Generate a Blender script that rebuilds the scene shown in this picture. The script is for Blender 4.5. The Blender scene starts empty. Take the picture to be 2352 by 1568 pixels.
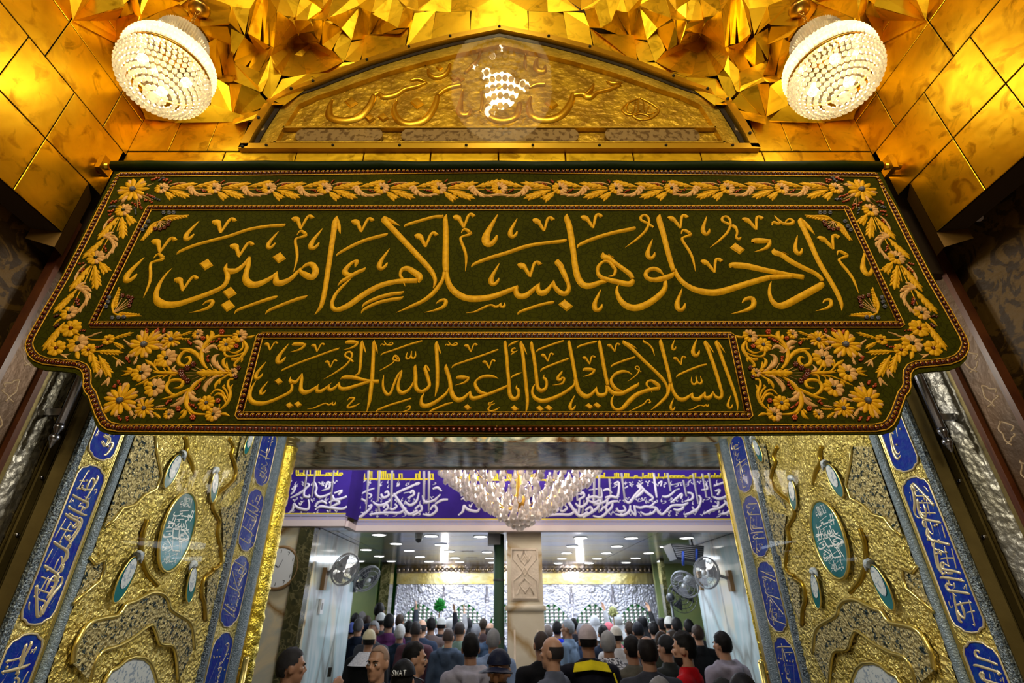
import bpy, bmesh, math, random
from mathutils import Vector, Matrix, noise

C = bpy.context.scene.collection
sc = bpy.context.scene
PI = math.pi
random.seed(7)

# ---------------------------------------------------------------- camera
FPX, CXP, CYP, TH, CZ = 1141.0, 1147.0, 784.0, math.radians(28.4), 1.93
cd = bpy.data.cameras.new('camera'); cam = bpy.data.objects.new('camera', cd); C.objects.link(cam)
cam.location = (0, 0, CZ); cam.rotation_euler = (PI / 2 + TH, 0, 0)
cd.sensor_fit = 'HORIZONTAL'; cd.sensor_width = 36.0; cd.lens = FPX / 2352 * 36
cd.shift_x = (1176 - CXP) / 2352
cd.clip_start = 0.05
cd.dof.use_dof = True; cd.dof.focus_distance = 1.95; cd.dof.aperture_fstop = 3.2
sc.camera = cam
sc.view_settings.view_transform = 'Standard'; sc.view_settings.look = 'None'
sc.view_settings.exposure = 0.0; sc.view_settings.gamma = 1.0
sc.view_settings.use_curve_mapping = False
sc.cycles.use_denoising = True
sc.cycles.max_bounces = 8; sc.cycles.diffuse_bounces = 3; sc.cycles.glossy_bounces = 5
sc.cycles.transmission_bounces = 4; sc.cycles.transparent_max_bounces = 12
sc.cycles.sample_clamp_indirect = 4.0; sc.cycles.sample_clamp_direct = 0.0
sc.cycles.caustics_reflective = False; sc.cycles.caustics_refractive = False

# ---------------------------------------------------------------- world and lights
w = bpy.data.worlds.new('world'); sc.world = w; w.use_nodes = True
w.node_tree.nodes['Background'].inputs[0].default_value = (1.0, 0.7, 0.35, 1)
w.node_tree.nodes['Background'].inputs[1].default_value = 0.02

def lamp(name, typ, loc, power, col, size=0.1, rot=(0, 0, 0), size_y=None, shape=None, spread=None):
    l = bpy.data.lights.new(name, typ); l.energy = power; l.color = col
    if typ == 'POINT' or typ == 'SPOT': l.shadow_soft_size = size
    if typ == 'AREA':
        l.size = size
        if size_y: l.shape = 'RECTANGLE'; l.size_y = size_y
        if shape: l.shape = shape
    o = bpy.data.objects.new(name, l); C.objects.link(o); o.location = loc; o.rotation_euler = rot
    return o
WARM = (1.0, 0.84, 0.52); COOL = (0.78, 0.88, 1.0)
CH_L, CH_R = (-1.55, 1.44, CZ + 2.19), (1.55, 1.44, CZ + 2.19)     # bowl centres of the two side chandeliers
# lamps of the chandeliers
lamp('chandelier_lamp', 'POINT', (CH_L[0], CH_L[1], CH_L[2] - 0.02), 7, WARM, 0.10)
lamp('chandelier_lamp', 'POINT', (CH_R[0], CH_R[1], CH_R[2] - 0.02), 7, WARM, 0.10)
lamp('chandelier_lamp', 'POINT', (0.02, 0.75, CZ + 4.05), 38, (1.0, 0.84, 0.52), 0.15)
lamp('chandelier_lamp', 'POINT', (0.28, 6.29, CZ + 1.6), 85, (1.0, 0.88, 0.74), 0.35)
# area lights added behind the visitor to brighten the banner
lamp('banner_fill', 'AREA', (-1.1, -2.6, CZ + 3.4), 105, (1.0, .83, .52), 1.4, (math.radians(50), 0, math.radians(-8)))
lamp('banner_fill', 'AREA', (1.1, -2.6, CZ + 3.4), 105, (1.0, .83, .52), 1.4, (math.radians(50), 0, math.radians(8)))
# cold ceiling lamps of the hall
for (x, y, p) in ((-0.4, 9.0, 55), (1.9, 9.0, 55), (-1.2, 11.6, 60), (0.7, 11.6, 60), (2.8, 11.6, 60), (-4.2, 11.4, 40)):
    lamp('hall_lamp', 'AREA', (x, y, CZ + 0.96), p, COOL, 1.2)
# door fills, hidden behind the banner, added to brighten the open leaves
for x in (-1.3, .3, 1.9):                       # lamps under the hall ceiling right before the shrine
    lamp('shrine_lamp', 'POINT', (x, 12.7, CZ + .85), 22, (1.0, .95, .85), .08)
lamp('door_fill', 'POINT', (-0.35, 2.75, CZ + 1.45), 62, (1.0, .94, .80), 0.12)
lamp('door_fill', 'POINT', (0.45, 2.8, CZ + 1.45), 62, (1.0, .94, .80), 0.12)
lamp('passage_lamp', 'POINT', (-1.9, 6.1, CZ + 2.2), 60, (0.9, 0.95, 1.0), 0.25)
lamp('passage_lamp', 'POINT', (2.3, 6.1, CZ + 2.2), 60, (0.9, 0.95, 1.0), 0.25)

# ---------------------------------------------------------------- pixel to place
cT, sT = math.cos(TH), math.sin(TH)
O3 = Vector((0, 0, CZ))
def ray(px, py):
    u = (px - CXP) / FPX; v = (CYP - py) / FPX
    return Vector((u, cT - v * sT, sT + v * cT))
def PY(px, py, Y): r = ray(px, py); return O3 + r * (Y / r.y)
def PX(px, py, X): r = ray(px, py); return O3 + r * (X / r.x)
def PZ(px, py, Z): r = ray(px, py); return O3 + r * ((Z - CZ) / r.z)

# ---------------------------------------------------------------- tagging
def tag(o, label=None, cat=None, group=None, kind=None):
    if label: o['label'] = label
    if cat: o['category'] = cat
    if group: o['group'] = group
    if kind: o['kind'] = kind
    return o
def empty(name, loc, label, cat, group=None, rz=0.0):
    o = bpy.data.objects.new(name, None); C.objects.link(o); o.location = loc; o.rotation_euler = (0, 0, rz)
    o.empty_display_size = 0.05
    return tag(o, label, cat, group)

# ---------------------------------------------------------------- mesh builder
class MB:
    def __init__(s): s.v = []; s.f = []; s.m = []; s.sm = []
    def add(s, vs, fs, mi=0, smooth=False):
        b = len(s.v); s.v += [tuple(p) for p in vs]
        for f in fs: s.f.append([b + i for i in f]); s.m.append(mi); s.sm.append(smooth)
        return s
    def box(s, x0, x1, y0, y1, z0, z1, mi=0):
        vs = [(x, y, z) for z in (z0, z1) for y in (y0, y1) for x in (x0, x1)]
        return s.add(vs, [(0, 2, 3, 1), (4, 5, 7, 6), (0, 1, 5, 4), (2, 6, 7, 3), (0, 4, 6, 2), (1, 3, 7, 5)], mi)
    def tube(s, pts, r, n=8, mi=0, cap=True, smooth=True):
        pts = [Vector(p) for p in pts]; N = len(pts)
        rs = r if isinstance(r, (list, tuple)) else [r] * N
        vs = []; up = None
        for i, p in enumerate(pts):
            d = (pts[min(i + 1, N - 1)] - pts[max(i - 1, 0)]).normalized()
            if up is None:
                up = Vector((0, 0, 1)) if abs(d.z) < .9 else Vector((1, 0, 0))
            a = d.cross(up).normalized(); b = a.cross(d).normalized(); up = b
            for k in range(n):
                t = 2 * PI * k / n; vs.append(p + (a * math.cos(t) + b * math.sin(t)) * rs[i])
        fs = [(i * n + k, i * n + (k + 1) % n, (i + 1) * n + (k + 1) % n, (i + 1) * n + k) for i in range(N - 1) for k in range(n)]
        s.add(vs, fs, mi, smooth)
        if cap:
            b = len(s.v) - N * n
            s.f.append([b + k for k in range(n)][::-1]); s.m.append(mi); s.sm.append(False)
            s.f.append([b + (N - 1) * n + k for k in range(n)]); s.m.append(mi); s.sm.append(False)
        return s
    def lathe(s, prof, c=(0, 0, 0), n=24, mi=0, smooth=True, rib=0.0, ribn=0):
        vs = []
        for (r, z) in prof:
            for k in range(n):
                t = 2 * PI * k / n; rr = r * (1 + rib * math.cos(ribn * t)) if ribn else r
                vs.append((c[0] + rr * math.cos(t), c[1] + rr * math.sin(t), c[2] + z))
        fs = [(i * n + k, i * n + (k + 1) % n, (i + 1) * n + (k + 1) % n, (i + 1) * n + k) for i in range(len(prof) - 1) for k in range(n)]
        return s.add(vs, fs, mi, smooth)
    def ball(s, c, r, n=8, m=6, mi=0, smooth=True):
        rx, ry, rz = r if isinstance(r, (list, tuple)) else (r, r, r)
        vs = [(c[0], c[1], c[2] + rz)]
        for i in range(1, m):
            a = PI * i / m
            for k in range(n):
                t = 2 * PI * k / n
                vs.append((c[0] + rx * math.sin(a) * math.cos(t), c[1] + ry * math.sin(a) * math.sin(t), c[2] + rz * math.cos(a)))
        vs.append((c[0], c[1], c[2] - rz)); L = len(vs) - 1
        fs = [(0, 1 + k, 1 + (k + 1) % n) for k in range(n)]
        for i in range(m - 2):
            for k in range(n):
                a = 1 + i * n + k; b = 1 + i * n + (k + 1) % n; fs.append((a, a + n, b + n, b))
        fs += [(L, L - n + (k + 1) % n, L - n + k) for k in range(n)]
        return s.add(vs, fs, mi, smooth)
    def prism(s, outline, d, mi=0):
        """outline of 3-D points (planar), thickness vector d away from the viewer"""
        n = len(outline); d = Vector(d); o = [Vector(p) for p in outline]
        s.add(o + [p + d for p in o], [list(range(n)), list(range(2 * n - 1, n - 1, -1))] + [(i, i + n, (i + 1) % n + n, (i + 1) % n) for i in range(n)], mi)
        return s
    def build(s, name, mats, parent=None, loc=None):
        me = bpy.data.meshes.new(name); me.from_pydata(s.v, [], s.f)
        if not isinstance(mats, (list, tuple)): mats = [mats]
        for m in mats: me.materials.append(m)
        me.polygons.foreach_set('material_index', s.m); me.polygons.foreach_set('use_smooth', s.sm)
        me.update(); me.validate()
        o = bpy.data.objects.new(name, me); C.objects.link(o)
        if loc is not None: o.location = loc
        if parent is not None:
            o.parent = parent
            if loc is None: pass
        return o
def child(mb, name, mats, parent):
    """mesh given in world coordinates, parented so that it stays where it is"""
    o = mb.build(name, mats); o.parent = parent
    o.matrix_parent_inverse = Matrix.Translation(-Vector(parent.location)) if parent.type == 'EMPTY' and parent.rotation_euler.z == 0 and parent.parent is None else parent.matrix_world.inverted()
    return o
def struct(mb, name, mats):
    return tag(mb.build(name, mats), kind='structure')
def fixn(o):
    bm = bmesh.new(); bm.from_mesh(o.data); bmesh.ops.recalc_face_normals(bm, faces=bm.faces); bm.to_mesh(o.data); bm.free(); return o
def copy_thing(o, parent=None):
    c = o.copy(); C.objects.link(c)
    if parent is not None: c.parent = parent
    for ch in list(o.children): copy_thing(ch, c)
    return c

# ---------------------------------------------------------------- materials
def nd(nt, t, **kw):
    n = nt.nodes.new(t)
    for k, v in kw.items():
        if k.startswith('i_'):
            key = k[2:].replace('_', ' ')
            n.inputs[key].default_value = v
        else: setattr(n, k, v)
    return n
def base_mat(name):
    m = bpy.data.materials.new(name); m.use_nodes = True; nt = m.node_tree
    return m, nt, nt.nodes['Principled BSDF']
def c4(c): return (c[0], c[1], c[2], 1)
def mat(name, col, rough=0.5, metal=0.0, col2=None, scale=8.0, bump=0.0, bscale=40.0, detail=4.0, spec=0.5, sheen=0.0,
        emit=None, estr=0.0, coat=0.0, rough2=None, lo=0.35, hi=0.65, dist=0.0, stretch=None, alpha=None, voro=0.0, vscale=20.0):
    m, nt, b = base_mat(name); L = nt.links
    b.inputs['Base Color'].default_value = c4(col); b.inputs['Roughness'].default_value = rough
    b.inputs['Metallic'].default_value = metal; b.inputs['Specular IOR Level'].default_value = spec
    if sheen: b.inputs['Sheen Weight'].default_value = sheen
    if coat: b.inputs['Coat Weight'].default_value = coat; b.inputs['Coat Roughness'].default_value = 0.05
    if emit: b.inputs['Emission Color'].default_value = c4(emit); b.inputs['Emission Strength'].default_value = estr
    tc = nd(nt, 'ShaderNodeTexCoord'); src = tc.outputs['Object']
    if stretch:
        mp = nd(nt, 'ShaderNodeMapping'); mp.inputs['Scale'].default_value = stretch; L.new(src, mp.inputs[0]); src = mp.outputs[0]
    if col2 is not None:
        n = nd(nt, 'ShaderNodeTexNoise', i_Scale=scale, i_Detail=detail, i_Distortion=dist); L.new(src, n.inputs['Vector'])
        r = nd(nt, 'ShaderNodeValToRGB'); r.color_ramp.elements[0].position = lo; r.color_ramp.elements[1].position = hi
        r.color_ramp.elements[0].color = c4(col); r.color_ramp.elements[1].color = c4(col2)
        L.new(n.outputs[0], r.inputs[0]); L.new(r.outputs[0], b.inputs['Base Color'])
        if rough2 is not None:
            mr = nd(nt, 'ShaderNodeMapRange'); mr.inputs[3].default_value = rough; mr.inputs[4].default_value = rough2
            mr.inputs[1].default_value = lo; mr.inputs[2].default_value = hi
            L.new(n.outputs[0], mr.inputs[0]); L.new(mr.outputs[0], b.inputs['Roughness'])
    if bump or voro:
        h = None
        if bump:
            n2 = nd(nt, 'ShaderNodeTexNoise', i_Scale=bscale, i_Detail=3.0); L.new(src, n2.inputs['Vector'])
            bp = nd(nt, 'ShaderNodeBump'); bp.inputs['Strength'].default_value = bump; bp.inputs['Distance'].default_value = 0.02
            L.new(n2.outputs[0], bp.inputs['Height']); h = bp
        if voro:
            vo = nd(nt, 'ShaderNodeTexVoronoi', i_Scale=vscale); L.new(src, vo.inputs['Vector'])
            bp2 = nd(nt, 'ShaderNodeBump'); bp2.inputs['Strength'].default_value = voro; bp2.inputs['Distance'].default_value = 0.015
            L.new(vo.outputs[0], bp2.inputs['Height'])
            if h: L.new(h.outputs[0], bp2.inputs['Normal'])
            h = bp2
        L.new(h.outputs[0], b.inputs['Normal'])
    return m
def emis(name, col, s):
    m = bpy.data.materials.new(name); m.use_nodes = True; nt = m.node_tree; nt.nodes.clear()
    e = nd(nt, 'ShaderNodeEmission'); e.inputs[0].default_value = c4(col); e.inputs[1].default_value = s
    o = nd(nt, 'ShaderNodeOutputMaterial'); nt.links.new(e.outputs[0], o.inputs[0]); return m
def pane(name, ior=1.5, tint=(1, 1, 1), rough=0.0):
    m = bpy.data.materials.new(name); m.use_nodes = True; nt = m.node_tree; nt.nodes.clear(); L = nt.links
    t = nd(nt, 'ShaderNodeBsdfTransparent'); t.inputs[0].default_value = c4(tint)
    g = nd(nt, 'ShaderNodeBsdfGlossy'); g.inputs['Roughness'].default_value = rough
    f = nd(nt, 'ShaderNodeFresnel'); f.inputs[0].default_value = ior
    mx = nd(nt, 'ShaderNodeMixShader'); o = nd(nt, 'ShaderNodeOutputMaterial')
    L.new(f.outputs[0], mx.inputs[0]); L.new(t.outputs[0], mx.inputs[1]); L.new(g.outputs[0], mx.inputs[2]); L.new(mx.outputs[0], o.inputs[0])
    return m
def crystal(name, col, gl=0.35, tr=0.25, rough=0.08):
    """cut glass bead: part light passing through, part scattered, part mirrored"""
    m = bpy.data.materials.new(name); m.use_nodes = True; nt = m.node_tree; nt.nodes.clear(); L = nt.links
    t = nd(nt, 'ShaderNodeBsdfTranslucent'); t.inputs[0].default_value = c4(col)
    p = nd(nt, 'ShaderNodeBsdfTransparent'); p.inputs[0].default_value = c4(col)
    g = nd(nt, 'ShaderNodeBsdfGlossy'); g.inputs['Roughness'].default_value = rough; g.inputs[0].default_value = c4(col)
    a = nd(nt, 'ShaderNodeMixShader'); a.inputs[0].default_value = tr
    b = nd(nt, 'ShaderNodeMixShader'); b.inputs[0].default_value = gl; o = nd(nt, 'ShaderNodeOutputMaterial')
    L.new(t.outputs[0], a.inputs[1]); L.new(p.outputs[0], a.inputs[2])
    L.new(a.outputs[0], b.inputs[1]); L.new(g.outputs[0], b.inputs[2]); L.new(b.outputs[0], o.inputs[0])
    return m
def marble(name, cols, scale=1.5, rough=0.12, vein=(0.25, 0.12, 0.03), dist=1.6, stretch=(1, 1, 1)):
    m, nt, b = base_mat(name); L = nt.links
    tc = nd(nt, 'ShaderNodeTexCoord'); mp = nd(nt, 'ShaderNodeMapping'); mp.inputs['Scale'].default_value = stretch
    L.new(tc.outputs['Object'], mp.inputs[0])
    n = nd(nt, 'ShaderNodeTexNoise', i_Scale=scale, i_Detail=6.0, i_Distortion=dist); L.new(mp.outputs[0], n.inputs['Vector'])
    r = nd(nt, 'ShaderNodeValToRGB'); el = r.color_ramp.elements
    el[0].position = .3; el[0].color = c4(cols[0]); el[1].position = .7; el[1].color = c4(cols[-1])
    for i, c in enumerate(cols[1:-1]):
        e = el.new(.3 + .4 * (i + 1) / (len(cols) - 1)); e.color = c4(c)
    L.new(n.outputs[0], r.inputs[0])
    v = nd(nt, 'ShaderNodeTexVoronoi', i_Scale=scale * .9); v.feature = 'DISTANCE_TO_EDGE'
    ad = nd(nt, 'ShaderNodeMixRGB', blend_type='ADD'); ad.inputs[0].default_value = .35
    L.new(mp.outputs[0], ad.inputs[1]); L.new(n.outputs[1] if len(n.outputs) > 1 else n.outputs[0], ad.inputs[2]); L.new(ad.outputs[0], v.inputs['Vector'])
    vr = nd(nt, 'ShaderNodeValToRGB'); vr.color_ramp.elements[0].position = 0.0; vr.color_ramp.elements[1].position = 0.07
    vr.color_ramp.elements[0].color = (1, 1, 1, 1); vr.color_ramp.elements[1].color = (0, 0, 0, 1); L.new(v.outputs[0], vr.inputs[0])
    mx = nd(nt, 'ShaderNodeMixRGB'); mx.inputs[2].default_value = c4(vein); L.new(vr.outputs[0], mx.inputs[0]); L.new(r.outputs[0], mx.inputs[1])
    L.new(mx.outputs[0], b.inputs['Base Color']); b.inputs['Roughness'].default_value = rough
    return m
def velvet(name):
    m, nt, b = base_mat(name); L = nt.links
    tc = nd(nt, 'ShaderNodeTexCoord')
    v = nd(nt, 'ShaderNodeTexVoronoi', i_Scale=46.0); v.feature = 'DISTANCE_TO_EDGE'; L.new(tc.outputs['Object'], v.inputs['Vector'])
    r = nd(nt, 'ShaderNodeValToRGB'); r.color_ramp.elements[0].position = .02; r.color_ramp.elements[1].position = .09
    r.color_ramp.elements[0].color = (.032, .032, .0006, 1); r.color_ramp.elements[1].color = (.052, .053, .0009, 1); L.new(v.outputs[0], r.inputs[0])
    n = nd(nt, 'ShaderNodeTexNoise', i_Scale=4.0, i_Detail=3.0); L.new(tc.outputs['Object'], n.inputs['Vector'])
    mx = nd(nt, 'ShaderNodeMixRGB', blend_type='MULTIPLY'); mx.inputs[0].default_value = .55; L.new(r.outputs[0], mx.inputs[1]); L.new(n.outputs[0], mx.inputs[2])
    L.new(mx.outputs[0], b.inputs['Base Color']); b.inputs['Roughness'].default_value = .8; b.inputs['Specular IOR Level'].default_value = .06
    n2 = nd(nt, 'ShaderNodeTexNoise', i_Scale=7.0, i_Detail=2.0); L.new(tc.outputs['Object'], n2.inputs['Vector'])
    bp = nd(nt, 'ShaderNodeBump'); bp.inputs['Strength'].default_value = .5; bp.inputs['Distance'].default_value = .02; L.new(n2.outputs[0], bp.inputs['Height'])
    bp2 = nd(nt, 'ShaderNodeBump'); bp2.inputs['Strength'].default_value = .15; bp2.inputs['Distance'].default_value = .003; L.new(r.outputs[0], bp2.inputs['Height'])
    L.new(bp.outputs[0], bp2.inputs['Normal']); L.new(bp2.outputs[0], b.inputs['Normal'])
    return m
def thread(name, col, col2):
    m, nt, b = base_mat(name); L = nt.links
    tc = nd(nt, 'ShaderNodeTexCoord')
    n = nd(nt, 'ShaderNodeTexNoise', i_Scale=60.0, i_Detail=3.0); L.new(tc.outputs['Object'], n.inputs['Vector'])
    r = nd(nt, 'ShaderNodeValToRGB'); r.color_ramp.elements[0].position = .35; r.color_ramp.elements[1].position = .65
    r.color_ramp.elements[0].color = c4(col2); r.color_ramp.elements[1].color = c4(col); L.new(n.outputs[0], r.inputs[0]); L.new(r.outputs[0], b.inputs['Base Color'])
    wv = nd(nt, 'ShaderNodeTexWave', i_Scale=140.0, i_Distortion=1.5); wv.bands_direction = 'DIAGONAL'; L.new(tc.outputs['Object'], wv.inputs['Vector'])
    bp = nd(nt, 'ShaderNodeBump'); bp.inputs['Strength'].default_value = .25; bp.inputs['Distance'].default_value = .002; L.new(wv.outputs[0], bp.inputs['Height'])
    L.new(bp.outputs[0], b.inputs['Normal']); b.inputs['Roughness'].default_value = .55; b.inputs['Metallic'].default_value = .1; b.inputs['Specular IOR Level'].default_value = .25
    return m

def beaten_gold(name, hi, lo_, stain, rough=.34, bump=.35):
    """old sheet gold: slow dents, tarnished clouds and fine dark smudges"""
    m, nt, b = base_mat(name); L = nt.links; tc = nd(nt, 'ShaderNodeTexCoord')
    n = nd(nt, 'ShaderNodeTexNoise', i_Scale=3.2, i_Detail=5.0, i_Distortion=.6); L.new(tc.outputs['Object'], n.inputs['Vector'])
    r = nd(nt, 'ShaderNodeValToRGB'); e = r.color_ramp.elements; e[0].position = .36; e[1].position = .62; e[0].color = c4(lo_); e[1].color = c4(hi); L.new(n.outputs[0], r.inputs[0])
    n2 = nd(nt, 'ShaderNodeTexNoise', i_Scale=11.0, i_Detail=8.0, i_Distortion=1.0); L.new(tc.outputs['Object'], n2.inputs['Vector'])
    r2 = nd(nt, 'ShaderNodeValToRGB'); e = r2.color_ramp.elements; e[0].position = .33; e[1].position = .47; e[0].color = (1, 1, 1, 1); e[1].color = (0, 0, 0, 1); L.new(n2.outputs[0], r2.inputs[0])
    mx = nd(nt, 'ShaderNodeMixRGB'); mx.inputs[2].default_value = c4(stain); L.new(r2.outputs[0], mx.inputs[0]); L.new(r.outputs[0], mx.inputs[1]); L.new(mx.outputs[0], b.inputs['Base Color'])
    mr = nd(nt, 'ShaderNodeMapRange'); mr.inputs[3].default_value = rough + .18; mr.inputs[4].default_value = rough - .06; L.new(n.outputs[0], mr.inputs[0]); L.new(mr.outputs[0], b.inputs['Roughness'])
    b.inputs['Metallic'].default_value = 1.0
    n3 = nd(nt, 'ShaderNodeTexNoise', i_Scale=4.5, i_Detail=3.0); L.new(tc.outputs['Object'], n3.inputs['Vector'])
    bp = nd(nt, 'ShaderNodeBump'); bp.inputs['Strength'].default_value = bump; bp.inputs['Distance'].default_value = .03; L.new(n3.outputs[0], bp.inputs['Height']); L.new(bp.outputs[0], b.inputs['Normal'])
    return m

M = {}
M['gold'] = beaten_gold('gold_sheet', (1.0, .66, .03), (.62, .37, .012), (.46, .26, .009))
M['gold_facet'] = beaten_gold('gold_facet', (1.0, .66, .03), (.72, .45, .016), (.58, .35, .012), .36, .10)
M['gold_dark'] = mat('gold_dark', (.34, .18, .008), .45, 1.0, (.52, .30, .012), 6.0, .2, 25.0)
M['gold_rail'] = mat('gold_rail', (.80, .50, .04), .35, 1.0)
M['grout'] = mat('dark_joint', (.03, .014, .003), .9)
M['velvet'] = velvet('green_velvet')
M['velvet_plain'] = mat('green_satin', (.006, .016, .0015), .55, 0, spec=.12, bump=.2, bscale=20)
M['thread'] = thread('gold_thread', (.84, .45, .006), (.66, .33, .004))
M['pink'] = thread('pale_pink_thread', (.80, .46, .17), (.62, .33, .10))
M['cord'] = mat('gold_cord', (.70, .38, .02), .4, .5, bump=.3, bscale=300)
M['redstrip'] = mat('dark_red_braid', (.03, .003, .002), .6)
M['ruby'] = mat('dark_red_bead', (.085, .003, .003), .08, 0, (.14, .012, .004), 60.0, spec=.8, coat=.4)
M['redberry'] = mat('orange_red_bead', (.42, .05, .008), .15, 0, spec=.8)
M['bluebead'] = mat('grey_blue_bead', (.10, .11, .15), .3, 0, bump=.3, bscale=200)
M['darkbead'] = mat('dark_green_bead', (.008, .02, .006), .2)
# ---------------------------------------------------------------- strokes on a plane
class Plane:
    """maps a pixel measured on the photograph to 2-D coordinates of a flat surface, and 2-D back to space"""
    def __init__(s, kind, val, nsign=-1): s.k = kind; s.val = val; s.ns = nsign
    def uv(s, px, py):
        if s.k == 'Y': p = PY(px, py, s.val); return (p.x, p.z)
        p = PX(px, py, s.val); return (p.y, p.z)
    def at(s, u, v, h=0.0):
        return (u, s.val + s.ns * h, v) if s.k == 'Y' else (s.val + s.ns * h, u, v)
BP = Plane('Y', 1.70, -1)
REG = {'A': (270, 476, 6.), 'B': (600, 476, 6.), 'C': (930, 476, 6.), 'D': (1290, 476, 6.), 'E': (1620, 476, 6.),
       'F': (550, 764, 8.), 'G': (820, 764, 8.), 'H': (1090, 764, 8.), 'I': (1360, 764, 8.), 'J': (1560, 764, 8.),
       'P': (260, 750, 7.127), 'Q': (60, 640, 7.127), 'R': (130, 400, 7.127), 'T': (60, 820, 7.127),
       'U': (440, 390, 7.84), 'X': (0, 0, 1.0), 'N': (550, 0, 2.904), 'K': (1150, 0, 2.904),
       'f': (600, 1000, 3.92), 'g': (1150, 1000, 3.92), 'd': (0, 840, 2.154), 'e': (1640, 840, 2.154)}
def scale_at(pl, px, py):
    a = pl.uv(px, py); b = pl.uv(px + 1, py); c = pl.uv(px, py + 1)
    return math.sqrt(abs((b[0] - a[0]) * (c[1] - a[1]) - (b[1] - a[1]) * (c[0] - a[0])))
def smooth(pts, sub=4):
    if len(pts) < 3: return pts
    out = []
    P = [pts[0]] + list(pts) + [pts[-1]]
    for i in range(1, len(P) - 2):
        p0, p1, p2, p3 = P[i - 1], P[i], P[i + 1], P[i + 2]
        for k in range(sub):
            t = k / sub; t2 = t * t; t3 = t2 * t
            q = [0.5 * (2 * b + (c - a) * t + (2 * a - 5 * b + 4 * c - d) * t2 + (3 * b - a - 3 * c + d) * t3) for a, b, c, d in zip(p0, p1, p2, p3)]
            q[2] = max(q[2], 0.0002); out.append(tuple(q))
    out.append(tuple(pts[-1])); return out
PROF = ((-1, 0.0), (-.62, .72), (0, 1.0), (.62, .72), (1, 0.0))
def stroke(mb, pl, pts, hmax=.007, k=.45, mi=0, sub=4, lift=0.0):
    """raised satin-stitch ribbon through pts = [(u, v, width)] on the plane"""
    pts = smooth(pts, sub); n = len(pts); vs = []; fs = []
    for i, (u, v, wd) in enumerate(pts):
        a = pts[max(i - 1, 0)]; b = pts[min(i + 1, n - 1)]
        dx, dy = b[0] - a[0], b[1] - a[1]; L = math.hypot(dx, dy) or 1e-9
        nx, ny = -dy / L, dx / L; h = min(hmax, wd * k)
        for (t, hh) in PROF: vs.append(pl.at(u + nx * t * wd / 2, v + ny * t * wd / 2, lift + h * hh))
    flip = (pl.k == 'Y') == (pl.ns < 0)
    for i in range(n - 1):
        for j in range(4):
            a = i * 5 + j; q = (a, a + 1, a + 6, a + 5)
            fs.append(q if flip else q[::-1])
    for base in (0, (n - 1) * 5):
        fs.append(tuple(base + j for j in range(5)))
    mb.add(vs, fs, mi, True)
def pxstroke(mb, pl, reg, nums, fn=None, **kw):
    x0, y0, s = REG[reg]; pts = []
    for i in range(0, len(nums) - 2, 3):
        px, py = x0 + nums[i] / s, y0 + nums[i + 1] / s
        if fn: px, py = fn(px, py)
        u, v = pl.uv(px, py); pts.append((u, v, nums[i + 2] / s * scale_at(pl, px, py)))
    stroke(mb, pl, pts, **kw)
def nums(t): return [float(x) for x in t.split()]
# small marks drawn once and repeated: centre, strokes (at 6 units to a pixel)
TPL = {
 'V': ((815, 185), ["665 150 40 700 140 85 735 152 82 760 180 50 790 230 45 812 285 15", "818 285 18 838 220 30 860 150 35 885 105 38 920 98 45 955 130 52"]),
 'H': ((1488, 285), ["1552 148 8 1512 220 30 1470 295 45 1450 355 60 1460 398 55 1490 405 45 1528 372 35 1547 330 16"]),
 'M': ((835, 580), ["765 350 8 790 305 28 830 300 45 895 345 50", "910 345 30 880 372 42 800 395 32 762 420 35 775 480 38 815 570 40 845 670 35 850 770 25 845 875 6"]),
 'O': ((430, 1353), ["425 1330 8 470 1290 35 540 1275 50 562 1310 55 530 1370 50 430 1415 35 275 1448 6"]),
 'S': ((1115, 1385), ["845 1455 6 960 1440 25 1060 1395 35 1180 1345 30 1260 1375 40 1330 1315 12", "1325 1318 12 1320 1360 30 1350 1375 40 1375 1350 30 1375 1312 8"]),
 'W': ((1055, 320), ["1275 275 30 1190 215 38 1122 175 35 1130 125 35 1190 105 35 1230 150 35 1220 220 30 1150 330 35 1000 450 30 840 548 6"]),
 'T': ((1055, 180), ["895 250 10 930 205 35 990 230 40 1030 200 12", "975 110 8 1000 165 30 1060 225 40 1160 230 45 1205 195 40 1170 160 25 1110 190 20 1080 235 12"]),
 'Z': ((780, 515), ["665 490 40 700 462 80 820 460 80 895 465 40", "905 450 45 880 515 50 800 572 42 640 615 6"]),
 'Q': ((990, 415), ["920 355 10 905 440 30 930 480 38 980 450 30 1000 335 10", "995 350 20 1000 440 30 1040 470 38 1075 430 30 1070 340 10"]),
}
def local_stroke(mb, pl, cpx, cpy, pts, s, **kw):
    """strokes given in pixels round a centre, laid square on the plane there"""
    u0, v0 = pl.uv(cpx, cpy); jx = pl.uv(CXP + 1, cpy)[0] - pl.uv(CXP, cpy)[0]; jy = pl.uv(CXP, cpy + 1)[1] - pl.uv(CXP, cpy)[1]
    k = math.sqrt(abs(jx * jy))
    stroke(mb, pl, [(u0 + x * s * jx, v0 + y * s * jy, wd * s * k) for x, y, wd in pts], **kw)
def mark(mb, pl, kind, cpx, cpy, s, **kw):
    (cx, cy), strokes = TPL[kind]
    for t in strokes:
        a = nums(t); local_stroke(mb, pl, cpx, cpy, [((a[i] - cx) / 6, (a[i + 1] - cy) / 6, a[i + 2] / 6) for i in range(0, len(a), 3)], s, **kw)
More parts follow.
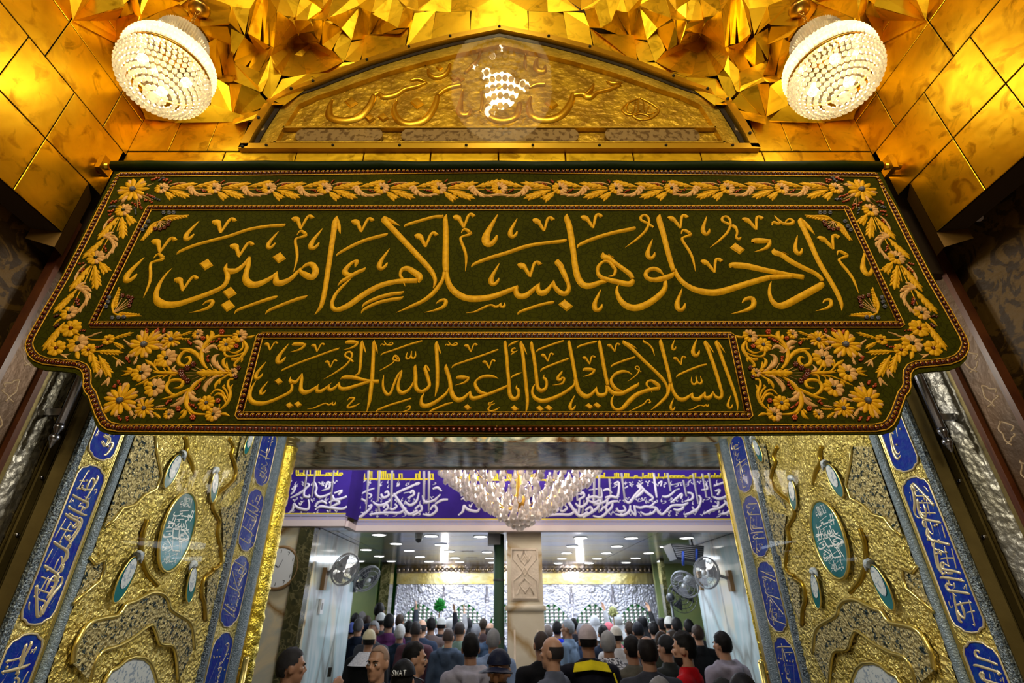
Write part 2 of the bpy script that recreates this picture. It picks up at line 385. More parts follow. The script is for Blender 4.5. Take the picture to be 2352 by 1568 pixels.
def diamond(mb, pl, cpx, cpy, s, h=.006, mi=0):
    u0, v0 = pl.uv(cpx, cpy); jx = pl.uv(CXP + 1, cpy)[0] - pl.uv(CXP, cpy)[0]; jy = pl.uv(CXP, cpy + 1)[1] - pl.uv(CXP, cpy)[1]
    q = [(-1.2, -14), (17, 2), (1.5, 13.2), (-17, -2)]
    o = [(u0 + x * s * jx, v0 + y * s * jy) for x, y in q]
    vs = [pl.at(u, v, 0) for u, v in o] + [pl.at(u0 + (u - u0) * .72, v0 + (v - v0) * .72, h * .85) for u, v in o] + [pl.at(u0, v0, h)]
    fs = [(i, (i + 1) % 4, 4 + (i + 1) % 4, 4 + i) for i in range(4)] + [(4 + i, 4 + (i + 1) % 4, 8) for i in range(4)]
    mb.add(vs, fs, mi)

# every line: region + centre-line points with width, or a mark letter + region + centre + size
WORDS = {}
WORDS['a1'] = """D 1357 95 8 1345 170 70 1400 360 70 1450 560 68 1500 740 66 1545 885 58
E 1320 140 8 1310 200 65 1370 320 70 1440 470 68 1530 680 66 1610 830 66 1720 1010 64 1820 1190 62 1875 1330 50 1880 1425 8
E 1330 160 20 1420 270 50 1510 378 6
E 945 570 8 958 622 88 1050 655 80 1180 745 80 1350 835 75 1500 905 65 1590 975 55 1612 1020 40
E 1605 1045 60 1590 1075 85 1500 1130 92 1300 1240 95 1150 1320 95 1050 1358 95 970 1340 85 910 1270 60 885 1180 45 890 1090 32 910 1018 8
E 1060 620 30 1150 652 6
E 345 835 14 368 800 84 480 800 95 600 815 95 800 860 85 1000 900 75 1200 940 75 1350 960 80
D 1560 850 40 1600 950 60 1690 1050 75 1830 1130 90 2000 1170 98 2150 1170 98 2310 1130 90 2530 1060 85 2730 1000 80 2880 962 72 3045 940 8
E 880 975 60 1060 962 55 1200 955 60
D 1410 935 10 1340 870 60 1260 845 62 1180 880 52 1160 940 55 1200 985 65 1300 1000 75 1420 972 78 1510 940 68 1548 895 25
D 1455 1015 10 1432 1035 50 1425 1110 60 1370 1190 75 1250 1290 85 1120 1360 95 1000 1385 100 890 1355 95 810 1280 75 765 1180 48 765 1110 30 785 1065 8
D 570 620 10 582 680 88 650 700 75 740 770 65 850 850 70 940 920 72 980 985 50
D 985 1000 45 955 1045 80 900 1055 85 780 1030 82 650 1000 75 540 960 65 495 890 45 510 810 45 580 745 35 660 760 45 720 830 50 742 865 42 720 935 35 640 950 12
D 640 655 30 722 690 6
D 75 90 8 70 150 65 105 260 75 135 430 75 165 640 72 190 830 78 230 980 88 300 1070 95 400 1080 85 500 1045 70 560 1030 60 620 1035 10
V E 671 216 .97|V D 1615 196 .95|V D 2081 800 1|V E 1722 478 1.03|V D 421 189 1
M D 1766 588 .98|M E 1981 885 1|H D 1970 255 .96|H D 1213 576 1.04|H D 486 1284 1.13|H D 1620 1274 1.17|H E 1255 521 1|H E 2190 771 1.26
W D 1055 320 1|W E 215 330 .96|T E 1055 180 1|Z E 780 515 1|O E 520 1348 1.25|O E 1630 1342 .9
E 370 240 30 420 280 35 440 350 30 425 410 28 460 440 40 495 408 10
D 217 562 6 250 515 45 450 430 55 700 355 55 980 295 55 996 265 8
x E 443 570 1"""
WORDS['a2'] = """B 1240 980 8 1150 1060 35 1030 1190 45 975 1320 50 1000 1400 62 1080 1405 75 1220 1340 85 1400 1210 85 1600 1095 80 1750 1045 78 1930 1015 75 2150 1010 75
B 2170 1040 20 2185 960 85 2100 890 85 2010 840 75 1940 860 55 1915 930 35 1935 970 40 1985 1090 6
B 1700 122 8 1696 170 80 1740 225 75 1850 340 75 2000 500 75 2150 660 75 2270 790 72 2350 890 65 2395 990 50 2390 1060 35 2368 1118 6
B 1710 130 14 1800 195 50 1850 225 35 1915 255 6
C 575 95 8 557 160 55 562 300 68 562 500 72 560 750 78 565 900 70
C 545 890 50 525 980 42 470 1080 55 380 1190 62 250 1290 58 100 1360 50 0 1402 30 -120 1450 6
C 572 880 50 590 1000 65 630 1100 80 720 1190 92 850 1250 95 1000 1260 95 1180 1235 85 1350 1180 75 1480 1125 60 1555 1075 10
C 1550 1085 30 1530 1150 60 1560 1215 85 1640 1225 85 1730 1170 65 1800 1100 45 1860 1040 8
C 1850 1050 20 1835 1130 60 1870 1180 85 1930 1170 80 1990 1110 50 2055 1000 8
C 2050 1010 20 2065 1090 55 2130 1165 75 2200 1190 75 2250 1150 60 2255 1070 50 2200 930 72 2140 810 72 2098 760 68 2112 715 8
C 2115 720 10 2160 790 40 2200 828 6
V C 290 445 1.05|V C 813 184 1|V C 1911 231 1|V C 1720 852 1.1|M C 835 580 1|H C 1175 315 1.6|H C 1488 285 1|H C 1230 924 1.13|H B 1680 714 1.08
C -10 275 6 20 245 38 200 190 45 400 135 45 500 130 50 526 103 6
B 1388 1388 6 1430 1330 40 1600 1250 55 1800 1195 58 1920 1180 50 1968 1152 6
B 1378 1460 6 1420 1405 40 1600 1320 52 1780 1275 55 1910 1255 50 1960 1225 6
C 915 825 6 960 780 45 1150 705 55 1400 630 58 1650 545 58 1850 505 50 2180 465 50 2220 433 6
C 1555 1480 6 1590 1440 40 1800 1365 45 1950 1325 45 2030 1310 45 2058 1293 6
O C 430 1353 1|S C 1115 1385 1|x C 2215 1352 1.02"""
WORDS['a3'] = """A 755 835 6 680 910 22 600 1020 40 545 1140 60 528 1240 75 575 1310 108 680 1345 105 840 1330 92 1000 1280 82 1200 1210 75 1350 1150 70 1450 1095 62 1500 1030 62 1515 950 65 1500 885 60
A 1510 768 8 1488 840 50 1505 900 55
A 1500 850 30 1560 880 88 1650 865 70 1740 790 45 1818 680 20
A 1820 685 30 1800 800 60 1768 920 70 1770 1000 90 1830 1060 100 1930 1060 95 2050 1010 70 2130 960 50 2205 880 10
B 220 890 20 203 970 62 210 1030 88 260 1045 95 340 1020 80 420 975 60 490 900 45 545 835 12
B 555 845 20 620 795 48 700 785 72 748 860 80 735 925 88 690 965 88 610 930 85 545 885 55 530 845 25
B 1048 118 8 1018 200 72 1000 330 66 965 560 66 915 900 66 870 1180 64 820 1370 55 735 1480 12
B 1048 130 10 1065 230 45 1075 300 40 1092 365 6
B 1290 830 6 1310 775 50 1325 738 38 1270 752 40 1210 800 50 1150 880 72 1185 925 72 1260 930 45
B 1055 1080 6 1110 1020 45 1200 970 55 1320 900 58 1400 865 50 1438 828 8
V A 620 520 1.08|V A 1452 252 1.05|V A 1700 582 1.05|V A 929 1048 1.05|V B 562 205 .97|V B 1391 244 1|M A 471 934 1.03|M B 506 597 .97
H A 1010 323 1|H A 215 860 1.28|H A 2130 450 .9|H B 745 436 1.08
A 815 650 6 860 610 38 1050 530 45 1300 460 45 1550 395 45 1800 310 45 2050 265 45 2270 250 50 2306 222 6
A 1610 1468 6 1660 1415 40 1850 1345 48 2050 1275 52 2165 1240 45 2206 1220 6
B 55 1475 6 110 1420 40 300 1340 48 500 1265 52 590 1240 45 640 1212 6
B 1033 675 6 1070 635 35 1250 535 48 1450 450 50 1690 385 48 1746 360 6
O A 1170 1362 .95|x A 1222 790 1|x A 2228 697 .96|x A 1543 1178 1.03|x A 1520 1358 1.05"""
WORDS['b1'] = """J 700 135 8 685 190 65 740 330 66 800 500 66 880 720 64 960 940 62 1030 1140 58 1070 1300 45 1075 1432 8
J 705 150 10 780 270 35 848 370 6
J 625 1080 15 660 1160 50 720 1200 70 775 1180 55 785 1100 55 760 1010 62 700 800 68 620 550 68 540 330 70 480 190 65 492 140 8
J 500 155 10 570 270 35 645 375 6
J 480 1090 20 470 1170 55 520 1200 80 580 1170 60 625 1070 10
J 250 1110 20 240 1180 60 300 1220 80 370 1210 75 430 1150 50 478 1080 10
I 1265 115 8 1262 180 68 1320 400 68 1370 600 66 1420 800 66 1440 930 60
I 1425 930 40 1415 1050 50 1370 1160 55 1290 1250 55 1190 1340 40 1070 1425 6
I 1452 910 40 1480 1040 55 1520 1130 70 1590 1210 80 1670 1230 80 1750 1190 60 1850 1100 10
I 570 135 8 590 180 75 680 250 75 780 340 66 950 510 66 1120 670 66 1270 820 66 1350 930 55 1380 1020 35 1365 1108 6
I 600 160 20 720 230 40 832 295 6
I 400 1140 10 365 1220 38 360 1310 45 410 1395 55 500 1415 60 580 1370 75 680 1260 85 800 1150 80 950 1080 75 1100 1040 70 1220 1025 75
I 1230 1045 30 1222 970 75 1130 900 70 1070 880 50 1010 910 40 1010 970 40 1070 1030 25 1105 1110 8
I 945 128 8 955 165 45 1040 215 40 1110 300 32 1150 430 8
V I 1618 508 .6|H I 1490 222 .55|H I 1884 270 .94|H I 1466 1315 .64|H J 917 1275 .67|S I 1950 1360 .55|Q J 318 875 .83
I 1550 820 8 1590 775 38 1800 680 42 2000 605 40 2105 580 30
I 675 1445 6 800 1390 25 950 1310 28 1000 1250 25 1040 1225 25 1070 1270 30 1040 1290 28
W I 770 748 .47"""
WORDS['b2'] = """I 740 770 6 650 720 45 540 715 65 430 760 60 365 830 45 350 890 55 390 980 75 460 1045 65 560 1065 20
I 245 965 8 265 1000 35 290 1000 60 340 1070 80 420 1115 85 540 1115 80 660 1060 70 780 990 70 840 950 50 857 908 8
I 140 130 8 137 190 62 180 420 66 220 640 68 260 840 64 290 970 62
I 85 1000 15 85 1080 50 120 1140 75 190 1150 80 255 1110 55 265 1040 40 245 965 8
H 1745 135 8 1738 190 62 1780 400 66 1820 620 66 1855 820 64 1885 980 75 1930 1090 90 2030 1165 95 2120 1150 70 2200 1070 45 2248 990 8
H 1110 940 8 1075 1010 40 1060 1090 48 1095 1180 70 1180 1240 85 1290 1250 85 1450 1200 75 1600 1130 65 1740 1040 58 1830 950 35 1825 860 8
V I 405 270 .6|V H 2107 500 .6|Z H 2100 720 .65|H H 1787 1285 .78|x H 2107 1355 .6|x H 2255 1340 .6
H 1615 695 8 1590 740 40 1530 820 50 1540 870 50 1600 850 50
H 1590 835 50 1645 830 40 1640 890 38 1590 940 38 1435 960 6
H 1880 293 6 1920 250 38 2080 200 42 2220 165 38 2246 147 6
I 345 640 6 380 595 38 550 525 42 760 455 38 794 442 6"""
WORDS['b3'] = """H 1050 155 8 1047 210 60 1085 420 62 1115 620 62 1140 850 65 1155 980 70 1190 1050 78 1250 1060 72 1310 1010 55 1325 920 50 1300 850 60 1268 830 36 1280 768 8
V H 1342 450 .6|x H 1200 1397 .6|x H 1365 1385 .6
H 1137 358 6 1180 310 38 1400 225 40 1610 155 38 1643 137 6
H 1213 715 6 1250 665 40 1450 580 42 1690 490 40 1730 470 6"""
WORDS['b4'] = """H 570 140 8 562 200 60 590 440 62 610 700 62 635 950 65 645 1120 75 690 1200 85 760 1210 75 810 1140 55 800 1050 60 768 1010 38 780 955 8
H 860 150 8 852 210 60 890 420 60 920 700 64 950 1000 66 970 1200 62 965 1360 50 940 1470 8
H 865 165 10 910 280 35 965 400 6
H 745 300 20 735 280 30 690 310 32 685 345 35 740 350 20
H 665 410 8 700 380 30 790 325 8
H 620 255 8 650 220 35 750 170 40 816 142 6
H 670 835 8 700 800 35 800 755 38 866 730 10
x H 735 1395 .6"""
WORDS['b5'] = """G 1640 575 8 1637 650 70 1680 780 72 1710 900 70 1725 1030 75 1770 1170 90 1860 1235 95 1960 1200 70 2040 1120 40 2090 1065 8
G 1240 1105 10 1195 1180 45 1180 1260 60 1200 1330 85 1280 1345 90 1400 1295 75 1530 1210 65 1640 1110 50 1690 1000 10
G 2085 1075 20 2085 1150 60 2120 1205 80 2230 1190 72 2360 1145 65 2510 1090 60 2660 1025 55 2730 990 45 2765 955 8
H 435 845 6 370 810 40 240 795 65 120 820 60 30 880 40 10 940 55 40 1020 70 100 1090 70 180 1110 50 250 1105 10
V G 2093 275 .6|V H 268 575 .6|T G 1735 195 .54|Z G 1935 870 .7|x G 2030 1375 .6
G 1740 648 6 1790 595 38 2000 520 40 2352 400 40 2560 320 35 2600 305 6
H 350 1245 8 300 1290 30 265 1290 30 270 1330 30 375 1300 10
H 300 1330 25 250 1400 35 290 1440 38 380 1420 35 460 1370 8
G 1315 1490 6 1360 1435 40 1500 1370 40 1650 1310 45 1765 1280 20"""
WORDS['b6'] = """G 1470 150 8 1457 220 65 1465 400 65 1475 600 68 1478 800 66 1470 1000 60 1430 1180 8
G 1475 165 10 1505 290 35 1545 388 6
G 495 765 8 478 880 35 480 1000 45 520 1100 60 570 1135 65 620 1100 50 680 940 45 750 780 42 825 685 20
G 825 690 25 800 790 45 760 920 50 760 1040 65 820 1105 80 920 1070 60 1000 980 40 1035 880 8
G 1085 585 8 1065 640 60 1075 800 70 1075 960 72 1110 1050 75 1190 1080 75 1280 1035 65 1330 960 60 1310 860 65 1275 740 68 1247 650 55 1272 580 8
G 1280 600 10 1310 660 35 1340 712 6
T G 550 190 .54|Q G 990 415 .75|O G 890 1400 .48
G 435 425 6 480 380 30 700 310 38 950 220 38 1170 155 38 1199 138 6
G 345 1470 6 390 1415 40 600 1330 40 800 1270 42 970 1215 35 1001 1200 6
G 785 490 25 735 430 30 690 420 28 660 490 28 700 505 28 740 480 25 690 430 20
G 775 470 28 770 520 30 690 510 28
G 690 520 20 620 580 25 500 650 25 410 695 6"""
WORDS['b7'] = """F 310 870 6 250 970 35 200 1090 55 190 1190 75 240 1270 90 370 1300 88 500 1285 75 650 1230 65 800 1160 62 930 1085 60 965 1010 50 960 950 45
F 945 798 8 925 880 50 960 930 55
F 940 860 30 1000 910 75 1060 880 50 1150 745 15
F 1152 745 20 1145 850 55 1130 960 65 1130 1050 80 1190 1095 90 1300 1070 70 1400 1000 40 1460 945 8
F 1440 970 20 1420 1050 60 1450 1080 75 1540 1050 60 1690 918 8
F 1660 960 25 1640 1030 55 1680 1050 70 1760 1000 50 1840 900 10
F 1840 910 15 1835 990 55 1880 1030 75 1980 1025 75 2120 980 68 2280 930 60 2400 890 60 2470 890 50
F 1855 855 8 1915 820 70 2050 815 75 2180 840 70 2300 870 60 2400 890 70 2560 895 75
F 2260 135 8 2245 210 65 2235 380 55 2220 600 52 2195 740 45 2120 785 30
F 2265 150 10 2290 270 35 2325 375 6
G 320 130 8 305 200 60 300 400 62 280 800 72 260 1000 72 230 1250 65 175 1465 10
G 325 150 10 355 270 35 378 380 6
V F 575 245 .6|V F 1438 270 .6|V F 1680 568 .55|H F 779 380 1.02|H F 370 695 .9|H F 440 1010 .7|Z F 1080 260 .72|Z F 2055 220 .7|S F 1510 1335 .7|W F 1840 590 .85
F 1985 1240 8 2030 1200 35 2110 1205 40 2060 1270 35 1985 1350 35 2010 1375 45 2110 1350 38 2215 1290 8
F 765 710 6 820 670 35 1100 550 40 1400 440 40 1700 330 40 1800 300 38 1836 272 6
x F 720 895 .62|x F 920 1340 .6|x F 1075 1320 .6"""
def draw_word(mb, pl, text, **kw):
    for line in text.strip().split('\n'):
        for item in line.split('|'):
            p = item.split()
            if p[0] in TPL and p[1] in REG:
                x0, y0, s = REG[p[1]]; mark(mb, pl, p[0], x0 + float(p[2]) / s, y0 + float(p[3]) / s, float(p[4]), **kw)
            elif p[0] == 'x':
                x0, y0, s = REG[p[1]]; diamond(mb, pl, x0 + float(p[2]) / s, y0 + float(p[3]) / s, float(p[4]))
            else: pxstroke(mb, pl, p[0], [float(q) for q in p[1:]], **kw)
# ================================================================= the portal: golden walls and vault
XS, YF = 1.93, 1.80
COURSE = [1.466, 1.764, 2.068, 2.32, 2.56, 2.80]
def tile(mb, p, q, r, s_, nrm, g=.003, mi=0):
    """one gold sheet: quad corners given in order, inset by the joint, with a small bevel"""
    P = [Vector(x) for x in (p, q, r, s_)]; c = sum(P, Vector()) / 4
    o = [x + (c - x).normalized() * g for x in P]; i = [x + (c - x).normalized() * (g * 2.0) + Vector(nrm) * .0018 for x in P]
    mb.add(o + i, [(4, 5, 6, 7)] + [(k, (k + 1) % 4, 4 + (k + 1) % 4, 4 + k) for k in range(4)], mi)
for sx, nm in ((-1, 'wall_left'), (1, 'wall_right')):
    mb = MB()
    X = sx * XS
    for ci in range(5):
        z0, z1 = CZ + COURSE[ci], CZ + COURSE[ci + 1]
        js = [1.70, 1.447, 1.198, .95, .7, .45, .2, -.05, -.3] if ci < 2 else [1.80, 1.63, 1.28, 1.0, .72, .45, .2, -.05, -.3]
        if ci < 2 and ci == 1: js[0] = 1.78
        for a, b in zip(js, js[1:]):
            tile(mb, (X, a, z0), (X, b, z0), (X, b, z1), (X, a, z1), (-sx, 0, 0))
    # shell thickness: the broken lower rim and the dark end face
    xo = sx * (XS + .10)
    mb.add([(X + sx * .005, 1.70, CZ + 1.466), (X + sx * .005, -.3, CZ + 1.466), (xo, -.3, CZ + 1.455), (xo, 1.70, CZ + 1.455)], [(0, 1, 2, 3)], 1)
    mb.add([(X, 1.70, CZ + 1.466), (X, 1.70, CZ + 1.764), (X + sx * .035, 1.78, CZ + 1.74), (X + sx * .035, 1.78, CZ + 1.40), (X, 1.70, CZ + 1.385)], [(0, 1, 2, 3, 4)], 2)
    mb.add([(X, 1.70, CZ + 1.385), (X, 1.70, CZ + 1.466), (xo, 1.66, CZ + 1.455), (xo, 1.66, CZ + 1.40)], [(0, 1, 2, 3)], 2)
    mb.box(min(X + sx * .006, xo), max(X + sx * .006, xo), -.3, 1.695, CZ + 1.47, CZ + 2.9, 1)
    struct(mb, nm, [M['gold'], M['grout'], M.setdefault('gold_shade', mat('shaded_gold', (.13, .065, .004), .6, .5))])  # last gold is darkened in its colour, as shade on the end face
# outer side walls below the shell: damask panel, brown frame with white script, silver jamb
M['damask'] = mat('brown_gold_damask', (.028, .014, .0025), .6, 0, (.085, .045, .007), 9.0, .2, 30, spec=.2, lo=.47, hi=.53, dist=2.2)
M['browngold'] = mat('brown_bronze', (.035, .015, .003), .4, .4, (.07, .03, .005), 4.0, .1, 30)
M['rosewood'] = mat('red_brown_wood', (.05, .012, .004), .3, 0, (.09, .025, .006), 12.0, stretch=(1, 6, .6))
M['silver'] = mat('silver_relief', (.40, .39, .37), .45, .8, (.26, .24, .18), 3.0, .3, 38, voro=.25, vscale=26)
M['brass'] = mat('dull_brass', (.22, .17, .06), .35, .55, (.14, .11, .04), 5.0, .08, 30)
M['steel'] = mat('blued_steel', (.32, .34, .44), .25, 1.0)
M['script_w'] = mat('pale_script', (.32, .22, .12), .5)
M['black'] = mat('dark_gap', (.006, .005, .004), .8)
for sx, side in ((-1, 'left'), (1, 'right')):
    dX, dY, dZ = (0, 0, 0) if sx < 0 else (.06, .06, -.02)
    X = sx * (1.98 + dX)
    def xb(d0, d1): return (min(X - sx * d0, X - sx * d1), max(X - sx * d0, X - sx * d1))
    mb = MB(); x0, x1 = xb(-.10, -.06); mb.box(x0, x1, -3.0, 1.80 + dY, 0, CZ + 3.2); struct(mb, 'trim_%d' % (1 if sx < 0 else 2), M['damask'])
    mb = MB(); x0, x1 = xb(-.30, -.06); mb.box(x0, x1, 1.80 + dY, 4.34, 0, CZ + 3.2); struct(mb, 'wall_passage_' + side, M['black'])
    # brown bronze panel with pale script
    pr = empty('script_frame_panel', (X, 1.9 + dY, .02), 'dark bronze frame panel with pale Arabic script beside the %s door' % side, 'panel')
    mb = MB(); x0, x1 = xb(-.06, -.01); mb.box(x0, x1, 1.80 + dY, 1.952 + dY, .02, CZ + 1.6); child(mb, 'panel', M['browngold'], pr)
    mb = MB(); x0, x1 = xb(-.03, .012); mb.box(x0, x1, 1.945 + dY, 1.972 + dY, .02, CZ + 1.6); child(mb, 'rail', M['rosewood'], pr)
    mb = MB(); mb.box(x0, x1, 1.775 + dY, 1.80 + dY, .02, CZ + 1.6); child(mb, 'rail', M['rosewood'], pr)
    jp = Plane('X', X + sx * .01, -sx)
    mb = MB(); rnd = random.Random(5)
    for k in range(9):
        zc = CZ + .95 - k * .16; up = sx
        for j, (a0, a1) in enumerate(((-.05, .05), (-.04, -.01), (.0, .05))):
            pts = [(1.875 + dY + rnd.uniform(-.01, .01) + .028 * math.sin(t * 3 + j * 2), zc + a0 + (a1 - a0) * t, .007) for t in (0, .25, .5, .75, 1)]
            stroke(mb, jp, pts, hmax=.002, k=.3)
    child(mb, 'script', M['script_w'], pr)
    # silver repousse strip
    s = empty('silver_jamb_strip', (X, 2.05 + dY, .02), 'embossed silver strip with flowers on the %s door jamb' % side, 'strip')
    mb = MB(); n, m_ = 18, 420; y0, y1, z0, z1 = 1.992 + dY, 2.112 + dY, .02, CZ + 1.5
    vs = []
    for j in range(m_ + 1):
        for i in range(n + 1):
            y = y0 + (y1 - y0) * i / n; z = z0 + (z1 - z0) * j / m_
            e = min(i, n - i) / 2.0; h = .0 if e == 0 else .006 + .004 * noise.noise(Vector((y * 40, z * 40, sx * 3.3))) + .007 * abs(noise.noise(Vector((y * 75, z * 75, 1.7))))
            vs.append((X - sx * (.004 + h), y, z))
    fs = [(j * (n + 1) + i, j * (n + 1) + i + 1, (j + 1) * (n + 1) + i + 1, (j + 1) * (n + 1) + i) for j in range(m_) for i in range(n)]
    mb.add(vs, fs if sx > 0 else [f[::-1] for f in fs], 0, True); child(mb, 'relief', M['silver'], s)
    mb = MB(); x0, x1 = xb(-.06, .012); mb.box(x0, x1, 1.972 + dY, 1.99 + dY, .02, CZ + 1.5); mb.box(x0, x1, 2.114 + dY, 2.122 + dY, .02, CZ + 1.5); child(mb, 'brass_edge', M['brass'], s)
    # brass cover rails between jamb and leaf
    b = empty('brass_cover_rail', (X, 2.16 + dY, .02), 'dull brass cover rail beside the %s door hinge' % side, 'rail')
    mb = MB(); x0, x1 = xb(-.06, .02); mb.box(x0, x1, 2.130 + dY, 2.165 + dY, .02, CZ + 1.5); mb.box(x0, x1 - 0, 2.172 + dY, 2.205 + dY, .02, CZ + 1.5); child(mb, 'rail', M['brass'], b)
    mb = MB()
    for z in (.7, 1.2, 1.7, 2.2, 2.43): mb.ball((X - sx * .022, 2.147 + dY, z), .008, 8, 6)
    child(mb, 'screws', M['steel'], b)
    # hinge pivot
    h = empty('pivot_rod', (sx * (1.90 + dX), 2.085 + dY, CZ + .4), 'blued steel pivot rod with ball finial beside the %s door' % side, 'rod')
    hx = sx * (1.885 + dX); hy = 2.045 + dY
    mb = MB(); mb.tube([(hx, hy, CZ + 1.3), (hx, hy, CZ + .70)], .017, 14); child(mb, 'shaft', M['steel'], h)
    mb = MB(); mb.box(min(hx, X), max(hx, X) + .001, hy - .01, hy + .01, CZ + 1.0, CZ + 1.04); mb.box(min(hx, X), max(hx, X) + .001, hy - .01, hy + .01, CZ + .74, CZ + .77); child(mb, 'fixing', M['steel'], h)
    mb = MB(); mb.lathe([(.0, .70), (.019, .70), (.019, .685), (.012, .67), (.01, .66)], (hx, hy, CZ), 14); mb.ball((hx, hy, CZ + .642), .02, 12, 8); mb.lathe([(.014, .63), (.004, .60), (0, .595)], (hx, hy, CZ), 12); child(mb, 'finial', M['steel'], h)
# front wall with the ledge tiles
mb = MB()
mb.box(-2.08, 2.08, YF + .045, YF + .10, CZ + 1.35, CZ + 3.6, 1)
jx = [-1.93, -1.42, -1.05, -.70, -.355, -.005, .34, .69, 1.04, 1.36, 1.93]
for a, b in zip(jx, jx[1:]):
    tile(mb, (a, YF, CZ + 1.90), (b, YF, CZ + 1.90), (b, YF, CZ + 2.088), (a, YF, CZ + 2.088), (0, -1, 0))
    mb.box(a + .003, b - .003, YF + .002, YF + .045, CZ + 1.90, CZ + 2.088)
for (a, b) in ((-1.93, -1.72), (-1.72, -1.52), (-1.52, -1.355), (1.355, 1.52), (1.52, 1.72), (1.72, 1.93)):
    tile(mb, (a, YF, CZ + 2.095), (b, YF, CZ + 2.095), (b, YF, CZ + 2.40), (a, YF, CZ + 2.40), (0, -1, 0))
mb.box(-1.93, -1.36, YF + .01, YF + .045, CZ + 2.095, CZ + 2.40, 1); mb.box(1.36, 1.93, YF + .01, YF + .045, CZ + 2.095, CZ + 2.40, 1)
struct(mb, 'wall_front', [M['gold'], M['grout']])

# faceted golden vault
CTL = [((553, 349), 1.80), ((590, 282), 1.80), ((715, 198), 1.80), ((839, 146), 1.80), ((936, 115), 1.80), ((1032, 86), 1.79), ((1147, 67), 1.78), ((478, 40), 1.50), ((485, 238), 1.72), ((400, 200), 1.62), ((167, 48), 1.287), ((273, 103), 1.50), ((290, 205), 1.64), ((330, 285), 1.80), ((430, 285), 1.80),
       ((700, 0), 1.60), ((900, 0), 1.70), ((1147, 0), 1.74), ((594, 0), 1.53), ((300, 0), 1.35), ((158, 0), 1.19), ((685, 93), 1.72), ((560, 160), 1.70), ((0, -200), .8), ((500, -250), 1.2), ((1147, -300), 1.35)]
def vY(px, py):
    q = px if px < 1147 else 2294 - px; sw = sv = 0
    for (c, Y) in CTL:
        d2 = (q - c[0]) ** 2 + (py - c[1]) ** 2 + 60; wt = 1 / d2 ** 1.6; sw += wt; sv += wt * Y
    return sv / sw
SIDE = {(167, 48), (273, 103), (290, 205)}
FLAT = {(790, 142), (825, 143), (932, 111), (989, 97), (1080, 74), (1149, 62), (839, 146), (743, 184), (718, 177), (714, 196), (651, 240), (594, 278), (619, 241), (1001, 29), (1080, 25), (1036, 27), (1083, 25), (1149, 0), (1038, 0)}
DEEP = {(685, 93): .13, (533, 272): .05, (533, 276): .05, (843, 90): .07, (843, 92): .07, (847, 90): .06, (622, 105): -.03, (628, 110): -.05, (540, 272): .05, (516, 178): .03}
FAC = """528,14 574,20 562,80|528,14 562,80 542,70 528,47|574,20 594,0 566,80|594,0 606,0 599,97 567,80|606,0 613,0 622,105 600,99|613,0 637,25 628,110 622,105|637,25 672,50 628,110|672,50 685,75 628,110|637,25 645,0 693,0 674,47|693,0 716,8 705,45 674,47|613,0 645,0 637,25|693,0 742,0 742,19 716,8|716,8 742,19 718,48 705,45|674,49 705,46 718,48 720,75 685,75|685,75 720,75 728,97 685,93
685,93 685,75 628,110|685,93 628,110 620,130|685,93 620,130 632,157|685,93 632,157 646,173|685,93 646,173 665,176|685,93 665,176 705,176|685,93 705,176 755,160|685,93 755,160 788,142|685,93 788,142 766,118|685,93 766,118 735,103|685,93 735,103 728,97
718,48 745,45 735,103 720,75|745,45 783,67 766,117 735,103|783,67 808,93 789,142 766,117|742,19 770,0 750,42 745,45 718,48|770,0 815,0 825,17 750,42|750,42 825,17 784,65|784,65 825,17 808,92|825,17 828,18 843,90 808,92|828,18 852,28 843,90|852,28 880,25 843,92|880,25 890,50 847,90|890,50 914,64 847,90|815,0 865,0 852,28 825,17|865,0 904,0 890,50 880,25 852,28|904,0 927,17 914,64 890,50|927,17 952,23 941,64 914,64|904,0 957,0 961,20 931,17|957,0 1010,0 961,20
808,93 843,92 825,143 790,142|843,92 914,64 940,67 932,111 825,143|941,64 952,23 1001,29 989,97 932,111|961,20 1010,0 1038,0 1036,27 1001,29|1001,29 1080,25 1080,74 989,97|1038,0 1083,25 1036,27|1083,25 1149,0 1149,62 1080,74|1038,0 1149,0 1083,25|705,176 755,160 788,142 825,143 839,146 743,184 718,177|646,173 705,176 718,177 714,196 651,240 622,232|714,196 718,177 743,184|622,232 651,240 619,241
562,82 591,113 566,159 531,138|591,113 622,106 598,166 566,159|566,82 599,97 622,105 607,117 591,113|531,138 566,159 598,166 591,190 596,213 537,192 538,170|598,166 620,130 616,178 604,213 596,213 591,190|620,130 632,157 646,173 622,232 604,213 616,178|622,106 628,110 620,130 598,166
527,192 555,193 533,272|555,193 596,213 533,276|596,213 619,241 540,272 533,276|540,272 619,241 594,278 531,279|527,192 533,272 485,238 490,181|537,170 538,192 527,192 490,181 516,178|478,96 495,90 514,178 490,181|495,90 527,100 516,178|527,100 531,138 538,170 516,178|525,62 542,72 562,82 531,138 527,100|460,60 525,62 527,100 495,90 478,96|460,0 528,14 528,47 525,62 460,60|528,14 594,0 574,20|460,0 594,0 528,14
409,6 460,0 460,60 440,50 437,35|310,110 440,50 478,96 490,181 400,200|310,110 400,200 310,210 290,205|400,200 490,181 485,238 402,283 338,270 310,210|167,48 158,0 195,0|167,48 195,0 220,0|167,46 220,0 277,0 287,15|277,0 319,0 310,0 287,15|167,47 285,18 266,51|167,48 266,51 273,103|266,51 285,18 310,0 319,0 327,48 290,110 273,103|319,0 355,0 409,6 327,48|327,48 409,6 437,35|327,48 437,35 440,50|327,48 440,50 310,110 290,110|355,0 460,0 409,6|273,103 290,110 310,110 290,205|310,210 338,270 290,205|485,238 531,278 594,278 402,283"""
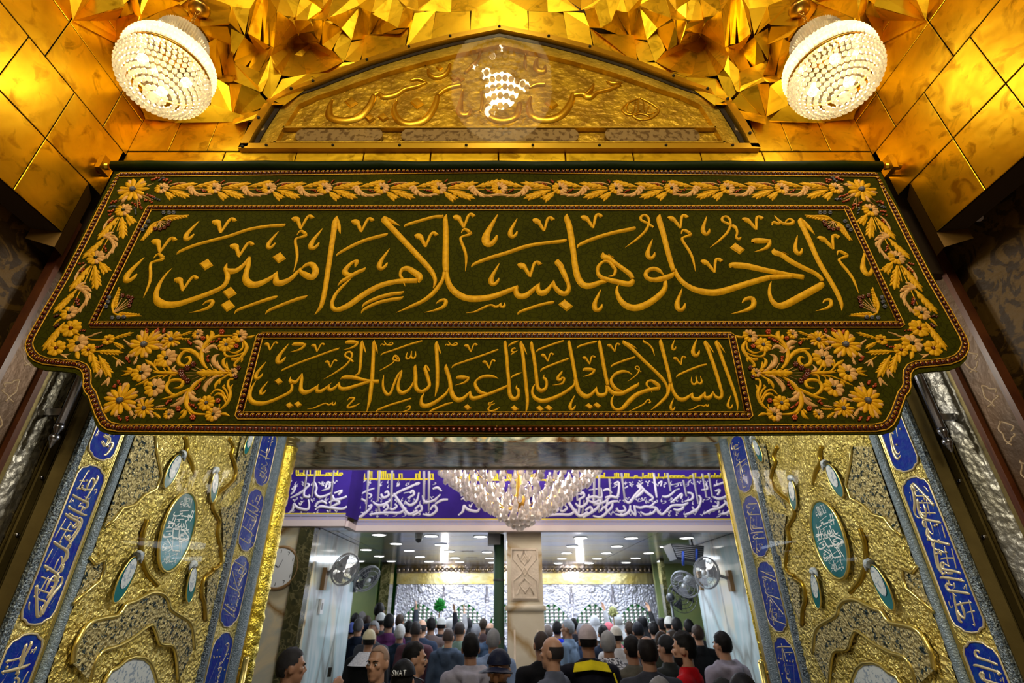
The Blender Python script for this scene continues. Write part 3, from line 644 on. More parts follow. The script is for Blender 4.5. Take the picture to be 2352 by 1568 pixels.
def vdepth(x, y):
    for k, d in DEEP.items():
        if abs(k[0] - x) + abs(k[1] - y) < 5: return d
    for k in FLAT:
        if abs(k[0] - x) + abs(k[1] - y) < 5: return -.004
    h = math.sin(round(x / 6) * 12.9898 + round(y / 6) * 78.233) * 43758.5453
    return -.04 + .065 * (h - math.floor(h))
mb = MB()
for mirror in (False, True):
    for f in FAC.replace('\n', '|').split('|'):
        pts = [tuple(float(q) for q in p.split(',')) for p in f.split()]
        cx = sum(p[0] for p in pts) / len(pts); cy = sum(p[1] for p in pts) / len(pts); P3 = []
        for (x, y) in pts:
            d = vdepth(x, y); ix = x + (cx - x) * .006; iy = y + (cy - y) * .006
            yy = iy if y > 1 else -14
            near = [k for k in SIDE if abs(k[0] - x) + abs(k[1] - y) < 4]
            P = PX(ix, iy, -XS + .01) if near else PY(ix, yy, vY(x, y) + d)
            P3.append((-P.x if mirror else P.x, P.y, P.z))
        n = len(P3)
        if n > 3:                                           # every sheet is flat
            V = [Vector(p) for p in P3]; c = sum(V, Vector()) / n; nn = Vector()
            for i in range(n): nn += (V[i] - c).cross(V[(i + 1) % n] - c)
            nn.normalize(); P3 = [tuple(v - nn * (v - c).dot(nn) * .7) for v in V]
        V = [Vector(p) for p in P3]; nn = (V[1] - V[0]).cross(V[2] - V[0])
        if nn.dot(V[0] - O3) > 0: V = V[::-1]
        back = (V[0] - O3).normalized() * .03
        mb.add(V + [v + back for v in V], [(0, i, i + 1) for i in range(1, n - 1)] + [(i, i + n, (i + 1) % n + n, (i + 1) % n) for i in range(n)])
struct(mb, 'ceiling', M['gold_facet'])
# plain vault shell behind and above the facets, closing the niche towards the court
mb = MB(); cols, rows = 34, 14; vs = []
for j in range(rows + 1):
    for i in range(cols + 1):
        px = 90 + (2294 - 180) * i / cols; py = 300 - 700 * j / rows
        t = max(0, (-20 - py) / 380)
        P = PY(px, py, vY(px, py) + .10) if py > -20 else None
        if P is None:
            B = PY(px, -20, vY(px, -20) + .10); P = B + Vector((-B.x * .25 * t * t, -2.6 * t, 2.3 * math.sin(t * PI / 2)))
        j2 = noise.noise(Vector((i * .9, j * .9, 0))) * (.05 if py > -20 else .10)
        vs.append((P.x, P.y + j2, P.z + j2))
fs = [(j * (cols + 1) + i, j * (cols + 1) + i + 1, (j + 1) * (cols + 1) + i + 1, (j + 1) * (cols + 1) + i) for j in range(rows) for i in range(cols)]
mb.add(vs, fs)
struct(mb, 'ceiling_vault', M['gold_dark'])
# court behind the visitor: floor, back wall and soffit
M['floor'] = marble('floor_marble', [(.35, .33, .3), (.5, .47, .42), (.42, .4, .36)], .8)
mb = MB(); mb.box(-7, 7, -4, 17, -.05, 0); struct(mb, 'floor', M['floor'])
M['plaster'] = mat('warm_plaster', (.42, .30, .16), .8)
mb = MB(); mb.box(-4, 4, -4.1, -4, 0, 7.5); struct(mb, 'wall_back', M['plaster'])
for sx, nm in ((-1, 'wall_court_left'), (1, 'wall_court_right')):
    mb = MB(); mb.box(min(sx * 2.1, sx * 2.2), max(sx * 2.1, sx * 2.2), -4, 1.8, CZ + 1.5 if False else 3.5, 7.5); struct(mb, nm, M['gold_dark'])
mb = MB(); mb.box(-4, 4, -4, 2.2, 7.5, 7.6); struct(mb, 'ceiling_court', M['gold_dark'])

# ================================================================= arched inscription panel (tympanum)
ARCH = [(553, 349), (568, 318), (590, 282), (619, 238), (665, 214), (715, 196), (743, 184), (839, 146), (936, 115), (1032, 90), (1147, 68)]
AL = [PY(x, y, YF) for x, y in ARCH]; AL = [(p.x, p.z) for p in AL]; AL[-1] = (0, AL[-1][1])
AR = AL + [(-x, z) for x, z in reversed(AL[:-1])]
ty = empty('arched_inscription_panel', (0, YF, AL[0][1]), 'pointed arch panel of gold calligraphy under glass above the banner', 'panel')
def inset(poly, d):
    out = []; cz = AL[0][1] + .25
    for x, z in poly:
        v = Vector((x, z - cz)); L = v.length; q = v * ((L - d) / L); out.append((q.x, cz + q.y))
    return out
M['tymp'] = mat('dark_gold_relief', (.40, .22, .010), .45, .55, (.74, .46, .025), 14.0, .5, 30, lo=.42, hi=.6, voro=.35, vscale=28)
M['tymp_border'] = mat('pale_gold_border', (.90, .62, .08), .4, .8, (.65, .42, .04), 12.0, .2, 40)
M['enamel_pale'] = mat('pale_enamel', (.42, .27, .10), .35, .2, (.18, .10, .03), 34.0, lo=.5, hi=.58)
mb = MB(); mb.prism([(x, YF + .02, z) for x, z in AR][::-1], (0, .02, 0)); child(mb, 'back_plate', M['tymp'], ty)
mb = MB(); pts = [(x, YF - .012, z) for x, z in AR]; i1 = inset(AR, .045)
def band(mb, o, i, y0, y1, close=False):
    n = len(o); vs = [(x, y0, z) for x, z in o] + [(x, y0, z) for x, z in i] + [(x, y1, z) for x, z in o] + [(x, y1, z) for x, z in i]
    fs = []
    for k in range(n - 1):
        fs += [(k, k + 1, n + k + 1, n + k), (n + k, n + k + 1, 3 * n + k + 1, 3 * n + k), (k, 2 * n + k, 2 * n + k + 1, k + 1)]
    mb.add(vs, fs)
band(mb, AR, i1, YF - .03, YF + .03); z0 = AL[0][1]
mb.box(AL[0][0], -AL[0][0], YF - .03, YF + .02, z0 - .005, z0 + .032)
child(mb, 'frame', M['gold_rail'], ty)
mb = MB(); band(mb, inset(AR, .05), inset(AR, .075), YF - .004, YF + .02); child(mb, 'shadow_gap', M['black'], ty)
mb = MB(); band(mb, inset(AR, .08), inset(AR, .15), YF - .002, YF + .02); band(mb, inset(AR, .155), inset(AR, .168), YF - .008, YF + .02)
child(mb, 'inner_border', M['tymp_border'], ty)
zb = PY(1147, 318, YF).z
mb = MB()
mb.box(-1.22, 1.22, YF - .004, YF + .02, z0 + .035, z0 + .07); mb.box(-1.16, 1.16, YF - .008, YF + .02, zb + .075, zb + .088); mb.box(-1.2, 1.2, YF - .008, YF + .02, zb - .04, zb - .03)
child(mb, 'lower_border', M['tymp_border'], ty)
mb = MB()
for k, (xa, xb_) in enumerate(((-1.08, -.62), (-.52, .42), (.56, 1.06))):
    n = 16; o = []
    for t in range(n): o.append((xb_ - .03 + .03 * math.cos(-PI / 2 + PI * t / (n - 1)), YF - .006, zb + .022 + .045 * math.sin(-PI / 2 + PI * t / (n - 1))))
    for t in range(n): o.append((xa + .03 + .03 * math.cos(PI / 2 + PI * t / (n - 1)), YF - .006, zb + .022 + .045 * math.sin(PI / 2 + PI * t / (n - 1))))
    mb.prism(o[::-1], (0, .02, 0))
child(mb, 'enamel_cartouches', M['enamel_pale'], ty)
TP = Plane('Y', YF + .018, -1)
mb = MB()
for reg, t in (('N', "620 665 12 600 720 32 605 780 46 690 805 54 790 785 52 865 710 42 895 640 30"), ('N', "890 645 20 930 625 26 965 650 40 1040 635 34 1100 600 26 1180 580 24 1250 550 14"), ('N', "1140 540 12 1190 530 22 1240 545 14"),
               ('N', "1050 670 12 1030 730 30 1060 800 46 1140 830 54 1240 795 48 1300 710 38 1320 640 28"), ('N', "1320 640 20 1370 600 30 1420 580 34 1480 570 30"), ('N', "1490 600 12 1475 690 28 1470 745 46 1510 770 42 1545 730 14"),
               ('N', "1258 460 10 1270 500 26 1320 520 32 1380 490 28 1405 430 18"), ('N', "1500 490 14 1550 440 24 1590 400 20 1610 340 12"), ('N', "1240 440 10 1300 390 18 1370 400 12"),
               ('N', "1650 690 14 1660 770 40 1745 805 50 1840 780 44 1870 690 28"), ('N', "1700 600 12 1760 570 26 1770 480 14"), ('N', "1985 390 16 1978 455 34 2025 480 36 2040 440 12"), ('N', "1930 590 12 1985 565 34 2040 565 30"),
               ('N', "1945 640 12 1930 700 30 1955 775 46 2050 800 56 2150 765 48 2212 680 38 2222 630 26"), ('N', "1610 600 10 1620 680 20 1605 750 10"), ('N', "1910 360 10 1905 430 18 1915 470 10"),
               ('K', "470 640 20 550 630 34 590 650 44 640 620 26 720 600 24 800 570 16"), ('K', "705 540 12 750 560 30 810 550 12"), ('K', "560 640 16 600 600 30 620 560 12")):
    pxstroke(mb, TP, reg, nums(t), hmax=.014, k=.5)
for x, y, s_ in ((745, 685, 1.15), (870, 790, .95), (960, 785, .95), (1185, 690, 1.2), (1430, 525, .7), (1475, 525, .7), (1835, 555, .9), (2080, 695, 1.15), (1335, 455, .6)): diamond(mb, TP, 550 + x / 2.904, y / 2.904, s_ * .85, .012)
# small onion-shaped signature
for t in ("930 655 10 860 680 12 810 730 12 860 770 12 930 740 10", "930 655 10 1000 690 12 1055 740 12 1000 790 12 940 800 10", "880 775 10 930 800 14 990 780 10 930 760 10 880 775 10", "850 690 8 840 740 10 880 750 8 900 680 8", "920 660 8 915 760 8", "950 660 8 960 740 8", "990 700 8 980 760 10 1030 750 8"):
    pxstroke(mb, TP, 'K', nums(t), hmax=.01, k=.5)
child(mb, 'gold_lettering', M['gold_rail'], ty)
for k, t in enumerate((.03, .12, .2, .28, .36, .44, .49, .51, .56, .64, .72, .8, .88, .97)):
    q = AR[min(int(t * (len(AR) - 1)), len(AR) - 1)]; c = inset([q], .022)[0]
    mb = MB(); mb.ball((c[0], YF - .032, c[1]), .009, 8, 6); child(mb, 'screw', M['black'], ty)
for k in range(8):
    mb = MB(); mb.ball((-1.2 + k * .343, YF - .032, z0 + .014), .008, 8, 6); child(mb, 'screw', M['black'], ty)
M['pane'] = pane('glass_pane', 1.75)
gi = inset(AR, .05); mb = MB(); mb.add([(x, YF - .016, z) for x, z in gi] + [(0, YF - .016, z0 + .03)], [(i, len(gi), i + 1) for i in range(len(gi) - 1)])
child(mb, 'glass_pane', M['pane'], ty)
# ---------------------------------------------------------------- the banner
BY = 1.70
bloc = BP.uv(1142, 990); bloc = Vector((bloc[0], BY, bloc[1]))
banner = empty('embroidered_banner', bloc, 'dark green velvet banner with gold Arabic embroidery hung across the doorway', 'banner')
def half(pts_px):      # left outline in pixels -> closed symmetric outline on the banner plane
    L = [BP.uv(*p) for p in pts_px]; ax = BP.uv(1142, 700)[0]
    return L + [(2 * ax - u, v) for u, v in reversed(L)]
CLOTH = [(1142, 379), (263, 379), (262, 396), (130, 655), (60, 786), (58, 803), (64, 826), (78, 841), (100, 849), (140, 852), (172, 856), (186, 866), (191, 885), (190, 905), (202, 915), (210, 945), (218, 972), (230, 990), (250, 996), (700, 1000), (1142, 1001)]
cl = half(CLOTH)
mb = MB(); mb.prism([BP.at(u, v, 0) for u, v in cl], (0, .012, 0))
child(mb, 'velvet_cloth', M['velvet'], banner)
# padded sleeve along the top with the hanging rod in it
RA, RB = BP.uv(262, 384), BP.uv(2020, 386)
mb = MB(); zt = BP.uv(1142, 384)[1]
mb.tube([(RA[0] + (RB[0] - RA[0]) * i / 20, BY - .005, zt + .004 * math.sin(i * 2.1)) for i in range(21)], .026, 12)
child(mb, 'rod_sleeve', M['velvet_plain'], banner)
mb = MB(); mb.tube([(RA[0] - .012, BY - .005, zt), (RB[0] + .012, BY - .005, zt)], .013, 10)
child(mb, 'hanging_rod', M['gold_dark'], banner)

def resample(poly, step):
    out = [poly[0]]; acc = 0.0
    for p, q in zip(poly, poly[1:]):
        L = math.hypot(q[0] - p[0], q[1] - p[1]); d = step - acc
        while d <= L:
            t = d / L; out.append((p[0] + (q[0] - p[0]) * t, p[1] + (q[1] - p[1]) * t)); d += step
        acc = L - (d - step)
    return out
bead_mesh = None
def trim(name, poly, single=None, r=.0078, wd=.0225, step=.0212):
    strip = MB(); cord = MB(); pl = poly
    stroke(strip, BP, [(u, v, wd) for u, v in pl], hmax=.002, sub=1, lift=.001)
    n = len(pl)
    for sgn in (-1, 1):
        pts = []
        for i, (u, v) in enumerate(pl):
            p, q = pl[max(i - 1, 0)], pl[min(i + 1, n - 1)]; dx, dy = q[0] - p[0], q[1] - p[1]; L = math.hypot(dx, dy) or 1
            pts.append(BP.at(u - sgn * dy / L * (wd / 2 + .002), v + sgn * dx / L * (wd / 2 + .002), .003))
        cord.tube(pts, .0026, 6)
    beads = MB(); i = 0; singles = []
    for (u, v) in resample(pl, step):
        hit = single and single(u, v) and len(singles) < 100
        if hit: singles.append((u, v)); continue
        beads.ball(BP.at(u, v, .004), r, 8, 6)
        # little gilt claw that holds the bead
        cord.tube([BP.at(u + r * .9 * math.cos(t), v + r * .9 * math.sin(t), .009) for t in [PI * k / 6 + .4 for k in range(7)]], .0016, 4)
    t = child(strip, name, M['redstrip'], banner)
    c = cord.build('gold_cord', M['cord']); c.parent = t
    if beads.v:
        bo = beads.build('dark_red_beads', M['ruby']); bo.parent = t; bo['kind'] = 'stuff'
    return singles, t
def line2(pts): return [BP.uv(*p) for p in pts]
OUT = [(1142, 393), (275, 402), (236, 475), (195, 556), (151, 640), (112, 706), (74, 773), (68, 789), (69, 800), (75, 812), (85, 822), (106, 830), (144, 834), (179, 837), (193, 843), (201, 855), (202, 870), (201, 884), (204, 894), (213, 905), (220, 925), (229, 950), (240, 970), (252, 979), (275, 983), (700, 986), (1142, 987)]
full = half(OUT)
sb = BP.uv(1142, 980)[1]
singles, outer = trim('beaded_border', full, single=lambda u, v: v < sb + .001 and -1.09 < u < 1.12)
bead = MB(); bead.ball((0, 0, 0), .0078, 10, 8)
b0 = None
for (u, v) in singles:
    if b0 is None: o = b0 = bead.build('dark_red_bead', M['ruby'])
    else: o = b0.copy(); C.objects.link(o)
    p = Vector(BP.at(u, v, .004)); o.parent = banner; o.location = p - bloc
def rect(tl, tr, br, bl):
    P = [BP.uv(*p) for p in (tl, bl, br, tr, tl)]; out = []
    for p, q in zip(P, P[1:]):
        out += [p, (p[0] + (q[0] - p[0]) * .998, p[1] + (q[1] - p[1]) * .998)]
    return out
trim('beaded_frame', rect((344, 478), (1944, 478), (2069, 746), (212, 746)))
trim('beaded_frame', rect((598, 771), (1680, 771), (1720, 955), (549, 955)))
for key in WORDS:
    mb = MB(); draw_word(mb, BP, WORDS[key], hmax=.008 if key[0] == 'a' else .006, k=.42)
    child(mb, 'embroidered_word', M['thread'], banner)

# --- embroidered flowers, leaves, berries; all drawn square on the cloth
TH_M = [M['thread'], M['pink'], M['darkbead'], M['bluebead'], M['redberry'], M['ruby'], M['cord']]
def axis_at(y): return 1142 - (y - 440) * .0155
def mir(px, py): return (2 * axis_at(py) - px, py)
class Fl:
    """a frame on the cloth: local pixels -> plane metres, optionally mirrored"""
    def __init__(s, reg, mirror=False): s.x0, s.y0, s.s = REG[reg]; s.m = mirror
    def px(s, x, y):
        p = (s.x0 + x / s.s, s.y0 + y / s.s); return mir(*p) if s.m else p
    def uv(s, x, y): return BP.uv(*s.px(x, y))
    def sc(s, x, y): return scale_at(BP, *s.px(x, y)) / s.s
class Aff:
    """frame for the repeating border sprig: origin, unit vectors in plane metres"""
    def __init__(s, o, ex, ey, k): s.o = o; s.ex = ex; s.ey = ey; s.k = k
    def uv(s, x, y): return (s.o[0] + s.ex[0] * x + s.ey[0] * y, s.o[1] + s.ex[1] * x + s.ey[1] * y)
    def sc(s, x, y): return s.k
def fstroke(mb, fr, a, mi=0, **kw):
    if isinstance(a, str): a = nums(a)
    stroke(mb, BP, [(*fr.uv(a[i], a[i + 1]), a[i + 2] * fr.sc(a[i], a[i + 1])) for i in range(0, len(a), 3)], mi=mi, hmax=.006, k=.5, **kw)
def petal(mb, c, ang, r0, r1, wd, mi, lift=.001):
    d = (math.cos(ang), math.sin(ang)); f = ((0, .25), (.25, .8), (.55, 1.), (.82, .85), (1., .15))
    stroke(mb, BP, [(c[0] + d[0] * (r0 + (r1 - r0) * t), c[1] + d[1] * (r0 + (r1 - r0) * t), wd * q) for t, q in f], hmax=.006, k=.5, mi=mi, sub=2, lift=lift)
def dot(mb, c, r, mi, h=.004): mb.ball(BP.at(c[0], c[1], h), r, 6, 5, mi)
def rosette(fr, x, y, r, kind, cmi, n=9, name='embroidered_flower'):
    mb = MB(); c = fr.uv(x, y); R = r * fr.sc(x, y); a0 = random.random()
    for k in range(n):
        a = a0 + 2 * PI * k / n
        mi = kind if kind != 2 else (1 if math.sin(a * 1.0 + 1.2) > -.2 else 0)
        petal(mb, c, a, R * .22, R, R * 2 * PI / n * .82, mi)
    dot(mb, c, R * .2, cmi); return child(mb, name, TH_M, banner)
def daisy(fr, x, y, r, n=12, sep=True):
    mb = MB(); c = fr.uv(x, y); R = r * fr.sc(x, y); a0 = random.random()
    for k in range(n):
        a = a0 + 2 * PI * k / n + random.uniform(-.05, .05); rr = R * random.uniform(.85, 1.1)
        petal(mb, c, a, R * .2, rr, R * .30, 0)
        if k % 2: petal(mb, c, a + PI / n, R * .55, rr * 1.06, R * .22, 1, lift=0)
    dot(mb, c, R * .2, 3); return child(mb, 'embroidered_daisy', TH_M, banner)
def leaf(mb, fr, x0, y0, x1, y1, wd, mi=0, n=4):
    a, b = fr.uv(x0, y0), fr.uv(x1, y1); k = fr.sc(x0, y0); W = wd * k
    dx, dy = b[0] - a[0], b[1] - a[1]; L = math.hypot(dx, dy); dx /= L; dy /= L
    stroke(mb, BP, [(a[0] + dx * L * t, a[1] + dy * L * t, W * q) for t, q in ((0, .1), (.2, .3), (.5, .42), (.8, .4), (1, .06))], hmax=.006, k=.5, mi=mi, sub=3, lift=.001)
    for i in range(n):
        t = .18 + .62 * i / n
        for sg in (-1, 1):
            ca, sa = math.cos(sg * .5), math.sin(sg * .5); ex, ey = dx * ca - dy * sa, dx * sa + dy * ca
            l = W * (.75 if i else .6) ; o = (a[0] + dx * L * t, a[1] + dy * L * t)
            stroke(mb, BP, [(o[0] + ex * l * q, o[1] + ey * l * q, W * z) for q, z in ((0, .16), (.5, .28), (1, .05))], hmax=.005, k=.5, mi=mi, sub=2)
def berries(mb_, fr, x0, y0, x1, y1, n=4, r=18, mi=4):
    mb = MB()
    for i in range(n):
        t = i / max(n - 1, 1); q = fr.uv(x0 + (x1 - x0) * t + random.uniform(-r, r) * .5, y0 + (y1 - y0) * t + random.uniform(-r, r) * .5)
        dot(mb, q, r * fr.sc(x0, y0) * .6, mi); dot(mb, (q[0] + .003, q[1] + .002), r * fr.sc(x0, y0) * .35, mi, .006)
    child(mb, 'berry_cluster', TH_M, banner)
def cluster(mb_, fr, x, y, r, mi=4):
    mb = MB()
    for k in range(7):
        a = 2 * PI * k / 6; rr = 0 if k == 6 else r * .6
        dot(mb, fr.uv(x + rr * math.cos(a), y + rr * math.sin(a)), r * .42 * fr.sc(x, y), mi, .004 if k < 6 else .007)
    child(mb, 'berry_cluster', TH_M, banner)

# the repeating sprig of the border: local units of region U, flower at (410,350), next flower 990 on
def sprig(fr, start=True, full=True):
    if start: rosette(fr, 410, 350, 140, 2, 2, 11)
    if not full: return
    mb = MB()
    leaf(mb, fr, 560, 335, 1055, 232, 170); leaf(mb, fr, 490, 420, 695, 592, 180, n=3); leaf(mb, fr, 560, 390, 1012, 566, 185)
    leaf(mb, fr, 1000, 322, 1445, 184, 165)
    fstroke(mb, fr, "560 350 14 800 360 16 1280 366 14"); fstroke(mb, fr, "560 375 14 700 395 20 860 420 10")
    child(mb, 'embroidered_leaf_spray', TH_M, banner)
    mb = MB()
    fstroke(mb, fr, "975 300 60 1010 390 62 1090 460 62 1180 500 55 1300 490 45 1400 462 38 1458 438 8", 1)
    for t in ("965 310 60 910 340 60 880 385 12", "985 350 50 950 390 55 965 445 12", "1010 400 50 1000 450 60 1040 505 14", "1070 460 45 1100 500 55 1165 535 10", "1170 495 40 1230 510 40 1295 530 8", "1300 490 35 1360 490 30 1412 500 8"):
        fstroke(mb, fr, t, 1)
    fstroke(mb, fr, "530 265 20 620 230 28 720 220 34 800 222 34 875 238 14", 1)
    child(mb, 'pink_scroll', TH_M, banner)
    mb = MB(); berries(mb, fr, 515, 225, 545, 190, 3, 24); berries(mb, fr, 630, 282, 690, 252, 4, 24); berries(mb, fr, 1170, 385, 1270, 440, 5, 24)
def top_frame(fx, nx, flip=False):
    o = BP.uv(fx, 433); k = (BP.uv(nx, 433)[0] - o[0]) / 990
    ky = abs(k) * 1.06
    return Aff((o[0] - k * 410, o[1] + ky * 350), (k, 0), (0, -ky), abs(k))
FX = [372, 492, 618, 746, 877, 1008, 1147]
for a, b in zip(FX, FX[1:]): sprig(top_frame(a, b))
FR = [1920, 1795, 1670, 1542, 1415, 1286, 1147]
for a, b in zip(FR, FR[1:]): sprig(top_frame(a, b))
rosette(top_frame(1147, 1286), 410, 350, 140, 2, 2, 12)
def side_frame(p, q, mirror):
    if mirror: p, q = mir(*p), mir(*q)
    o, e = BP.uv(*p), BP.uv(*q); dx, dy = (e[0] - o[0]) / 990, (e[1] - o[1]) / 990; k = math.hypot(dx, dy)
    s = -1 if mirror else 1
    nx, ny = -dy * s * 1.22, dx * s * 1.22
    return Aff((o[0] - dx * 410 - nx * 350, o[1] - dy * 410 - ny * 350), (dx, dy), (nx, ny), k)
for mflag in (False, True):
    for p, q in (((284, 483), (221, 592)), ((221, 592), (157, 716))): sprig(side_frame(p, q, mflag))
    fr = Fl('Q', mflag)
    rosette(fr, 710, 560, 130, 2, 2, 9); rosette(fr, 745, 815, 155, 0, 5, 9); rosette(fr, 505, 1140, 140, 0, 5, 8); rosette(fr, 850, 1060, 160, 2, 2, 9)
    rosette(fr, 1350, 1000, 95, 0, 5, 8); rosette(fr, 1030, 1170, 115, 0, 5, 9)
    mb = MB()
    leaf(mb, fr, 640, 710, 275, 1185, 170, n=5); leaf(mb, fr, 1400, 985, 1765, 882, 95); leaf(mb, fr, 1410, 1030, 1610, 1145, 95)
    leaf(mb, fr, 1120, 1190, 1600, 1210, 130, n=5); leaf(mb, fr, 1090, 1215, 1175, 1560, 150); leaf(mb, fr, 1190, 1250, 1395, 1620, 160, n=5)
    fstroke(mb, fr, "440 770 8 510 700 35 580 650 30"); fstroke(mb, fr, "820 890 22 960 960 24 1100 1000 26 1310 1000 30"); fstroke(mb, fr, "970 950 22 1060 940 24 1120 910 30 1240 870 10", 1)
    fstroke(mb, fr, "670 990 28 720 1020 30"); fstroke(mb, fr, "835 1200 50 840 1260 70 860 1320 12"); fstroke(mb, fr, "1050 1250 40 1045 1310 60 1040 1380 14")
    fstroke(mb, fr, "1600 1000 20 1650 1040 30 1680 1070 40 1710 1100 8", 1); fstroke(mb, fr, "1420 1270 18 1500 1330 30"); fstroke(mb, fr, "1230 1360 16 1240 1450 18 1225 1490 20")
    for t in ("1500 1330 20 1490 1390 34 1470 1450 10", "1505 1330 20 1525 1380 34 1560 1430 10", "1510 1325 20 1560 1360 30 1620 1390 8",
              "1235 1480 24 1190 1540 40 1120 1620 12", "1240 1490 24 1225 1550 40 1215 1620 10", "1360 1610 20 1310 1680 44 1220 1750 10", "1365 1620 24 1345 1690 44 1330 1760 10",
              "560 1230 14 620 1265 34 680 1305 8", "570 1235 14 650 1250 26 730 1225 8"): fstroke(mb, fr, t, 1)
    child(mb, 'embroidered_leaf_spray', TH_M, banner)
    mb = MB()
    berries(mb, fr, 820, 350, 860, 440, 6, 26, 5); berries(mb, fr, 480, 620, 540, 610, 3, 26, 5); berries(mb, fr, 500, 800, 550, 740, 5, 28, 5); berries(mb, fr, 900, 860, 970, 855, 3, 20); berries(mb, fr, 1150, 1130, 1260, 1110, 4, 22)
    # corner daisy
    fr = Fl('R', mflag); daisy(fr, 1255, 255, 215, 11)
    mb = MB()
    for t in ("1380 330 10 1500 370 10", "1390 340 10 1580 420 10", "1380 350 10 1480 420 10", "1290 380 10 1280 470 10", "1320 380 10 1325 560 10", "1340 390 10 1380 480 10", "1100 380 20 1000 450 12", "1120 440 16 980 540 12", "1480 190 12 1590 150 8"): fstroke(mb, fr, t, 1)
    berries(mb, fr, 1500, 350, 1620, 390, 5, 26); berries(mb, fr, 1600, 410, 1690, 430, 4, 24, 3); berries(mb, fr, 1450, 430, 1560, 470, 4, 26); berries(mb, fr, 1260, 470, 1300, 520, 3, 26); berries(mb, fr, 1290, 570, 1300, 660, 5, 22, 3); berries(mb, fr, 1370, 490, 1400, 570, 4, 26)
    berries(mb, fr, 900, 480, 980, 450, 4, 28); berries(mb, fr, 870, 560, 960, 530, 5, 24, 3); berries(mb, fr, 860, 620, 930, 610, 4, 26); berries(mb, fr, 1580, 110, 1680, 70, 5, 28); berries(mb, fr, 1680, 120, 1760, 70, 5, 24, 3); berries(mb, fr, 1770, 110, 1830, 90, 4, 26)
    child(mb, 'bead_sprays', TH_M, banner)
    # corner wings inside the first frame
    for (fr2, c, tips, cl2) in ((Fl('R', mflag), (1690, 770), ((2170, 670), (1375, 1090)), ((1850, 785), (1830, 830), (1770, 880), (1700, 905), (1620, 900))),
                                (Fl('Q', mflag), (1430, 560), ((1890, 610), (1520, 140)), ((1590, 280), (1680, 300), (1740, 320), (1720, 380), (1700, 450)))):
        mb = MB()
        for tp in tips:
            dx, dy = tp[0] - c[0], tp[1] - c[1]; L = math.hypot(dx, dy)
            sg = 1 if (dx * (cl2[2][1] - c[1]) - dy * (cl2[2][0] - c[0])) > 0 else -1
            fstroke(mb, fr2, [c[0], c[1], 20, c[0] + dx * .3 + dy * .09 * sg, c[1] + dy * .3 - dx * .09 * sg, 50, c[0] + dx * .7 + dy * .03 * sg, c[1] + dy * .7 - dx * .03 * sg, 30, tp[0], tp[1], 14])
            for i in range(7):
                t = .15 + .11 * i; bx, by = c[0] + dx * t + dy * .06 * sg * (1 - t), c[1] + dy * t - dx * .06 * sg * (1 - t); l = 95 * (1 - .5 * t)
                fstroke(mb, fr2, [bx, by, 16, bx + dx / L * l * .6 - dy / L * l * .35 * sg, by + dy / L * l * .6 + dx / L * l * .35 * sg, 40, bx + dx / L * l - dy / L * l * .65 * sg, by + dy / L * l + dx / L * l * .65 * sg, 14])
        for q in cl2:
            fstroke(mb, fr2, [c[0], c[1], 10, (c[0] + q[0]) / 2, (c[1] + q[1]) / 2, 12, q[0], q[1], 8], 1); cluster(mb, fr2, q[0], q[1], 36, 5)
        child(mb, 'corner_spray', TH_M, banner)
    mb = MB()
    f2 = Fl('R', mflag)
    for q in ((1760, 640), (1850, 640), (1925, 640), (1510, 780), (1465, 860), (1415, 920)): cluster(mb, f2, q[0], q[1], 34, 3)
    f2 = Fl('Q', mflag)
    for q in ((1320, 460), (1350, 385), (1370, 310), (1420, 645), (1520, 640), (1610, 635)): cluster(mb, f2, q[0], q[1], 36, 3)
    # the acanthus panel beside the second line
    fr = Fl('P', mflag)
    daisy(fr, 512, 295, 255, 12); daisy(fr, 955, 215, 165, 11); daisy(fr, 120, 1210, 270, 12); daisy(fr, 512, 1335, 170, 11)
    for (x, y, r, kd, cm) in ((875, 520, 165, 2, 2), (465, 755, 160, 2, 2), (685, 1000, 165, 2, 2), (2075, 158, 120, 2, 2), (1640, 1435, 130, 2, 2), (1960, 755, 82, 2, 2), (1385, 125, 88, 2, 3), (915, 1435, 90, 2, 3), (1855, 300, 132, 0, 3), (1530, 1250, 138, 0, 3)):
        rosette(fr, x, y, r, kd, cm, 10)
    mb = MB()
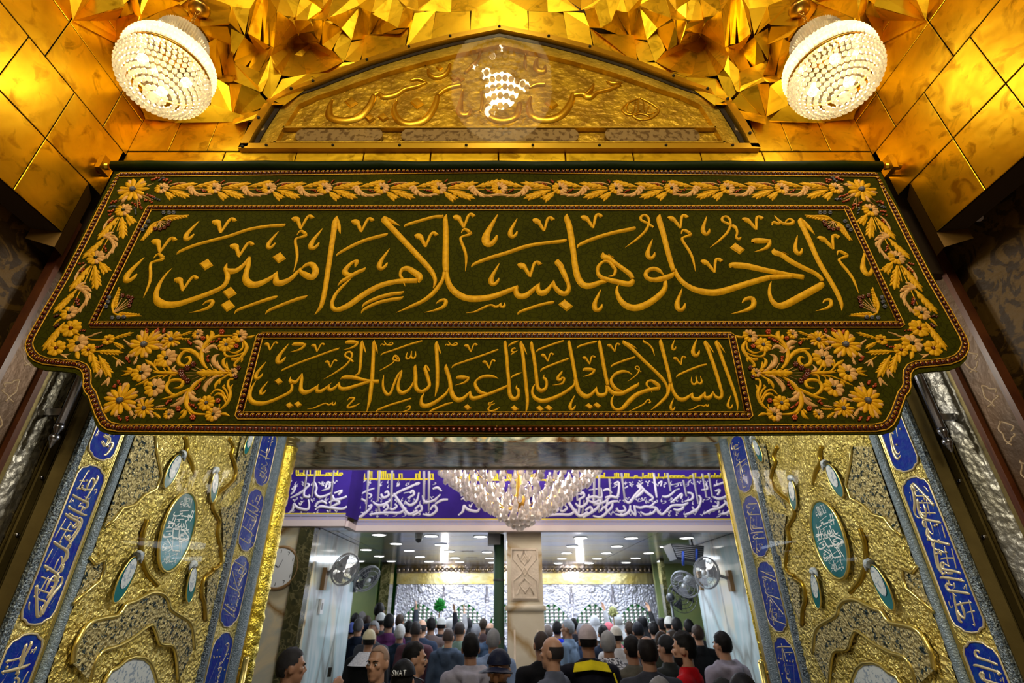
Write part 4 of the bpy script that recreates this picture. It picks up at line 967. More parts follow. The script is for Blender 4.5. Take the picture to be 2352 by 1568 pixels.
    for t in ("1900 757 15 1750 757 70 1560 757 100 1430 757 85 1350 757 10", "1540 690 30 1470 600 60 1440 480 70 1470 350 60 1560 230 65 1700 160 45 1960 145 26", "1500 670 20 1390 480 60 1290 400 70 1180 370 50 1085 362 12",
              "1300 430 20 1180 400 50 1080 500 60 1078 600 60 1180 645 55 1260 570 50 1240 500 45 1165 515 14", "1570 230 50 1620 130 75 1600 72 24", "1560 240 30 1540 170 50 1550 130 12", "1640 190 26 1700 150 24 1760 110 10",
              "1900 710 20 1820 640 50 1800 560 50 1848 500 8", "1880 690 16 1860 630 30 1862 570 8", "1880 800 10 1750 870 45 1680 950 50 1665 1020 8", "1780 850 20 1745 900 36 1740 950 8",
              "1520 820 30 1350 940 60 1230 1090 75 1200 1230 80 1230 1340 65 1330 1420 45 1520 1435 30", "1280 1000 30 1120 1080 60 960 1150 55 770 1190 8",
              "1050 1125 26 930 1090 50 870 1000 60 920 900 55 1040 868 55 1140 900 55 1100 990 50 985 1005 14", "1190 1370 40 1150 1460 70 1070 1512 12", "1170 1350 20 1120 1400 40 1100 1425 10", "1220 1360 20 1260 1420 26 1300 1460 10",
              "2130 220 30 2185 330 60 2150 430 60 2080 520 50 2000 600 45 1988 650 34 2045 650 30", "2120 250 16 2110 360 30 2000 430 40 1895 405 10", "2140 420 22 2030 470 30 1900 490 40 1830 460 38 1822 390 30", "2100 500 20 2110 540 36 2090 585 8", "2060 500 20 1990 540 50 1940 535 40",
              "1975 865 34 1900 870 35 1878 960 45 1920 1080 50 1890 1200 60 1830 1290 50 1745 1355 24", "1885 1160 20 1850 1050 30 1800 990 35 1832 960 40", "1865 1190 20 1780 1060 35 1680 1035 35 1595 1110 20", "1840 1240 26 1800 1140 40 1720 1100 50 1650 1135 10", "1915 1060 22 1930 990 36 1960 945 8", "1735 1330 16 1740 1270 24",
              "1100 765 20 900 755 60 640 752 10", "960 740 36 920 700 36 895 640 20", "870 735 12 830 690 20 815 660 8", "850 742 12 730 720 25 660 640 35 590 590 60 525 542 8", "670 630 16 690 570 40 698 530 6", "690 650 16 720 600 40 735 570 8", "800 745 12 700 740 30 650 705 8", "880 790 16 720 810 25 590 860 25", "840 795 14 760 820 16 730 850 8", "900 790 16 830 820 24 810 860 8",
              "580 860 40 470 920 40 360 962 6", "580 890 36 530 940 50 500 985 8", "330 725 24 270 700 60 220 662 10", "320 740 26 230 735 40 140 722 6", "310 750 26 220 780 40 125 806 6", "1040 792 16 950 800 40 903 900 8",
              "2190 175 30 2260 168 45 2322 142 6", "1760 1430 30 1830 1430 55 1912 1465 6", "1600 260 12 1540 310 20 1480 370 10", "1240 1180 14 1230 1230 20 1260 1270 12", "1350 1040 8 1260 1000 8"):
        fstroke(mb, fr, t, 0)
    for k in range(5):
        x = 1440 + 95 * k
        fstroke(mb, fr, [x + 90, 750, 18, x + 40, 715, 40, x, 695, 8]); fstroke(mb, fr, [x + 90, 765, 18, x + 40, 800, 40, x, 820, 8])
    child(mb, 'acanthus_scroll', TH_M, banner)
    mb = MB()
    for t in ("1480 420 30 1440 290 70 1370 250 80 1295 252 10", "1460 400 20 1400 350 50 1335 318 14", "1490 420 30 1570 340 70 1650 325 60 1712 376 8", "1510 430 20 1550 410 40 1590 405 8", "1840 740 26 1700 650 60 1640 560 75 1660 490 60 1745 450 6", "1790 700 16 1720 630 36 1705 550 8",
              "1880 790 8 1700 810 36 1560 900 56 1500 1000 75 1522 1075 8", "1640 860 16 1580 920 34 1570 960 8", "1480 830 16 1330 930 40 1250 1060 40 1290 1160 80 1370 1200 60 1440 1165 8", "1290 1050 20 1310 1090 50 1355 1105 8", "1210 1060 24 1130 1210 80 1010 1285 70 928 1300 10", "1130 1150 20 1070 1190 40 1020 1220 8", "1500 660 16 1460 520 36 1460 400 26",
              "1060 740 24 980 700 50 1035 620 6", "470 160 20 420 180 70 400 130 12", "850 140 20 770 180 50 700 220 20", "880 150 10 920 110 50 915 75 10", "1450 720 14 1340 655 12", "1400 735 14 1270 692 12", "1360 757 14 1190 752 12", "1370 788 14 1210 806 12", "1430 805 14 1290 860 12", "1630 690 12 1580 600 12", "1600 820 12 1480 910 12", "1690 300 8 1600 250 8"):
        fstroke(mb, fr, t, 1)
    leaf(mb, fr, 1040, 170, 1305, 75, 70, 0); leaf(mb, fr, 1080, 200, 1290, 205, 60, 0, 3); leaf(mb, fr, 700, 200, 885, 110, 60, 1); leaf(mb, fr, 720, 320, 855, 380, 80, 1, 3); leaf(mb, fr, 400, 480, 340, 625, 70, 1, 3); leaf(mb, fr, 300, 420, 225, 500, 70, 1, 3)
    leaf(mb, fr, 180, 1050, 235, 905, 80, 1, 3); leaf(mb, fr, 320, 1230, 545, 1160, 70, 1); leaf(mb, fr, 250, 1330, 325, 1470, 80, 1); leaf(mb, fr, 660, 1320, 850, 1290, 50, 1); leaf(mb, fr, 670, 1350, 885, 1345, 60, 0); leaf(mb, fr, 640, 1390, 785, 1505, 70, 0); leaf(mb, fr, 600, 1400, 660, 1500, 60, 1, 3); leaf(mb, fr, 400, 1420, 325, 1510, 60, 1, 3)
    child(mb, 'pink_leaves', TH_M, banner)
    mb = MB()
    for (x, y, r) in ((1320, 620, 48), (1225, 680, 50), (1120, 740, 55), (1130, 790, 50), (1165, 830, 48), (1225, 890, 50), (2060, 680, 40), (2015, 825, 36)): cluster(mb, fr, x, y, r, 5)
    for (x, y, r) in ((1785, 88, 48), (1480, 195, 38), (2025, 322, 40), (1725, 1215, 44), (1075, 1345, 46), (1310, 1490, 50)): cluster(mb, fr, x, y, r, 4)
    for q in ((1620, 265, 1760, 210), (1550, 490, 1550, 580), (1440, 930, 1370, 1020), (1270, 1260, 1360, 1330), (560, 70, 570, 100), (690, 90, 750, 60), (830, 90, 850, 60), (1230, 250, 1270, 300), (230, 510, 270, 570), (100, 900, 115, 940), (20, 960, 40, 990), (100, 1480, 120, 1540), (235, 1480, 250, 1540), (870, 1270, 940, 1225)): berries(mb, fr, *q, 5, 30)
# wall brackets that carry the rod
for sx, lb in ((-1, 'bent brass bracket holding the left end of the banner rod'), (1, 'bent brass bracket holding the right end of the banner rod')):
    xe = (RA[0] - .045) if sx < 0 else (RB[0] + .045)
    br = empty('rod_bracket', (xe + sx * .02, BY, zt), lb, 'bracket', 'banner rod brackets')
    mb = MB(); mb.box(xe - .012, xe + .012, BY - .035, BY + .03, zt - .035, zt + .045); mb.box(min(xe, xe + sx * .09), max(xe, xe + sx * .09), BY + .02, BY + .032, zt - .03, zt + .06)
    child(mb, 'plate', M['gold_dark'], br)
    mb = MB(); mb.tube([(xe - sx * .028, BY - .005, zt), (xe + sx * .05, BY - .005, zt)], .017, 10); child(mb, 'socket', M['gold_rail'], br)
# ================================================================= chandeliers of the niche
M['crys'] = crystal('cut_crystal', (1.0, .95, .84), .25, .30)
M['crys_band'] = crystal('bead_curtain_crystal', (1.0, .90, .70), .22, .15, .2)
M['bulb'] = emis('lamp_bulb', (1.0, .86, .6), 18.0)
M['chain'] = mat('old_gold_metal', (.55, .32, .06), .3, 1.0)
def bead_skirt(prof, n=64, per=14):
    """strings of small beads hanging over a flared collar"""
    mb = MB(); rows = []
    for i in range(per + 1):
        t = i / per * (len(prof) - 1); k = min(int(t), len(prof) - 2); f = t - k
        rows.append((prof[k][0] + (prof[k + 1][0] - prof[k][0]) * f, prof[k][1] + (prof[k + 1][1] - prof[k][1]) * f))
    vs = []; m = n * 2
    for i, (r, z) in enumerate(rows):
        for k in range(m):
            rr = r + (.0055 if k % 2 == 0 else -.0035) + (.0025 if i % 2 else 0); t = 2 * PI * k / m
            vs.append((rr * math.cos(t), rr * math.sin(t), z))
    fs = [(i * m + k, i * m + (k + 1) % m, (i + 1) * m + (k + 1) % m, (i + 1) * m + k) for i in range(per) for k in range(m)]
    mb.add(vs, fs, 0, False); return mb
def basket_chandelier(name, loc, label, R=.215, group=None, hook=.43):
    root = empty(name, loc, label, 'chandelier', group); k = R / .215
    def part(mb, nm, m, par=root):
        o = mb.build(nm, m); o.parent = par; o.scale = (k, k, k) if par is root else (1, 1, 1); return o
    S = lambda prof: bead_skirt(prof)
    part(S([(.05, .33), (.085, .325), (.112, .295), (.122, .25), (.108, .205)]), 'upper_collar', M['crys_band'])
    part(S([(.08, .165), (.12, .165), (.165, .145), (.196, .10), (.204, .055), (.190, .018)]), 'lower_collar', M['crys_band'])
    mb = MB(); mb.lathe([(.180, .022), (.194, .022), (.194, .008), (.180, .008), (.180, .022)], n=48); part(mb, 'bowl_ring', M['chain'])
    mb = MB(); mb.lathe([(.07, .16), (.06, .18), (.06, .20), (.111, .208), (.111, .196), (.06, .19)], n=32); part(mb, 'neck', M['chain'])
    mb = MB(); mb.lathe([(.045, .342), (.055, .342), (.055, .328), (.045, .328), (.045, .342)], n=32); part(mb, 'top_ring', M['chain'])
    # bowl of graded crystals, one ring of strings per tier
    for t in range(9):
        a = (t + .4) / 9 * PI / 2; r = .200 * math.cos(a) ** .7; z = -.010 - .15 * math.sin(a); n = max(6, int(2 * PI * r / .0235)); mb = MB(); rb = .0105 + .003 * (t / 9)
        for q in range(n):
            th = 2 * PI * (q + .5 * (t % 2)) / n; mb.ball((r * math.cos(th), r * math.sin(th), z), (rb, rb, rb * 1.15), 6, 5, 0, False)
        part(mb, 'crystal_tier', M['crys'])
    mb = MB()
    mb.ball((0, 0, -.172), .026, 10, 8, 0, False); part(mb, 'bottom_crystal', M['crys'])
    for (x, y, z) in ((.09, .03, -.02), (-.06, .08, -.02), (-.05, -.09, -.02), (.03, .03, .26), (-.04, -.02, .26), (.11, -.05, .09), (-.11, .04, .09), (0, .12, .09), (0, -.12, .09)):
        mb = MB(); mb.ball((x, y, z), .024 if z < 0 else .014, 10, 8); part(mb, 'bulb', M['bulb'])
    mb = MB(); mb.tube([(0, 0, .32), (0, 0, .36)], .02, 8)
    L = hook / k; n = int((L - .38) / .03)
    for i in range(n + 1):
        z = .37 + i * .03; ang = PI / 2 * (i % 2); pts = [(.009 * math.cos(ang) * math.cos(t), .009 * math.sin(ang) * math.cos(t), z + .018 * math.sin(t)) for t in [2 * PI * q / 10 for q in range(11)]]
        mb.tube(pts, .0032, 5, cap=False)
    part(mb, 'chain', M['chain'])
    mb = MB(); mb.lathe([(.0, L + .035), (.055, L + .03), (.05, L + .005), (.02, L - .01), (0, L - .012)], n=16); mb.tube([(.014 * math.cos(t), 0, L - .02 + .02 * math.sin(t)) for t in [2 * PI * q / 12 for q in range(13)]], .004, 6, cap=False)
    part(mb, 'ceiling_hook', M['chain']); return root
basket_chandelier('basket_chandelier', CH_L, 'small crystal basket chandelier hanging left of the gold arch', .203, 'basket chandeliers under the gold vault', .52)
basket_chandelier('basket_chandelier', CH_R, 'small crystal basket chandelier hanging right of the gold arch', .203, 'basket chandeliers under the gold vault', .52)
basket_chandelier('basket_chandelier', (0.02, .75, CZ + 4.07), 'large crystal basket chandelier mirrored in the glass of the gold arch', .46, 'basket chandeliers under the gold vault', 1.0)
# ================================================================= door leaves, opened inward
class Leaf(Plane):
    """measured on the left leaf (X = -1.82); the right leaf is its mirror image a little further in"""
    def __init__(s, right): s.k = 'X'; s.val = -1.82; s.ns = 1; s.r = right
    def at(s, u, v, h=0.0): return (1.91 - h, u + .09, v - .03) if s.r else (-1.82 + h, u, v)
M['door_gold'] = mat('door_gold_repousse', (.70, .57, .15), .36, .85, (.95, .82, .32), 9.0, 1.0, 75, voro=.9, vscale=52)
M['door_rim'] = mat('door_gold_rim', (.80, .66, .22), .32, 1.0)
M['filigree'] = mat('pierced_gilt_filigree', (.02, .05, .07), .4, .5, (.60, .52, .26), 46.0, .9, 70, lo=.40, hi=.46, dist=.8, voro=.9, vscale=60)
M['blue'] = mat('deep_blue_enamel', (.004, .012, .30), .3, 0, (.006, .05, .30), 30.0, bump=.15, bscale=50, spec=.2)
M['glitter'] = mat('grey_blue_bead_rope', (.10, .15, .22), .3, .4, (.34, .42, .50), 90.0, .9, 130, lo=.4, hi=.6, voro=.9, vscale=110)
M['tube'] = mat('grey_blue_pipe', (.14, .20, .26), .32, .3, (.24, .31, .38), 60.0, .5, 140)
M['teal'] = mat('teal_enamel', (.004, .17, .20), .18, 0, (.003, .11, .14), 4.0)
M['white_enamel'] = mat('white_floral_enamel', (.62, .68, .72), .25, 0, (.30, .38, .50), 55.0, lo=.52, hi=.60)
M['letters_gilt'] = mat('gilt_letters', (.66, .58, .38), .38, .6)
M['letters_white'] = mat('white_letters', (.80, .85, .88), .5)
M['sheet'] = pane('clear_cover_sheet', 1.10)
M['vine'] = mat('bronze_vine', (.42, .28, .03), .35, .9)
WSTR = []                      # strokes of the long line, reused for the small door inscriptions
for key in ('b7', 'b6', 'b5', 'b4', 'b3', 'b2', 'b1'):
    for line in WORDS[key].strip().split('\n'):
        if line[0] in 'FGHIJ' and '|' not in line:
            p = line.split()
            if p[1] in REG: continue
            x0, y0, s = REG[p[0]]; a = [float(q) for q in p[1:]]
            WSTR.append([(x0 + a[i] / s, y0 + a[i + 1] / s, a[i + 2] / s) for i in range(0, len(a) - 2, 3)])
def text_strip(mb, lf, u0, u1, v0, v1, xa, xb, rot, wk=1.0, hmax=.006, flipx=False):
    """a passage of the line between x = xa..xb laid in the rectangle u0..u1, v0..v1; rot: reading up the door"""
    for st in WSTR:
        mx_ = sum(p[0] for p in st) / len(st)
        if mx_ < xa or mx_ > xb: continue
        pts = []
        for (x, y, wd) in st:
            t = min(1.04, max(-.04, (x - xa) / (xb - xa))); q = (955 - y) / 180
            if flipx: t = 1 - t
            if rot: U = u0 + (u1 - u0) * (1 - q); V = v0 + (v1 - v0) * t
            else: U = u0 + (u1 - u0) * t; V = v0 + (v1 - v0) * q
            k = (abs(v1 - v0) if rot else abs(u1 - u0)) / (xb - xa)
            pts.append((U, V, wd * k * wk))
        stroke(mb, lf, pts, hmax=hmax, k=.5, sub=3)
def ell(lf, cu, cv, a, b, h, n=40): return [lf.at(cu + a * math.cos(2 * PI * k / n), cv + b * math.sin(2 * PI * k / n), h) for k in range(n)]
def flat(mb, pts, mi=0): mb.add(pts, [list(range(len(pts)))], mi)
def cart(lf, u0, u1, v0, v1, h):
    """long cartouche with three-lobed ends"""
    w_ = u1 - u0; c = (u0 + u1) / 2; o = []
    for (uu, vv) in ((0, 0), (.18, .01), (.22, .05), (.42, .07), (.5, .16), (.5, .5)): pass
    prof = [(0.0, 0.0), (.20, .02), (.30, .10), (.42, .14), (.5, .30)]
    L = [(c + w_ * a, v0 + w_ * b) for a, b in prof] + [(c + w_ * a, v1 - w_ * b) for a, b in prof[::-1]]
    R = [(c - w_ * a, v1 - w_ * b) for a, b in prof[1:]] + [(c - w_ * a, v0 + w_ * b) for a, b in prof[::-1][:-1]]
    return [lf.at(u, v, h) for u, v in L + R]
def rimtube(mb, pts, r): mb.tube(pts + [pts[0], pts[1]], r, 6, cap=False)
def door_leaf(right):
    lf = Leaf(right); side = 'right' if right else 'left'; sg = 1 if right else -1
    root = empty('door_leaf', lf.at(3.1, .03, -.03), '%s door leaf of gold repousse with %s' % (side, 'teal oval and a sunlit hoodie wearer beside it' if False else ('teal oval, beside the marble wall with fans' if right else 'teal oval, beside the round wall clock')), 'door', 'tall gilded door leaves')
    Z0, Z1 = .05, CZ + 1.30
    def slab(u0, u1, h0, h1, m, nm, v0=Z0, v1=Z1):
        mb = MB(); a = lf.at(u0, v0, h0); b = lf.at(u1, v1, h1)
        mb.box(min(a[0], b[0]), max(a[0], b[0]), min(a[1], b[1]), max(a[1], b[1]), min(a[2], b[2]), max(a[2], b[2])); return child(mb, nm, m, root)
    slab(2.10, 4.13, -.07, -.012, M['brass'], 'core')
    # bands
    def pipe(u, r, m, nm, seg=1):
        mb = MB(); mb.tube([lf.at(u, Z0 + (Z1 - Z0) * i / 40, -.004) for i in range(41)], r, 12); return child(mb, nm, m, root)
    slab(2.105, 2.14, -.015, .006, M['glitter'], 'bead_band')
    pipe(2.365, .026, M['tube'], 'round_moulding'); pipe(4.02, .050, M['tube'], 'round_moulding'); pipe(3.60, .032, M['glitter'], 'bead_rope'); pipe(3.645, .02, M['tube'], 'round_moulding')
    for u in (2.325, 2.334): pipe(u, .006, M['door_rim'], 'gold_bead_line')
    slab(2.14, 2.325, -.015, .0, M['door_gold'], 'script_band'); slab(3.67, 3.975, -.015, .0, M['door_gold'], 'script_band'); slab(4.07, 4.13, -.015, .02, M['door_rim'], 'edge_rail')
    # cartouches with gilt script
    for (u0, u1, spans, xs) in ((2.15, 2.312, ((.60, 1.25), (-.05, .57), (-.70, -.08), (-1.3, -.73)), ((560, 1000), (1090, 1500), (800, 1240), (1300, 1715))),
                                (3.69, 3.955, ((.83, 1.27), (.37, .80), (-.10, .34), (-.57, -.13), (-1.05, -.60)), ((700, 1000), (1100, 1400), (1380, 1700), (560, 860), (900, 1240)))):
        for (va, vb), (xa, xb) in zip(spans, xs):
            va += CZ; vb += CZ
            mb = MB(); o = cart(lf, u0, u1, va, vb, .003); flat(mb, o if not right else o[::-1]); c = child(mb, 'blue_cartouche', M['blue'], root)
            mb = MB(); rimtube(mb, cart(lf, u0, u1, va, vb, .003), .0045); text_strip(mb, lf, u0 + .012, u1 - .012, va + .05, vb - .05, xa, xb, True, 1.5 if u0 < 3 else 1.2, .009, flipx=not right); text_strip(mb, lf, u0 + .02, u1 - .03, va + .07, vb - .07, (xa + 560) / 2, (xa + 560) / 2 + 420, True, 1.1, .008, flipx=not right)
            rnd = random.Random(int(va * 100))
            for _ in range(14):
                uu, vv = rnd.uniform(u0 + .03, u1 - .03), rnd.uniform(va + .06, vb - .06); mb.ball(lf.at(uu, vv, .004), .006, 6, 4)
            o2 = mb.build('gilt_script', M['letters_gilt']); o2.parent = c
    # central field, beaten relief
    mb = MB(); nu, nv = 120, 230; ua, ub, va, vb = 2.395, 3.57, CZ - .95, CZ + 1.28; vs = []
    for j in range(nv + 1):
        for i in range(nu + 1):
            u = ua + (ub - ua) * i / nu; v = va + (vb - va) * j / nv
            h = .006 * noise.noise(Vector((u * 9, v * 9, 2.2))) + .012 * abs(noise.noise(Vector((u * 26, v * 26, 7.1)))) + .007 * noise.noise(Vector((u * 58, v * 58, 1.1)))
            du, dv = (u - 2.945) / .21, (v - CZ - .39) / .29; d = math.hypot(du, dv)
            if d < 1: h *= .2
            elif d < 1.25: h += .012 * (1.25 - d) / .25
            vs.append(lf.at(u, v, .004 + h))
    fs = [(j * (nu + 1) + i, j * (nu + 1) + i + 1, (j + 1) * (nu + 1) + i + 1, (j + 1) * (nu + 1) + i) for j in range(nv) for i in range(nu)]
    mb.add(vs, fs if not right else [f[::-1] for f in fs], 0, True); child(mb, 'beaten_gold_field', M['door_gold'], root)
    slab(2.395, 3.57, -.012, .004, M['door_gold'], 'lower_field', Z0, CZ - .95)
    D = lambda x, y: lf.uv(x / 2.154, 840 + y / 2.154)
    def dpath(t, h): a = nums(t); return [lf.at(*D(a[i], a[i + 1]), h) for i in range(0, len(a), 2)]
    # pierced panels
    for t in ("650 345 745 345 752 430 775 540 750 610 690 640 640 690 580 705 540 760 490 800 540 650", "330 1180 420 1100 470 1060 490 1000 488 960 440 980 415 945 380 1080", "1060 690 1110 630 1190 560 1235 400 1250 345 1180 345 1150 500 1160 560 1100 620", "1085 780 1075 700 1130 690 1180 640 1120 900 1090 920", "1010 1060 1075 1000 1080 980 1040 1170 1000 1260"):
        mb = MB(); flat(mb, dpath(t, .022) if not right else dpath(t, .022)[::-1]); child(mb, 'pierced_panel', M['filigree'], root)
    mb = MB()
    for t in ("745 345 752 430 775 540 750 610 690 640 640 690 580 705 540 760 490 800", "330 1180 420 1100 470 1060 490 1000 488 960 440 980 415 945"): mb.tube(dpath(t, .026), .008, 6)
    # scalloped arch low on the field
    ar = "330 1470 345 1390 375 1330 400 1290 440 1260 500 1245 560 1232 600 1180 640 1165 690 1140 730 1122 780 1128 810 1160 820 1200 870 1235 910 1260 930 1300 940 1400"
    ir = "420 1560 440 1480 480 1412 560 1385 640 1340 720 1282 745 1310 770 1375 830 1385 850 1440 860 1560"
    mb.tube(smooth3(dpath(ar, .024)), .011, 8); mb.tube(smooth3(dpath(ir, .024)), .009, 8); child(mb, 'scalloped_rim', M['door_rim'], root)
    A, B = nums(ar), nums(ir); P = dpath("330 1470 345 1390 375 1330 400 1290 440 1260 500 1245 560 1232 600 1180 640 1165 690 1140 730 1122 780 1128 810 1160 820 1200 870 1235 910 1260 930 1300 940 1400 860 1560 850 1440 830 1385 770 1375 745 1310 720 1282 640 1340 560 1385 480 1412 440 1480 420 1560", .024)
    mb = MB(); mb.add(P, [list(range(len(P)))]); child(mb, 'pierced_arch', M['filigree'], root)
    P = dpath("470 1660 480 1590 500 1545 520 1510 560 1490 600 1455 640 1440 690 1445 720 1470 740 1520 752 1570 750 1650 700 1760 560 1760", .024)
    mb = MB(); flat(mb, P); fl = child(mb, 'floral_enamel_medallion', M['white_enamel'], root)
    mb = MB(); rimtube(mb, P, .010); o = mb.build('scalloped_rim', M['door_rim']); o.parent = fl
    # bronze vines
    mb = MB()
    for t in ("715 760 692 830 685 900 690 960 710 1020 740 1060 765 1085", "1125 360 1145 400 1135 440 1150 480 1155 540 1120 590 1060 640 1040 690 1055 730 1075 770 1065 830 1080 900 1080 980 1040 1010", "905 350 915 400 910 430 935 480 945 545", "1040 1020 1000 1050 985 1120 1000 1180 1005 1260"): mb.tube(smooth3(dpath(t, .014)), .013, 8)
    child(mb, 'bronze_vine', M['vine'], root)
    # teal oval with white script
    cu, cv, a, b = 2.945, CZ + .39, .140, .203
    mb = MB(); o = ell(lf, cu, cv, a, b, .026); flat(mb, o if not right else o[::-1]); ov = child(mb, 'teal_oval', M['teal'], root)
    mb = MB(); rimtube(mb, ell(lf, cu, cv, a + .006, b + .006, .026), .009); o = mb.build('gold_rim', M['door_rim']); o.parent = ov
    mb = MB(); l2 = Leaf(right); base = .027
    class Up(Leaf):
        def at(s, u, v, h=0.0): return Leaf.at(s, u, v, h + .0262)
    up = Up(right)
    for r_, (xa, xb, hw) in enumerate(((1100, 1400, .05), (560, 860, .095), (800, 1080, .10), (1240, 1500, .11), (1400, 1715, .10), (900, 1200, .06))):
        vc = cv + .15 - .058 * r_
        text_strip(mb, up, cu - hw, cu + hw, vc - .034, vc + .034, xa, xb, False, 1.15, .0015, flipx=right)
    o = mb.build('white_script', M['letters_white']); o.parent = ov
    # tear-drop enamels with curled tips
    for (x, y, s_, f) in ((600, 1035, 1.0, 1), (925, 1065, .95, -1), (835, 505, .95, 1), (1040, 585, .9, -1), (1215, 370, .9, 1)):
        u0, v0 = D(x, y); k = .104 * s_; T = []
        for q in range(24):
            t = 2 * PI * q / 24; rr = 1 - .18 * math.sin(t); T.append((math.cos(t) * .45 * rr, math.sin(t) * rr))
        tilt = -.25 * f
        def tp(p, h): X_, Y_ = p; return lf.at(u0 + k * (X_ * math.cos(tilt) - Y_ * math.sin(tilt)), v0 + k * (X_ * math.sin(tilt) + Y_ * math.cos(tilt)), h)
        mb = MB(); P = [tp(p, .03) for p in T]; flat(mb, P if not right else P[::-1]); e = child(mb, 'teal_teardrop', M['teal'], root)
        mb = MB(); P = [tp((p[0] * .72, p[1] * .66 + .2), .033) for p in T]; flat(mb, P if not right else P[::-1]); mb.tube([tp((.0 + .1 * f * i, .85 + .12 * i - .03 * i * i), .03) for i in range(6)], [k * .22, k * .24, k * .2, k * .15, k * .1, k * .04], 8)
        o = mb.build('white_floral_inlay', M['white_enamel']); o.parent = e
        mb = MB(); rimtube(mb, [tp(p, .03) for p in T], .004); o = mb.build('gold_rim', M['door_rim']); o.parent = e
    # free edge: half column wrapped in beaten gold leaf
    mb = MB(); n, m_ = 14, 220; vs = []
    cr_, co_ = (.085, 4.20) if not right else (.030, 4.16)
    for j in range(m_ + 1):
        for i in range(n + 1):
            t = PI * (i / n) * 1.3 - .5; v = Z0 + (Z1 - .07 - Z0) * j / m_; r = cr_ * (1 + .12 * noise.noise(Vector((t * 3, v * 22, 4.))) + .08 * noise.noise(Vector((t * 8, v * 50, 9.))))
            vs.append(lf.at(co_ - r * math.cos(t), v, r * math.sin(t) - .01))
    fs = [(j * (n + 1) + i, j * (n + 1) + i + 1, (j + 1) * (n + 1) + i + 1, (j + 1) * (n + 1) + i) for j in range(m_) for i in range(n)]
    mb.add(vs, fs if right else [f[::-1] for f in fs], 0, True); child(mb, 'edge_column', M['colgold'], root)
    p = lf.at(co_, Z1 - .07, -.01); kc = cr_ / .085; mb = MB(); mb.lathe([(.08 * kc, 0), (.092 * kc, .01), (.08 * kc, .02), (.07 * kc, .045), (.095 * kc, .06), (.10 * kc, .075), (.0, .08)], p, 20); child(mb, 'column_capital', M['brass'], root)
    p = lf.at(4.10, CZ - .35, .06); mb = MB(); mb.tube([lf.at(4.09, .9, .055), lf.at(4.09, CZ - .30, .055)], .022, 12); mb.ball(lf.at(4.09, CZ - .30, .055), .022, 12, 8); mb.tube([lf.at(4.09, 1.0, 0), lf.at(4.09, 1.0, .055)], .012, 8); mb.tube([lf.at(4.09, CZ - .36, 0), lf.at(4.09, CZ - .36, .055)], .012, 8)
    child(mb, 'pull_handle', M['door_rim'], root)
    # clear cover sheet over the relief
    mb = MB(); q = [lf.at(2.40, CZ - .95, .062), lf.at(3.99, CZ - .95, .062), lf.at(3.99, Z1, .062), lf.at(2.40, Z1, .062)]; mb.add(q, [(0, 1, 2, 3) if not right else (3, 2, 1, 0)]); child(mb, 'clear_cover_sheet', M['sheet'], root)
def smooth3(pts):
    out = []
    P = [pts[0]] + list(pts) + [pts[-1]]
    for i in range(1, len(P) - 2):
        for k in range(4):
            t = k / 4; t2 = t * t; t3 = t2 * t
            out.append(tuple(.5 * (2 * b + (c - a) * t + (2 * a - 5 * b + 4 * c - d) * t2 + (3 * b - a - 3 * c + d) * t3) for a, b, c, d in zip(P[i - 1], P[i], P[i + 1], P[i + 2])))
    out.append(pts[-1]); return out
M['colgold'] = mat('bright_gold_leaf', (.78, .58, .05), .28, 1.0, (.95, .76, .14), 20.0, .5, 70)
door_leaf(False); door_leaf(True)
# ================================================================= lintel, ante-room and hall of the shrine
M['onyx'] = marble('onyx_marble', [(.50, .42, .24), (.20, .26, .21), (.72, .62, .40), (.18, .23, .20), (.62, .40, .12)], 2.2, .10, (.10, .04, .008), 1.5)
M['onyx_light'] = marble('light_onyx_marble', [(.62, .56, .42), (.50, .50, .42), (.70, .60, .40), (.45, .48, .44)], 1.3, .15, (.30, .17, .05), 1.6)
M['white_marble'] = marble('white_marble', [(.38, .50, .54), (.58, .64, .64), (.42, .55, .57), (.62, .58, .48)], 1.3, .12, (.28, .30, .28), 1.4, (1.4, 1.4, .4))
M['green_marble'] = marble('dark_green_marble', [(.016, .020, .006), (.04, .04, .012), (.08, .07, .025)], 6.0, .15, (.16, .14, .06), 1.5)
M['mirror_ceiling'] = mat('polished_ceiling', (.42, .50, .80), .20, .75, (.66, .60, .52), 1.2, .12, 2.0, stretch=(1, 2.4, 1))
M['purple'] = mat('purple_cloth', (.035, .016, .20), .7, 0, (.05, .022, .26), 3.0, spec=.1)
M['frieze_white'] = mat('white_lettering', (.82, .76, .88), .7)
M['frieze_yellow'] = mat('yellow_lettering', (.78, .62, .02), .6)
M['pinkwhite'] = mat('pink_white_plaster', (.74, .62, .62), .5)
M['border_blue'] = mat('blue_grey_border', (.34, .35, .55), .6, 0, (.46, .36, .42), 60.0)
M['stone'] = marble('cream_stone', [(.70, .60, .44), (.76, .67, .52), (.66, .57, .42)], 1.2, .2, (.45, .30, .14), 1.0)
M['stone_carved'] = mat('carved_cream_stone', (.74, .61, .48), .5, 0, (.64, .52, .40), 14.0, .3, 40)
M['green_drape'] = mat('green_cover', (.018, .055, .028), .7, 0, (.03, .08, .04), 6.0, stretch=(1, 1, .2))
M['zsilver'] = mat('shrine_silver', (.80, .80, .88), .38, .85, (.55, .55, .66), 9.0, .5, 26, voro=.6, vscale=20)
M['zgold'] = mat('shrine_gold_band', (.80, .60, .16), .3, .9, (.85, .74, .40), 2.0, .3, 10)
M['zdark'] = mat('dark_gilt_cornice', (.20, .14, .06), .3, .9, (.34, .30, .30), 7.0, .6, 14)
M['zgreen'] = mat('green_inner_glow', (.01, .38, .04), .6, emit=(.02, .6, .06), estr=.12)  # green light inside the shrine, put into the core as colour and glow
